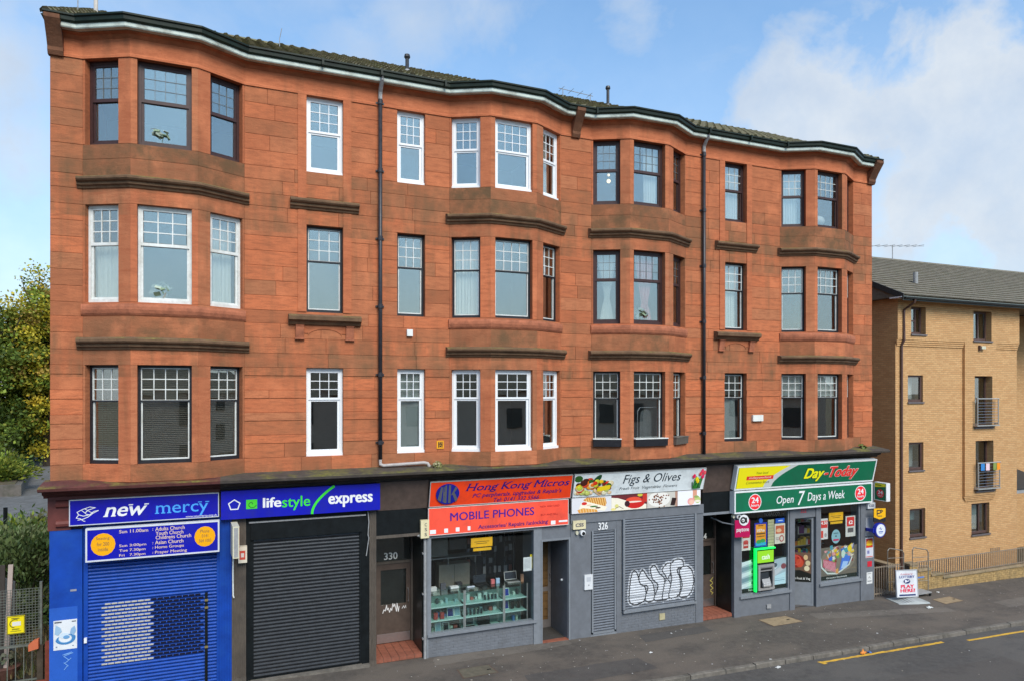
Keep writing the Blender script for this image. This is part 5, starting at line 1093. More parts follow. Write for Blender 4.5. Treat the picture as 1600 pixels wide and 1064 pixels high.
for k in range(9): it.append(('l', [(.10+.035*k, .62-.015*k), (.16+.032*k, .30-.012*k)], .02, S('e8b0b8')))
it += [('l', [(.02, .68), (.05, .40), (.2, .20), (.45, .16), (.6, .26), (.78, .40), (.86, .62)], .05, S('cfd8d0')), ('p', [(.42, .16), (.5, .16), (.48, .32), (.42, .3)], S('d89a58'))]
film('printed film of a shopping basket full of groceries', 20.74, 22.36, .56, 1.60, it, 'Grocery Essentials', (.17, .72, .015, .085))
o = panel('poster', 'red and white price poster beside the open shop door', 'poster', 20.74, 21.07, 1.88, 2.54, Y_IN, (.7, .66, .62), thick=.006); art(o, [('r', .05, .95, .55, .9, S('d83a34')), ('r', .05, .4, .08, .42, S('d84a3a')), ('e', .7, .2, .16, .1, (.4, .35, .35))]); txt(o, '4.50', .1, .9, .72, .86, (.9, .85, .8), y=-.008, bold=.02)
o = panel('poster', 'white and red poster marked two pounds in the end window', 'poster', 21.84, 22.27, 1.88, 2.55, Y_IN, (.68, .64, .58), thick=.006); art(o, [('r', .12, .88, .5, .95, S('d8322c')), ('r', .2, .8, .2, .42, (.12, .1, .1))]); txt(o, '£2', .3, .7, .60, .78, (.9, .9, .88), y=-.008, bold=.03)
for lab, x0, x1, z0, z1 in (('yellow alarm company sign hung in the end shop window', 21.12, 21.73, 2.44, 2.70), ('yellow alarm company sign hung in the phone shop window', 9.02, 9.60, 2.64, 2.87)):
    o = panel('alarm_sign', lab, 'sign', x0, x1, z0, z1, Y_IN+.03 if x0 < 20 else Y_IN, S('f0b21c'), thick=.02); art(o, [('r', .15, .85, .55, .62, S('7a5a18')), ('r', .25, .75, .35, .42, S('7a5a18'))]); q = o['W']; MB().box(.06, q-.03, 0, .02, -.10, -.03).build('lower_strip', MC(S('e8b01c')), o, loc=(0, 0, 0))
o = thing('oval_sign', 'pale blue oval card hanging in the end shop window', 'card', (21.42, Y_IN, 1.93)); o['W'] = .4; o['H'] = .46; MB().cyl_y(0, 0, .19, .225, 0, .006, 26).build('card', MC(S('8ab4bc')), o, loc=(0, 0, 0)); art(o, [('r', -.3, .3, -.3, -.18, S('c82a60')), ('e', 0, .02, .08, .07, S('3a5a68')), ('r', -.25, .25, .2, .26, S('4a6a74'))], y=-.002)
# inside the corner shop: tobacco gantry, shelves with goods
o = panel('tobacco_gantry', 'dark tobacco cabinet lettered in white inside the corner shop', 'cabinet', 19.5, 21.3, 1.5, 2.62, 1.5, (.02, .024, .03), thick=.3); txt(o, 'TOBACCO', .18, .56, .84, .93, (.75, .75, .75), bold=.02); art(o, [('r', .6, .68, .86, .88, WHITE)]+[('r', .1+.22*i, .28+.22*i, .1+.2*j, .2+.2*j, (.10, .13, .20)) for i in range(4) for j in range(3)])
pal = ['c83a30', '3a6ac0', 'e0c040', '50a050', 'd8d8d0', 'c87a30', '7a3a80', '40a0a8']
def shelf_unit(label, x0, x1, y, zs, n, grp):
    t = thing('shelf_unit', label, 'shelves', (x0, y, zg(x0))); b0 = zg(x0)
    MB().box(x0, x1, y+.3, y+.33, b0, b0+max(zs)+.4).build('back', 'shop_dark', t)
    for z in zs: MB().box(x0, x1, y, y+.3, b0+z, b0+z+.025).build('shelf', 'alu', t)
    mb = MB()
    for z in zs:
        x = x0+.03
        while x < x1-.12:
            wd, h = rnd.uniform(.06, .14), rnd.uniform(.12, .28); mb.box(x, x+wd, y+.03, y+.2, b0+z+.025, b0+z+.025+h, S(rnd.choice(pal))); x += wd+.015
    struct(mb.build('goods', 'print', t), 'stuff')
shelf_unit('shelves of packets along the back of the corner shop', 17.6, 19.4, 2.2, (.3, .7, 1.1, 1.5, 1.9, 2.3), 8, 0); shelf_unit('tall shelves of groceries behind the basket window', 21.0, 22.6, 1.6, (.3, .7, 1.1, 1.5, 1.9, 2.3), 8, 0)
art(lf, [('p', [(-.92, .28), (-.08, .28), (-.08, .60), (-.92, .60)], S('6a5040')), ('e', -.62, .50, .3, .075, S('8a2018')), ('e', -.7, .53, .12, .05, S('b83a28')), ('e', -.5, .48, .14, .05, S('c04a30')), ('l', ellipse_ring(-.62, .51, .16, .05), .04, S('c85040')), ('e', -.24, .42, .1, .03, S('d8cca8')), ('e', -.2, .48, .09, .03, S('c8b890')), ('e', -.28, .545, .08, .03, S('d0b080')), ('p', [(-.92, .27), (-.08, .27), (-.08, .36), (-.5, .40), (-.92, .39)], S('181a16'))], y=-.008)
txt(lf, 'Fresh Fruit & Veg', -.88, -.12, .285, .32, (.75, .75, .7), y=-.02, bold=.01)
# ================================================================== phone shop interior
CASE = MAT['case_glass']
def showcase(x0, x1, label):
    t = thing('display_case', label, 'display case', (x0, .30, .45)); y0, y1, z0, z1 = .30, .78, .42, 1.50
    MB().box(x0+.02, x1-.02, y0+.02, y1, -.05, .42).build('plinth', 'shop_dark', t); MB().box(x0+.03, x1-.03, y1-.02, y1-.012, .43, 1.30).build('back', M('case_back', (.17, .24, .23), .4, .1, 4, 0), t)
    for xx in (x0, x1-.025):
        for yy in (y0, y1-.025): MB().box(xx, xx+.025, yy, yy+.025, z0, z1).build('post', 'alu', t)
    for z in (z0, .78, 1.12): MB().box(x0+.026, x1-.026, y0+.03, y1-.03, z, z+.012).build('shelf', M('shelf_glass', (.48, .62, .60), .2, .05, 3, 0), t); MB().box(x0+.026, x1-.026, y0+.01, y0+.03, z-.004, z+.026).build('shelf_edge', 'white_upvc', t)
    MB().box(x0, x1, y0, y1, z1, z1+.012).build('top', CASE, t); MB().box(x0+.026, x1-.026, y0+.002, y0+.008, z0, z1).build('pane', CASE, t)
showcase(7.99, 8.93, 'glass display case with red boxes beside the entrance of number 330'); showcase(8.94, 10.02, 'wide glass display case of laptops in the middle of the phone shop window'); showcase(10.03, 10.70, 'glass display case of phones beside the shop door pillar')
M('tablet_white', (.7, .7, .7), .35, .03, 3, 0)
def slab(name, label, cat, x, y, z, wd, h, lean, body, face, grp):
    t = thing(name, label, cat, (x, y, z), grp, (R(-lean), 0, R(rnd.uniform(-10, 10)))); MB().block(0, wd, -.012, .0, 0, h, .004).build('body', body, t, loc=(0, 0, 0)); MB().box(wd*.09, wd*.91, -.0135, -.012, h*.1, h*.9).build('screen', MC(face, .15), t, loc=(0, 0, 0))
slab('tablet', 'white tablet with blue screen in the case beside entrance 330', 'tablet', 8.52, .48, .80, .17, .24, 14, 'tablet_white', S('1a2a70'), 'tablets in the display cases')
slab('tablet', 'white tablet with pale screen beside the blue screened one', 'tablet', 8.71, .48, .80, .17, .24, 14, 'tablet_white', S('8aa0b0'), 'tablets in the display cases')
slab('tablet', 'white tablet with grey blue screen on the lowest case shelf', 'tablet', 8.20, .46, .44, .17, .25, 12, 'tablet_white', S('8a9cac'), 'tablets in the display cases')
slab('tablet', 'white tablet with black screen on the lowest case shelf', 'tablet', 8.40, .46, .44, .17, .25, 12, 'tablet_white', S('20262c'), 'tablets in the display cases')
slab('tablet', 'tablet with bright blue screen on the top shelf by the pillar', 'tablet', 10.08, .5, 1.15, .17, .22, 12, 'tablet_white', S('2038a0'), 'tablets in the display cases')
slab('tablet', 'tablet with bright blue screen on the middle shelf by the pillar', 'tablet', 10.08, .5, .80, .17, .24, 12, 'tablet_white', S('1c3088'), 'tablets in the display cases')
for k, x in enumerate((10.30, 10.48)): slab('phone', 'black phone standing on the middle shelf by the pillar', 'phone', x, .5, .81, .09, .19, 12, 'black_paint', S('101418'), 'black phones by the pillar')
for k in range(9): slab('phone', 'small dark handset standing in the middle display case', 'phone', 9.02+k*.10, .45, .80 if k < 5 else 1.14, .055, .13, 10, 'black_paint', S('2a343c'), 'small handsets in the middle case')
for k, (x, z) in enumerate(((8.16, .80), (8.33, .80))):
    t = tag(MB().block(x, x+.10, .42, .50, z, z+.16, .004).build('box', M('red_box', (.5, .05, .05), .5, .1, 6, 0)), 'small red phone box on the middle shelf of the case', 'box', 'red phone boxes')
def laptop(label, x, y, z, wd, col, scr_, rz=0):
    t = thing('laptop', label, 'laptop', (x, y, z), 'laptops in the phone shop', (0, 0, R(rz))); MB().block(0, wd, -wd*.68, 0, 0, .022, .003).build('base', col, t, loc=(0, 0, 0)); MB().box(.02, wd-.02, -wd*.4, -.03, .022, .026).build('keyboard', 'black_paint', t, loc=(0, 0, 0)); mb = MB().box(0, wd, 0, .014, .02, wd*.66).build('lid', col, t, loc=(0, 0, 0), rot=(R(-14), 0, 0)); link('screen', MB().box(.015, wd-.015, -.003, 0, .04, wd*.62).mesh('screen', MC(scr_, .15)), mb)
laptop('black laptop open on top of the middle display case', 9.30, .66, 1.515, .36, 'black_paint', (.01, .01, .012)); laptop('silver laptop open on the display case by the pillar', 10.18, .66, 1.515, .36, 'alu', (.02, .022, .03)); laptop('black laptop on the lowest shelf of the middle case', 9.42, .66, .436, .34, 'black_paint', (.02, .02, .022)); laptop('grey laptop on the lowest shelf beside the black one', 9.02, .66, .436, .30, 'alu', (.05, .06, .07)); laptop('dark laptop on the lowest shelf of the case near entrance 330', 8.62, .66, .436, .30, 'black_paint', (.03, .03, .032))
t = tag(MB().block(9.75, 9.98, .40, .66, .436, .47, .004).build('box', M('pale_box', (.5, .62, .58), .5, .05, 4, 0)), 'flat pale green carton on the lowest shelf', 'box')
o = panel('notice', 'white printed notice taped inside the phone shop glass', 'notice', 10.46, 10.70, 1.90, 2.26, .032, (.72, .73, .72), thick=.003); art(o, [('r', .1, .8, .85-.09*k, .88-.09*k, (.4, .4, .42)) for k in range(8)])
o = panel('notice', 'narrow yellow notice behind the white one at the pillar', 'notice', 10.66, 10.73, 1.95, 2.32, .05, S('e0c81c'), thick=.003)
# rear of the shop: worktop, beige cupboards, shelf, hanging packets
t = thing('workbench', 'cluttered workbench across the back of the phone shop', 'workbench', (8.0, 1.6, 0)); MB().box(7.95, 10.2, 1.7, 2.3, .95, 1.0).build('top', M('bench', (.14, .12, .10), .6, .2, 5, .05), t); MB().box(8.0, 8.05, 1.75, 2.25, 0, .95).build('leg', 'shop_dark', t); MB().box(10.1, 10.15, 1.75, 2.25, 0, .95).build('leg', 'shop_dark', t)
for x0, x1, z0, z1, c, lab in ((8.75, 9.65, 1.05, 1.75, (.36, .33, .26), 'beige cupboard on the workbench at the back'), (8.1, 9.0, 2.0, 2.5, (.30, .29, .26), 'pale box unit on the upper shelf at the back')):
    o = panel('cupboard', lab, 'cupboard', x0, x1, z0, z1, 2.0, c, thick=.4); W_, H_ = o['W'], o['H']; art(o, [('r', .49, .51, .02, .98, sc(c, .4)), ('r', .42, .46, .45, .55, (.3, .3, .3))])
t = thing('wall_shelf', 'long shelf on brackets across the back of the phone shop', 'shelf', (8.0, 2.3, 1.9)); MB().box(7.9, 10.0, 2.0, 2.4, 1.92, 1.95).build('board', 'alu', t); [MB().box(x, x+.03, 2.0, 2.4, 1.75, 1.92).build('bracket', 'alu', t) for x in (8.2, 9.0, 9.8)]
for k in range(9):
    x = 8.0+k*.24+rnd.uniform(0, .06); z = 1.0; h = rnd.uniform(.08, .34); tag(MB().block(x, x+rnd.uniform(.08, .2), 1.75, 1.95, z, z+h, .005).build('parts_box', MC(rnd.choice([(.45, .44, .42), (.08, .08, .09), (.3, .32, .34), (.55, .55, .52)]))), 'small box of parts on the cluttered workbench', 'box', 'boxes on the workbench')
t = thing('pegboard', 'dark pegboard at the back of the phone shop', 'pegboard', (9.7, 2.5, 1.2)); MB().box(9.7, 11.3, 2.6, 2.63, 1.1, 3.1).build('board', 'shop_dark', t); [MB().tube([(9.74+k*.3, 2.58, 1.1+.0), (9.74+k*.3, 2.58, 3.1)], .008, 6).build('rail', 'alu', t) for k in range(6)]
for r in range(6):
    for c in range(9):
        if rnd.random() < .2: continue
        x, z = 9.74+c*.165+rnd.uniform(-.02, .02), 1.25+r*.30+rnd.uniform(-.02, .02); wd, h = rnd.uniform(.07, .11), rnd.uniform(.14, .22); q = tag(MB().block(x, x+wd, 2.50, 2.53, z, z+h, .004).build('hanging_pack', MC(rnd.choice([(.5, .5, .5), (.3, .3, .32), (.12, .12, .13), (.6, .58, .55), (.4, .15, .12)]))), 'accessory packet hanging on the pegboard', 'packet', 'accessory packets on the pegboard')

# small goods crowding the case shelves and counter tops
gc = [(.7, .7, .7), (.6, .62, .62), (.05, .05, .06), (.55, .12, .1), (.15, .25, .6), (.7, .68, .6), (.35, .45, .5), (.75, .75, .72)]
cn = {0: 'white', 1: 'pale grey', 2: 'black', 3: 'red', 4: 'blue', 5: 'cream', 6: 'steel grey', 7: 'off white'}
for (x0, x1), zs_ in (((8.03, 8.9), (1.132, .792, .432)), ((8.98, 9.98), (1.132, .792)), ((10.28, 10.66), (1.132, .432))):
    for z in zs_:
        x = x0
        while x < x1-.1:
            k = rnd.randrange(8); wd, h = rnd.uniform(.05, .11), rnd.uniform(.06, .17)
            if rnd.random() < .75: tag(MB().block(x, x+wd, .60, .70, z+.002, z+h, .004).build('carton', MC(gc[k])), '%s carton at the back of a display case shelf' % cn[k], 'box', '%s cartons in the display cases' % cn[k])
            x += wd+rnd.uniform(.02, .07)
for x, y, wd, d_, h, c, lab in ((8.08, .45, .16, .12, .10, (.6, .6, .58), 'small pale card reader on the display case top'), (8.36, .5, .14, .10, .16, (.08, .08, .09), 'black speaker cube on the display case top'), (8.62, .48, .22, .14, .05, (.7, .7, .68), 'white parcel lying on the display case top'), (9.05, .42, .20, .05, .03, (.65, .68, .75), 'slim white packet on the display case top'), (9.74, .5, .10, .08, .12, (.6, .15, .15), 'red tin on the display case top'), (9.88, .5, .10, .06, .14, (.35, .5, .65), 'blue card stand on the display case top'), (10.56, .42, .08, .05, .2, (.7, .35, .2), 'orange leaflet stand on the case by the pillar')):
    tag(MB().block(x, x+wd, y, y+d_, 1.514, 1.514+h, .004).build('counter_box', MC(c)), lab, 'box')
for x0, x1, z0, z1, y, c, lab in ((7.95, 8.5, 1.4, 1.85, 2.6, (.3, .29, .26), 'grey cupboard door at the back of the phone shop'), (9.1, 9.62, 2.1, 2.6, 2.2, (.12, .12, .12), 'dark monitor on the upper shelf of the phone shop'), (8.2, 8.42, 1.01, 1.42, 1.72, (.5, .5, .48), 'pale kettle shaped jug on the workbench')):
    tag(MB().block(x0, x1, y, y+.2, z0, z1, .02).build('shop_fitting', MC(c)), lab, 'fitting')
# ================================================================== pale brick flats next door
def brickmat(name, c1, c2, mortar, bw=.225, bh=.075):
    m, nt, b = pm(name); g = nd(nt, 'ShaderNodeNewGeometry'); s = nd(nt, 'ShaderNodeSeparateXYZ'); nt.links.new(g.outputs['Position'], s.inputs[0])
    cb = nd(nt, 'ShaderNodeCombineXYZ'); nt.links.new(math_n(nt, 'ADD', s.outputs[0], s.outputs[1]), cb.inputs[0]); nt.links.new(s.outputs[2], cb.inputs[1])
    br = nd(nt, 'ShaderNodeTexBrick'); nt.links.new(cb.outputs[0], br.inputs['Vector']); br.inputs['Scale'].default_value = 1; br.inputs['Brick Width'].default_value = bw; br.inputs['Row Height'].default_value = bh
    br.inputs['Mortar Size'].default_value = .007; br.inputs['Mortar Smooth'].default_value = .3; br.inputs['Color1'].default_value = (*c1, 1); br.inputs['Color2'].default_value = (*c2, 1); br.inputs['Mortar'].default_value = (*mortar, 1); br.inputs['Bias'].default_value = -.1
    c = mixc(nt, ramp(nt, noise(nt, .8, 5, .6), [(.4, (0, 0, 0)), (.75, (.4, .4, .4))]), br.outputs[0], sc(c1, .7)); c = mixc(nt, ramp(nt, noise(nt, 25, 3), [(.3, (.25, .25, .25)), (.6, (0, 0, 0))]), c, sc(c1, .5))
    nt.links.new(c, b.inputs['Base Color']); b.inputs['Roughness'].default_value = .9; b.inputs['Specular IOR Level'].default_value = .2
    bump(nt, b, math_n(nt, 'SUBTRACT', 1.0, br.outputs['Fac']), .9, .012)
brickmat('buff_brick', (.68, .40, .185), (.57, .305, .13), (.44, .29, .15)); brickmat('dark_brick', (.22, .15, .07), (.33, .22, .10), (.12, .10, .07))
M('slate_tile', (.17, .147, .11), .9, .3, 4, .3, dirt=(.12, .115, .07)); M('window_brown', (.10, .055, .045), .5, .2, 8, .05)
NX0, NX1, NY, NZ0, NE = 26.75, 33.92, 2.0, -.7, 10.10
NB = thing('brick_flats', 'four storey pale buff brick flats with a tiled roof behind a railing', 'building', (30, 2, zg(30)))
nb0 = Vector(NB['_b'])
W1 = [(27.47, 28.28, 8.78, 9.83), (27.42, 28.25, 6.19, 7.22), (27.47, 28.28, 3.56, 4.63), (27.52, 28.38, .97, 2.07)]
W2 = [(31.04, 32.15, 8.64, 9.82), (31.12, 32.2, 5.15, 7.22), (31.17, 32.27, 2.58, 4.60), (31.07, 32.17, .80, 2.06)]
def holed(x0, x1, z0, z1, y0, y1, ops):
    ss = sorted({x0, x1} | {v for o_ in ops for v in o_[:2] if x0 < v < x1}); zs = sorted({z0, z1} | {v for o_ in ops for v in o_[2:4] if z0 < v < z1}); mb = MB()
    for a, b_ in zip(ss, ss[1:]):
        run = None
        for c, d in zip(zs, zs[1:]):
            solid = not any(o_[0] < (a+b_)/2 < o_[1] and o_[2] < (c+d)/2 < o_[3] for o_ in ops)
            if solid: run = (run[0], d) if run else (c, d)
            if (not solid or d == z1) and run: mb.box(a, b_, y0, y1, run[0], run[1]); run = None
    return mb
holed(NX0, NX1, NZ0, NE, NY+.10, NY+.45, W1+W2).build('front_wall', 'buff_brick', NB)
holed(NX0, NX1, 8.56, NE, NY, NY+.099, W1+W2).build('upper_storey', 'buff_brick', NB)
holed(30.53, 32.45, 2.40, 8.559, NY, NY+.099, W2).build('projecting_strip', 'buff_brick', NB)
MB().box(NX0-.0, NX0+.40, NY+.45, NY+10.5, NZ0, NE).build('side_wall', 'buff_brick', NB)
mb = MB().prism([(NY+.12, NE), (NY+5.3, 12.82), (NY+10.4, NE)], 'x', NX0, NX0+.38); mb.build('gable', 'buff_brick', NB)
MB().box(NX1-.40, NX1, NY+.45, NY+10.5, NZ0, NE).build('side_wall', 'buff_brick', NB); MB().box(NX1, NX1+10, NY+2.2, NY+10.4, NZ0, NE).build('set_back_wall', 'buff_brick', NB)
for k in range(3):
    zz_ = 8.56-.075*(k+1); MB().box(NX0-.02+.03*k, 30.53-.001, NY+.022*(k+1)+.0, NY+.0995, zz_, zz_+.074).build('corbel_course', 'buff_brick', NB); MB().box(32.451, NX1-.01, NY+.022*(k+1), NY+.0995, zz_, zz_+.074).build('corbel_course', 'buff_brick', NB)
    zz_ = 2.40-.075*(k+1); MB().box(30.53+.06*k, 32.45-.03*k, NY+.022*(k+1), NY+.0995, zz_, zz_+.074).build('corbel_course', 'buff_brick', NB)
rt = MB(); rt.fix = False; EA, EB = NY-.45, NY+5.3; za, zb = NE+.06, 12.95; nr = 19; s2 = (zb-za)/(EB-EA)
for r in range(nr):
    ya, yb = EA+(EB-EA)*r/nr, EA+(EB-EA)*(r+1)/nr; z0, z1 = za+s2*(ya-EA), za+s2*(yb-EA); x0, x1 = NX0-.25, NX1+10
    rt.face([(x0, ya, z0+.06), (x1, ya, z0+.06), (x1, yb, z1+.02), (x0, yb, z1+.02)]); rt.face([(x0, ya+.02, z0+.02), (x1, ya+.02, z0+.02), (x1, ya, z0+.06), (x0, ya, z0+.06)])
roof = rt.build('roof', 'slate_tile', NB); MB().prism([(EA+.02, za-.03), (EB, zb-.05), (EB+5.7, za-.03)], 'x', NX0-.24, NX1+9.9).build('roof_body', 'slate_tile', NB)
MB().prism([(EB-.12, zb-.04), (EB, zb+.07), (EB+.12, zb-.04)], 'x', NX0-.25, NX1+10).build('ridge', 'slate_tile', NB)
M('verge_dark', (.03, .032, .032), .6, .2, 6, .1); mb = MB()
mb.prism([(EA, za-.16), (EA, za+.06), (EB, zb+.06), (EB, zb-.16)], 'x', NX0-.29, NX0-.251); mb.build('verge_board', 'verge_dark', NB)
MB().box(NX0-.27, NX1+10, NY-.44, NY-.40, NE-.13, NE+.03).build('fascia_board', M('fascia_grey', (.10, .125, .12), .5, .1, 5, 0), NB); MB().box(NX0-.3, NX1+10, NY-.40, NY+.12, NE-.02, NE+.02).build('soffit', 'white_upvc', NB)
MB().prism([(NY-.56, NE-.02), (NY-.53, NE-.08), (NY-.45, NE-.08), (NY-.442, NE+.0)], 'x', NX0-.25, NX1+10).build('gutter', 'verge_dark', NB)
MB().tube([(NX0+.28, NY-.5, NE-.08), (NX0+.28, NY-.46, NE-.2), (NX0+.28, NY-.05, NE-.42), (NX0+.28, NY-.05, 8.55), (NX0+.26, NY+.04, 8.35), (NX0+.26, NY+.04, NZ0)], .045, 10).build('drainpipe', 'window_brown', NB)
MB().tube([(29.3, NY+1.2, 10.9), (29.3, NY+1.2, 11.45)], .09, 10).build('roof_vent', 'pipe_grey', NB)
for i, (x0, x1, z0, z1) in enumerate(W1+W2):
    top = 8.56 < z0; fy = (NY if (top or (i > 4 and i < 7)) else NY+.10)+(.20, .06, .07, .07, .22, .26, .26, .10)[i]; wd, h = x1-x0, z1-z0
    f = MB(); box_ring(f, 0, wd, 0, h, .075, 0, .08, .10)
    if i in (4, 7): f.box(wd*.52, wd*.52+.06, 0, .08, .1, h-.075)
    if i == 0: f.box(.075, wd*.55, 0, .08, h*.48, h*.48+.05); f.box(wd*.55, wd*.55+.06, 0, .08, .1, h-.075)
    wo = f.build('window', 'window_brown', NB, loc=tuple(Vector((x0, fy, z0))-nb0))
    link('pane', MB().box(.075, wd-.075, .03, .036, .1, h-.075).mesh('pane', 'window_glass'), wo, (0, 0, 0), (random.uniform(-.01, .01), 0, random.uniform(-.02, .02)))
    link('sill', MB().box(-.03, wd+.03, -(.20, .06, .07, .07, .22, .26, .26, .10)[i]-.05, .0, -.06, .0).mesh('sill', M('sill_lead', (.14, .12, .12), .5, .2, 8, .05)), wo)
    MB().box(x0-.3, x1+.3, fy+.9, fy+.95, z0-.4, z1+.4).build('room_back', 'room_dark', NB)
def ndrape(x0, x1, z0, z1, y, mat, label):
    mb = MB(); mb.fix = False; n = 16
    for k in range(n):
        a, b_ = x0+(x1-x0)*k/n, x0+(x1-x0)*(k+1)/n; mb.face([(a, y+.02*math.sin(k*1.9), z0), (b_, y+.02*math.sin((k+1)*1.9), z0), (b_, y+.02*math.sin((k+1)*1.9), z1), (a, y+.02*math.sin(k*1.9), z1)])
    tag(link('curtain', mb.mesh('curtain', mat, False, (x0, y, z0)), None, (x0, y, z0)), label, 'curtain')
M('teal_blind', (.42, .58, .56), .8, .05, 4, 0)
ndrape(27.6, 28.15, 6.3, 7.1, 2.52, 'net_curtain', 'pale blind in the brick flats window that tilts open'); ndrape(27.6, 28.3, 1.55, 2.0, 2.52, 'teal_blind', 'pale teal half blind in the lowest small brick flats window'); ndrape(31.15, 32.1, 1.5, 2.0, 2.52, 'teal_blind', 'pale teal half blind in the wide lowest brick flats window'); ndrape(31.15, 32.1, .9, 1.5, 2.54, 'net_curtain', 'white net curtain low in the wide brick flats window'); ndrape(31.1, 31.5, 8.75, 9.75, 2.44, 'net_curtain', 'white curtain in the wide window under the flats roof'); ndrape(28.0, 28.2, 3.65, 4.5, 2.52, 'net_curtain', 'grey drape beside the frame in third row small window of flats')
for x0, x1, z0, z1, lab in ((31.05, 32.32, 5.25, 6.30, 'steel balcony rail with horizontal bars on the third floor of brick flats'), (31.10, 32.40, 2.70, 3.72, 'steel balcony rail hung with coloured cloths on the brick flats')):
    t = thing('balcony_rail', lab, 'balcony', (x0, NY-.1, z0)); y = NY-.16
    for xx in (x0, x1): MB().tube([(xx, y, z0), (xx, y, z1)], .02, 8).build('post', 'alu', t); MB().box(xx-.015, xx+.015, y, NY, z0+.02, z0+.06).build('stay', 'alu', t)
    MB().tube([(x0-.05, y, z1), (x1+.05, y, z1)], .025, 8).build('handrail', 'alu', t); MB().box(x0-.05, x1+.05, y-.03, NY, z0-.05, z0-.01).build('ledge', 'alu', t)
    for k in range(8): MB().tube([(x0, y, z0+.08+k*.115), (x1, y, z0+.08+k*.115)], .009, 6).build('rail', 'steel', t)
for x, c, lab in ((31.20, '3a8ad0', 'blue'), (31.50, 'e8c8d0', 'pink'), (31.95, '8a9a50', 'olive'), (32.15, 'f09020', 'orange')):
    o = panel('hanging_cloth', '%s cloth hung on the balcony rail of the brick flats' % lab, 'cloth', x, x+.22, 3.42, 3.70, NY-.20, S(c), thick=.012)
t = thing('wall_lamp', 'small bulkhead lamp on the brick below the wide upper window', 'lamp', (31.5, NY-.05, 8.3)); MB().box(31.32, 31.38, NY-.08, NY, 8.25, 8.45).build('plate', 'window_brown', t); MB().box(31.38, 31.62, NY-.12, NY, 8.30, 8.42).build('lamp_shade', 'cream', t)
t = thing('roof_aerial', 'thin television aerial above the roof of brick flats', 'aerial', (33.0, 7.2, 12.9)); MB().tube([(33, 7.2, 12.9), (33, 7.2, 13.65)], .02, 6).build('mast', 'pipe_grey', t); MB().tube([(31.6, 7.2, 13.5), (35.2, 7.2, 13.78)], .014, 6).build('boom', 'pipe_grey', t); [MB().tube([(31.8+k*.5, 6.9, 13.52+.04*k), (31.8+k*.5, 7.5, 13.52+.04*k)], .008, 5).build('element', 'pipe_grey', t) for k in range(7)]
t = thing('porch', 'grey roofed entrance porch at the far corner of brick flats', 'porch', (35, 2.5, zg(35))); MB().prism([(2.3, 2.35), (2.3, 2.45), (4.2, 3.1), (4.2, 2.35)], 'x', 33.95, 37).build('roof', 'verge_dark', t); MB().box(34.1, 34.25, 2.45, 2.6, -.6, 2.35).build('post', 'pipe_grey', t); MB().box(33.95, 37, 2.22, 2.30, 2.28, 2.40).build('gutter', 'pipe_grey', t)
# dwarf wall of separate bricks with railing on top, stepped towards the passage
DW = thing('dwarf_wall', 'low buff brick wall stepping up towards the shop passage', 'wall', (25.4, .17, zg(25.4))); d0 = Vector(DW['_b'])
bmesh_cache = {}
def course(x0, x1, z, y, r, sx=.225):
    x = x0-(.112 if r % 2 else 0)
    while x < x1-.01:
        a, b_ = max(x, x0)+.004, min(x+sx, x1)-.004
        if b_-a > .03:
            key = (round(b_-a, 3))
            if key not in bmesh_cache: bmesh_cache[key] = MB().block(0, b_-a, 0, .10, 0, .067, .005)
            yield a, key, z
        x += sx
prof_ = [(25.00, 25.40, .66), (25.40, 26.07, .42), (26.07, 26.69, .20), (26.69, 44, .06)]
cnt = 0; rest = MB(); mortar = MB(); meshes = {}
for x0, x1, zt in prof_:
    gz_ = zg(x1)-.12; mortar.box(x0+.003, x1-.003, .185, .38, gz_-.2, zt-.07); zt2 = zt-.075; r = 0
    z = zt2-.075
    while z > gz_-.05:
        for a, key, zc_ in course(x0, x1, z, .17, r):
            if cnt < 300 and a < 33:
                if key not in meshes: meshes[key] = bmesh_cache[key].mesh('brick', 'dark_brick_plain' if False else None)
                o = link('brick', meshes[key], DW, tuple(Vector((a, .17+random.uniform(-.003, .003), zc_+.004))-d0)); cnt += 1
            else:
                mb = bmesh_cache[key]; n = len(rest.v); rest.v += [(v[0]+a, v[1]+.17, v[2]+zc_+.004) for v in mb.v]; rest.f += [tuple(n+j for j in q) for q in mb.f]; rest.c += [None]*len(mb.f)
        z -= .075; r += 1
    MB().block(x0-.02, x1+.0, .13, .42, zt-.07, zt, .008).build('coping', M('coping_brick', (.30, .22, .13), .9, .3, 9, .4, dirt=(.12, .11, .06)), DW)
M('wall_brick', (.40, .265, .11), .92, .35, 7, .5, dirt=(.16, .12, .06))
for me in meshes.values(): me.materials.append(MAT['wall_brick'])
mortar.build('mortar', M('mortar_grey', (.14, .11, .08), .95, .3, 9, .3), DW)
if rest.f: rest.fix = False; struct(rest.build('brickwork', 'wall_brick', DW), 'stuff')
RL = thing('railing', 'brown metal railing of upright bars along the dwarf wall of the flats', 'railing', (26, .27, .06)); M('rail_paint', (.24, .19, .14), .6, .25, 9, .1)
MB().box(25.45, 44, .255, .285, .64, .67).build('top_rail', 'rail_paint', RL); MB().box(26.70, 44, .255, .285, .10, .13).build('bottom_rail', 'rail_paint', RL)
bm_ = {}
x = 25.5
while x < 40:
    zb = .66 if x < 25.4 else .42 if x < 26.07 else .20 if x < 26.69 else .06
    ext = .14 if 29.3 < x < 29.95 else 0
    key = (round(zb, 2), ext)
    if key not in bm_: bm_[key] = MB().box(-.012, .012, .258, .282, zb, .66+ext).mesh('bar', 'rail_paint')
    link('bar', bm_[key], RL, (x-26, -.27, -.06)); x += .115
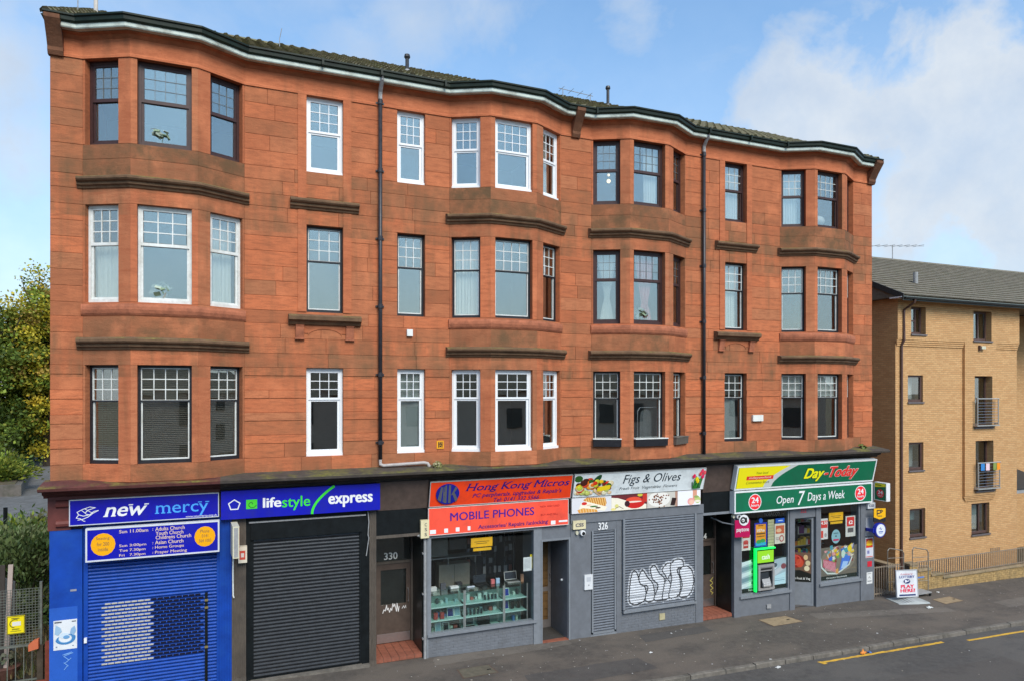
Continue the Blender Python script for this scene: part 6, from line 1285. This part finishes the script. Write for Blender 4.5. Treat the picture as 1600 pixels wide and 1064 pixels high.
# passage gate, steel trolley, advertising board
GT = thing('passage_gate', 'brown metal gate of upright bars across the passage by the shop', 'gate', (23.3, .1, zg(23.3)))
for z in (-.18, .70): MB().box(23.1, 24.45, .09, .12, z, z+.035).build('rail', 'rail_paint', GT)
gm_ = MB().box(-.012, .012, .093, .117, -.24, .76).mesh('bar', 'rail_paint')
for k in range(13): link('bar', gm_, GT, tuple(Vector((23.12+k*.11, 0, 0))-Vector(GT['_b'])))
PW = thing('passage_wall', 'low dark brick wall with pale coping in the passage between buildings', 'wall', (24.9, 3, zg(25))); MB().box(24.4, 24.62, .5, 9, -.7, .55).build('body', 'dark_brick', PW); MB().block(24.36, 24.66, .45, 9, .55, .63, .01).build('coping', 'coping_brick', PW); MB().box(23.0, 26.7, 9.2, 9.4, -.7, 1.6).build('return', 'dark_brick', PW)
M('cage_steel', (.26, .23, .19), .5, .25, 9, .05, metal=.3)
TR = thing('roll_cage', 'tall steel tube roll cage trolley standing behind the advertising board', 'trolley', (24.7, -.1, zg(24.7))); z0 = zg(24.7)
for y_, x0 in ((.02, 23.75), (-.22, 24.62)):
    MB().tube([(x0, y_, z0+.1), (x0, y_, z0+1.55), (x0+.08, y_, z0+1.63), (x0+.62, y_-.05, z0+1.52), (x0+.70, y_-.05, z0+1.42), (x0+.70, y_-.05, z0+.1)], .018, 8).build('end_frame', 'cage_steel', TR)
    for z in (.5, 1.0, 1.3): MB().tube([(x0, y_, z0+z), (x0+.70, y_-.05, z0+z-.03)], .010, 6).build('cross_bar', 'cage_steel', TR)
MB().box(24.05, 25.25, -.45, -.05, z0+.10, z0+.14).build('base', 'pipe_grey', TR)
for xx in (24.1, 25.2):
    for yy in (-.42, -.08): MB().cyl_y(xx, z0+.05, .05, .05, yy-.015, yy+.015, 14).build('wheel', 'black_paint', TR)
MB().box(24.4, 25.0, -.36, -.33, z0+.62, z0+.66).build('strap', M('strap_blue', (.1, .2, .5), .6, .1, 8, 0), TR)
AB = panel('advertising_board', 'white lottery PLAY HERE pavement board on a grey base', 'board', 23.50, 24.28, zg(23.8)+.14, zg(23.8)+1.02, -.52, (.72, .73, .76), thick=.04, border=(.42, .43, .45), bw=.025, tilt=R(-4), rotz=R(-14))
txt(AB, 'Lottery', .22, .8, .80, .88, S('c04a6a'), shear=.2, bold=.01); txt(AB, 'LOTTERY', .16, .86, .70, .79, S('2a3a8a'), bold=.03); txt(AB, 'PLAY', .2, .82, .33, .46, S('e0204a'), bold=.04); txt(AB, 'HERE!', .18, .86, .18, .31, S('e0204a'), bold=.04)
art(AB, [('e', .5, .58, .16, .085, S('1e2a66')), ('e', .45, .6, .05, .035, (.8, .8, .85)), ('l', [(.42, .55), (.6, .6)], .03, (.8, .8, .85)), ('r', .12, .88, .05, .11, S('2a3a6a'))])
mb = MB(); z0 = zg(23.8)
for k in range(12):
    a, b_ = -.55+1.1*k/12, -.55+1.1*(k+1)/12; h = lambda q: .03+.09*math.exp(-(q/.28)**2)
    mb.prism([(-.34, 0), (-.30, h(a)*.6+.01), (0, h(a)), (.30, h(a)*.6+.01), (.34, 0)], 'x', a, b_)
bs = mb.build('base', M('base_grey', (.36, .38, .37), .6, .12, 6, .05), AB, loc=(.42, .05, -.14)); bs.rotation_euler = (R(4), 0, 0)
# ================================================================== pavement details
M('cover_buff', (.30, .22, .13), .9, .25, 8, .4); M('cover_dark', (.12, .105, .075), .9, .25, 8, .4)
for pts, mt, lab in (([(17.80, -1.08), (19.02, -1.03), (18.90, -.42), (17.78, -.44)], 'cover_buff', 'buff square access cover outside the corner shop'), ([(24.78, -1.26), (25.78, -1.20), (25.82, -.66), (24.86, -.72)], 'cover_buff', 'buff square access cover beside the dwarf wall'), ([(8.30, -1.50), (9.20, -1.44), (9.15, -.92), (8.32, -.95)], 'cover_dark', 'dull grey square access cover outside the phone shop')):
    t = thing('access_cover', lab, 'access cover', (pts[0][0], pts[0][1], zg(pts[0][0]))); mb = MB(); cx_, cy_ = sum(p[0] for p in pts)/4, sum(p[1] for p in pts)/4
    for s, h, nm in ((1, .004, 'frame'), (.93, .007, 'lid')):
        q = MB(); q.fix = False; q.face([(cx_+(x-cx_)*s, cy_+(y-cy_)*s, zg(x)+h) for x, y in pts]); q.build(nm, mt if nm == 'lid' else 'tile_grout', t)
    q = MB(); [q.box(cx_+d-.05, cx_+d+.05, cy_-.02, cy_+.02, zg(cx_)+.008, zg(cx_)+.011) for d in (-.3, .3)]; q.build('lifting_hole', 'black_paint', t)
mb = MB(); mb.fix = False
for _ in range(420):
    x = random.uniform(5.5, 34); y = random.uniform(-9, -.15) if random.random() < .45 else random.uniform(-3, -.15); dz = .003 if y > kY(x) else -.097
    if abs(y-kY(x)-.07) < .1: continue
    s = random.uniform(.006, .022)*(1 if random.random() < .93 else 1.8); a = random.random()*6.3; pts = [(x+s*math.cos(a+k*1.57)*random.uniform(.6, 1.3), y+s*math.sin(a+k*1.57)*random.uniform(.6, 1.3), zg(x)+dz+random.uniform(0, .006)) for k in range(4)]; mb.face(pts, random.choice([(.6, .6, .58), (.5, .48, .42), (.65, .65, .65), (.35, .3, .24)]))
o = struct(mb.build('litter', 'print'), 'stuff'); o['label'] = 'tiny pale specks of litter strewn over the pavement and road'
def scrap(name, label, x, y, w_, d_, col, rz, road=False, crumple=.02):
    mb = MB(); mb.fix = False; z = zg(x)+(-.094 if road else .006); n = 5; c, s = math.cos(rz), math.sin(rz)
    pt = {}
    for i in range(n+1):
        for j in range(n+1):
            u, v = (i/n-.5)*w_, (j/n-.5)*d_; pt[i, j] = (u*c-v*s, u*s+v*c, abs(random.gauss(0, crumple)))
    for i in range(n):
        for j in range(n): mb.face([pt[i, j], pt[i+1, j], pt[i+1, j+1], pt[i, j+1]])
    tag(mb.build(name, MC(col), None, loc=(x, y, z)), label, 'litter')
scrap('crisp_packet', 'orange crisp packet lying against the kerb by the yellow line', 18.72, kY(18.7)-.12, .22, .10, S('d8842c'), .4, True, .03); scrap('paper_scrap', 'blue wrapper lying against the kerb next to the crisp packet', 18.95, kY(18.9)-.12, .12, .08, S('5a80c0'), 1.1, True, .02)
scrap('paper_scrap', 'pink and white leaflet lying on the road beyond the yellow line', 16.2, -5.1, .28, .16, (.62, .5, .52), .3, True, .006); scrap('paper_scrap', 'grey white paper lying on the open road', 19.3, -5.6, .26, .16, (.55, .58, .56), -.2, True, .006); scrap('paper_scrap', 'white scrap in the gutter close to the yellow line start', 15.9, kY(15.9)-.10, .16, .08, (.6, .6, .58), .2, True, .01)
scrap('paper_scrap', 'white crumpled paper on pavement near the advertising board', 23.9, -1.35, .24, .14, (.6, .62, .6), .1, False, .02); scrap('paper_scrap', 'white scrap by the dwarf wall foot', 25.9, -.2, .16, .09, (.62, .62, .6), .5, False, .012); scrap('paper_scrap', 'white scrap on the pavement outside the bubble graffiti shutter', 13.3, -1.6, .10, .08, (.62, .62, .6), .5, False, .012)
# ================================================================== garden and lane beyond the blue front
mb = MB(); mb.fix = False
mb.face([(-60, 22, zg(-6)-.01), (-1.5, 20, zg(-6)-.01), (-4.5, 41, zg(-6)-.01), (-60, 41, zg(-6)-.01)]); struct(mb.build('lane', 'lane_paving'))
mb = MB(); mb.fix = False; mb.face([(-14, 41, .30), (-4.5, 41, .30), (-3, 90, .30), (-14, 90, .30)]); struct(mb.build('path', 'lane_paving'))
def tree(label, base, h, crown, n, leaf, cols, trunk_r, limbs=7, group=None, z_low=.25, lean=0):
    t = thing('tree', label, 'tree', base, group); B = Vector(base); tr = MB(); top = B+Vector((lean, 0, h*.72))
    tr.tube([B-Vector((0, 0, .2)), B+Vector((lean*.2, .05, h*.25)), B+Vector((lean*.6, -.05, h*.5)), top], [trunk_r*1.25, trunk_r, trunk_r*.7, trunk_r*.25], 10)
    ends = []
    for k in range(limbs):
        a = 2*math.pi*k/limbs+random.uniform(-.3, .3); z = h*random.uniform(z_low, .6); s = B+Vector((lean*z/h, 0, z)); e = s+Vector((math.cos(a)*crown*random.uniform(.5, .9), math.sin(a)*crown*random.uniform(.5, .9), h*random.uniform(.12, .34)))
        tr.tube([s, (s+e)/2+Vector((0, 0, .25)), e], [trunk_r*.45, trunk_r*.3, trunk_r*.1], 7); ends.append(e)
        for _ in range(2):
            m_ = s.lerp(e, random.uniform(.45, .8)); e2 = m_+Vector((random.uniform(-1, 1)*crown*.4, random.uniform(-1, 1)*crown*.4, h*random.uniform(.05, .2))); tr.tube([m_, e2], [trunk_r*.18, trunk_r*.06], 6); ends.append(e2)
    tr.build('trunk', 'bark', t); ends.append(top+Vector((0, 0, h*.2)))
    lv = MB(); lv.fix = False; cl = []; NC = 240
    for k in range(NC):
        d = Vector((random.gauss(0, 1), random.gauss(0, 1), random.gauss(0, 1))).normalized()*random.random()**.42; zc_ = h*.52; cl.append((B+Vector((lean+d.x*crown, d.y*crown, zc_+d.z*h*.45)), random.uniform(.5, 1.1)))
    for c, r in cl:
        cc = random.choice(cols); sh = random.uniform(.65, 1.2)
        for _ in range(n//NC):
            d = Vector((random.gauss(0, 1), random.gauss(0, 1), random.gauss(0, .7))); p = c+d*r*.55; nrm = Vector((random.gauss(0, 1), random.gauss(0, 1), random.gauss(.6, 1))).normalized(); u = nrm.orthogonal().normalized(); u = (Matrix.Rotation(random.random()*6.28, 3, nrm) @ u); v = nrm.cross(u); s = leaf*random.uniform(.6, 1.3)
            k = sh*random.uniform(.75, 1.25); col = tuple(min(1, q*k) for q in (cc if random.random() < .8 else random.choice(cols)))
            lv.face([p-u*s*.5, p+v*s*.32, p+u*s*.5, p-v*s*.32], col)
    lv.build('crown', 'leaf', t); return t
GRN = [(.15, .22, .035), (.21, .27, .035), (.28, .30, .04), (.10, .16, .03)]; YEL = [(.62, .50, .04), (.55, .45, .04), (.38, .36, .04), (.26, .28, .035), (.62, .45, .045), (.36, .24, .05)]
tree('broad green tree with a dark trunk beyond the lane', (-14.6, 50, .3), 14, 3.6, 24000, .30, GRN, .42, group='trees beyond the lane')
tree('tall tree with yellowing leaves rising beside the tenement corner', (-11.0, 52, .3), 17.0, 3.4, 32000, .28, YEL+GRN[:2], .26, z_low=.12, group='trees beyond the lane')
tree('slender yellow leaved tree near the lane path', (-9.4, 62, .3), 15, 4.2, 12000, .32, YEL+GRN, .22, z_low=.1, group='trees beyond the lane')
tree('dense green tree closing the end of the path', (-15.5, 78, .3), 15, 6, 12000, .4, GRN, .4, z_low=.08, group='trees beyond the lane')
tree('dark green tree far behind the yellow ones', (-9, 88, .3), 14, 6.5, 12000, .42, GRN+YEL[1:3], .4, z_low=.05, group='trees beyond the lane')
def shrub(label, base, rx, rz, n, leaf, cols):
    t = thing('shrub', label, 'shrub', base); B = Vector(base); st = MB()
    for k in range(9): a = k*.7; st.tube([B, B+Vector((math.cos(a)*rx*.3, math.sin(a)*rx*.3, rz*.6)), B+Vector((math.cos(a)*rx*.7, math.sin(a)*rx*.7, rz*1.3))], [.03, .02, .008], 6)
    st.build('stem', 'bark', t); lv = MB(); lv.fix = False
    for k in range(60):
        c = B+Vector((random.gauss(0, rx*.45), random.gauss(0, rx*.45), rz*random.uniform(.15, 1.75))); cc = random.choice(cols); sh = random.uniform(.6, 1.25)
        for _ in range(n//60):
            p = c+Vector((random.gauss(0, 1), random.gauss(0, 1), random.gauss(0, .8)))*rx*.2; d = (p-B).normalized()+Vector((random.gauss(0, .5), random.gauss(0, .5), random.gauss(0, .3))); d.normalize(); q = d.cross(Vector((random.gauss(0, 1), random.gauss(0, 1), random.gauss(0, 1)))).normalized(); s = leaf*random.uniform(.6, 1.4); k2 = sh*random.uniform(.75, 1.25)
            lv.face([p, p+d*s*.5+q*s*.22, p+d*s, p+d*s*.5-q*s*.22], tuple(min(1, v*k2) for v in cc))
    lv.build('foliage', 'leaf', t)
shrub('bushy green shrub behind the wire mesh fence', (-1.75, 5.2, .25), 1.0, 1.45, 6500, .15, [(.09, .14, .04), (.12, .17, .055), (.17, .21, .09), (.06, .10, .03)])
shrub('low dark shrub in the planter under the green tree', (-12.6, 37.5, 1.0), 2.0, .9, 4500, .3, GRN); shrub('dark green shrub in the planter corner', (-9.9, 35.6, 1.0), 1.2, .75, 3500, .26, GRN)
shrub('pale green bush growing close behind the mesh fence', (-2.5, 7.4, .25), 1.1, 1.2, 5000, .15, [(.12, .16, .05), (.16, .20, .07), (.09, .13, .04)]); shrub('low hedge bush beside the dark posts', (-4.2, 11.5, .25), 1.3, .9, 4500, .17, [(.10, .14, .04), (.14, .17, .06)])
shrub('tall dark thicket under the yellow tree beyond the lane', (-13.4, 57, .3), 3.0, 2.4, 6000, .36, GRN); shrub('broad thicket where the path meets the trees', (-9.6, 66, .3), 3.2, 2.6, 6000, .38, GRN+YEL[2:4])
shrub('straggly shrub growing against the tenement side wall', (-.75, 9, .25), .8, 1.2, 3500, .15, [(.06, .09, .03), (.10, .11, .05)]); shrub('ground cover shrub beside the lane railing', (-3.9, 15.5, .25), 1.5, .7, 3500, .2, GRN+[(.14, .14, .06)])
t = thing('planter_wall', 'low stone planter wall at the foot of the trees', 'wall', (-12, 34, .3)); PP = [(-24, 34.5), (-8.3, 32.9), (-10.2, 43.5), (-24, 45)]; MB().prism(PP, 'z', .1, .98).build('body', M('garden_stone', (.12, .105, .09), .9, .3, 2, .5, dirt=(.05, .06, .03)), t); MB().prism([(-24, 34.9), (-8.7, 33.3), (-10.5, 43.2), (-24, 44.6)], 'z', .97, 1.03).build('soil', 'earth', t)
RB = thing('lane_railing', 'dark low railing between the garden and the lane', 'railing', (-4.5, 17, .3)); bmx = MB().box(-.02, .02, -.02, .02, 0, 1.0).mesh('bar', 'black_paint')
p0, p1 = Vector((-7.5, 15.5)), Vector((-2.0, 19.5))
for k in range(46):
    q = p0.lerp(p1, k/45); link('bar', bmx, RB, (q.x+4.5, q.y-17, 0))
for z in (.15, .92): MB().tube([(p0.x, p0.y, .3+z), (p1.x, p1.y, .3+z)], .025, 6).build('rail', 'black_paint', RB)
for x, y, h in ((-4.35, 14.2, 2.1), (-3.15, 17.5, 2.0)): tag(MB().tube([(x, y, .2), (x, y, .2+h)], .07, 8).build('fence_post', 'black_paint'), 'tall dark post standing by the lane railing' if x < -4 else 'dark post near the tenement side wall by the lane', 'post')
# wire mesh fence with sign, planks, red gate post, pot
FN = thing('mesh_fence', 'rusty wire mesh panel above thin railings beside the blue front', 'fence', (-1.0, 1.5, zg(-1))); M('wire', (.13, .14, .12), .6, .3, 12, 0)
mb = MB()
for k in range(26): x = -1.9+k*.057; mb.box(x, x+.009, 1.495, 1.504, 1.08, 2.28)
for k in range(21): z = 1.08+k*.06; mb.box(-1.9, -.47, 1.485, 1.494, z, z+.009)
struct(mb.build('mesh', 'wire', FN), 'stuff')
MB().box(-.50, -.45, 1.46, 1.52, .1, 2.42).build('post', 'wire', FN); MB().box(-1.95, -.45, 1.47, 1.50, 1.03, 1.07).build('rail', 'wire', FN); MB().box(-1.95, -.45, 1.47, 1.50, .28, .31).build('rail', 'wire', FN)
for k in range(10): MB().box(-1.85+k*.15, -1.835+k*.15, 1.475, 1.495, .2, 1.03).build('bar', 'wire', FN)
o = panel('warning_sign', 'yellow sign with a camera picture on the wire mesh fence', 'sign', -1.09, -.765, 1.34, 1.73, 1.44, S('f0dc18'), thick=.012); art(o, [('l', [(.03, .03), (.97, .03), (.97, .97), (.03, .97), (.03, .03)], .012, (.1, .1, .02)), ('r', .3, .78, .45, .68, (.7, .7, .66)), ('l', ellipse_ring(.45, .58, .28, .22, 16, 60, 260), .016, (.12, .1, .02)), ('r', .25, .7, .84, .89, (.15, .12, .02)), ('r', .28, .7, .24, .29, (.2, .2, .02)), ('r', .2, .8, .14, .18, (.3, .3, .02))])
t = thing('gate_post', 'rust red timber gate post with an orange cap by the blue pilaster', 'post', (-.4, 1.15, zg(-1))); M('rust_red', (.20, .045, .025), .7, .3, 6, .2); MB().box(-.47, -.36, 1.1, 1.22, .1, 1.12).build('post', 'bark', t); MB().box(-.30, -.20, 1.0, 1.1, .1, 1.22).build('post', 'rust_red', t); MB().prism([(-.60, 1.06), (-.42, 1.10), (-.42, 1.30), (-.52, 1.27), (-.60, 1.20)], 'y', 1.0, 1.12).build('cap', M('orange_red', (.55, .14, .06), .6, .1, 6, .1), t); MB().box(-.47, -.2, 1.04, 1.08, .34, .40).build('rail', 'rust_red', t)
for x, l, col, lab in ((-1.36, .03, (.045, .035, .03), 'dark upright plank leaning behind the mesh fence'), (-1.28, .10, (.42, .34, .30), 'pale pinkish plank leaning behind the mesh fence')):
    tag(MB().prism([(x, .3), (x+.09, .3), (x+.09+l, 2.75), (x+l, 2.75)], 'y', 1.9, 1.94).build('plank', MC(col, .8)), lab, 'plank')
mb = MB().prism([(-1.34, .3), (-1.12, .3), (-1.12, 2.3), (-1.34, 2.42)], 'y', 2.15, 2.22); tag(mb.build('slate_slab', M('slab_grey', (.15, .16, .155), .8, .2, 4, .2)), 'grey slab propped upright behind the planks at the mesh fence', 'slab')
t = thing('plant_pot', 'wide brown plant pot on the ground behind the thin railings', 'plant pot', (-1.25, 2.0, zg(-1))); b0 = Vector((-1.25, 2.0, zg(-1)))
MB().tube([b0, b0+Vector((0, 0, .22)), b0+Vector((0, 0, .26)), b0+Vector((0, 0, .262))], [.17, .26, .28, .24], 18).build('pot', M('terracotta', (.13, .06, .045), .7, .2, 6, .1), t); mb = MB(); mb.fix = False; leafclump(mb, b0+Vector((.05, 0, .4)), 110, .22, .10, [(.13, .15, .09), (.2, .2, .13)], .6); mb.build('foliage', 'leaf', t)
# dry ground cover behind the fence
mb = MB(); mb.fix = False
for _ in range(2600):
    x, y = random.uniform(-3, -.25), random.uniform(1.7, 7); p = Vector((x, y, .26)); h = random.uniform(.06, .3); a = random.random()*6.3; q = Vector((math.cos(a), math.sin(a), 0))*.02; tp = Vector((random.gauss(0, .06), random.gauss(0, .06), h)); c = random.choice([(.20, .15, .07), (.13, .11, .05), (.08, .10, .03), (.26, .20, .10)]); mb.face([p-q, p+q, p+tp], c)
o = struct(mb.build('grass', 'leaf'), 'stuff'); o['label'] = 'dry scruffy grass behind the mesh fence'
# ================================================================== across the street (seen only in the panes)
OP = thing('opposite_terrace', 'plain grey brown terrace across the street, mirrored in the windows', 'building', (10, -36, 0)); M('render_grey', (.50, .40, .33), .9, .15, 2, .1)
MB().box(-30, 60, -44, -36, -.5, 6.4).build('wall', 'render_grey', OP); MB().prism([(-35.6, 6.4), (-40, 9.2), (-44.4, 6.4)], 'x', -30.3, 60.3).build('roof', 'slate_tile', OP)
for k in range(22):
    for z in (1.0, 4.0): MB().box(-28+k*4, -26.7+k*4, -35.99, -35.9, z, z+1.6).build('window', 'room_dark', OP)
for o in bpy.data.objects:
    for k in ('_b', 'W', 'H'):
        if k in o.keys(): del o[k]
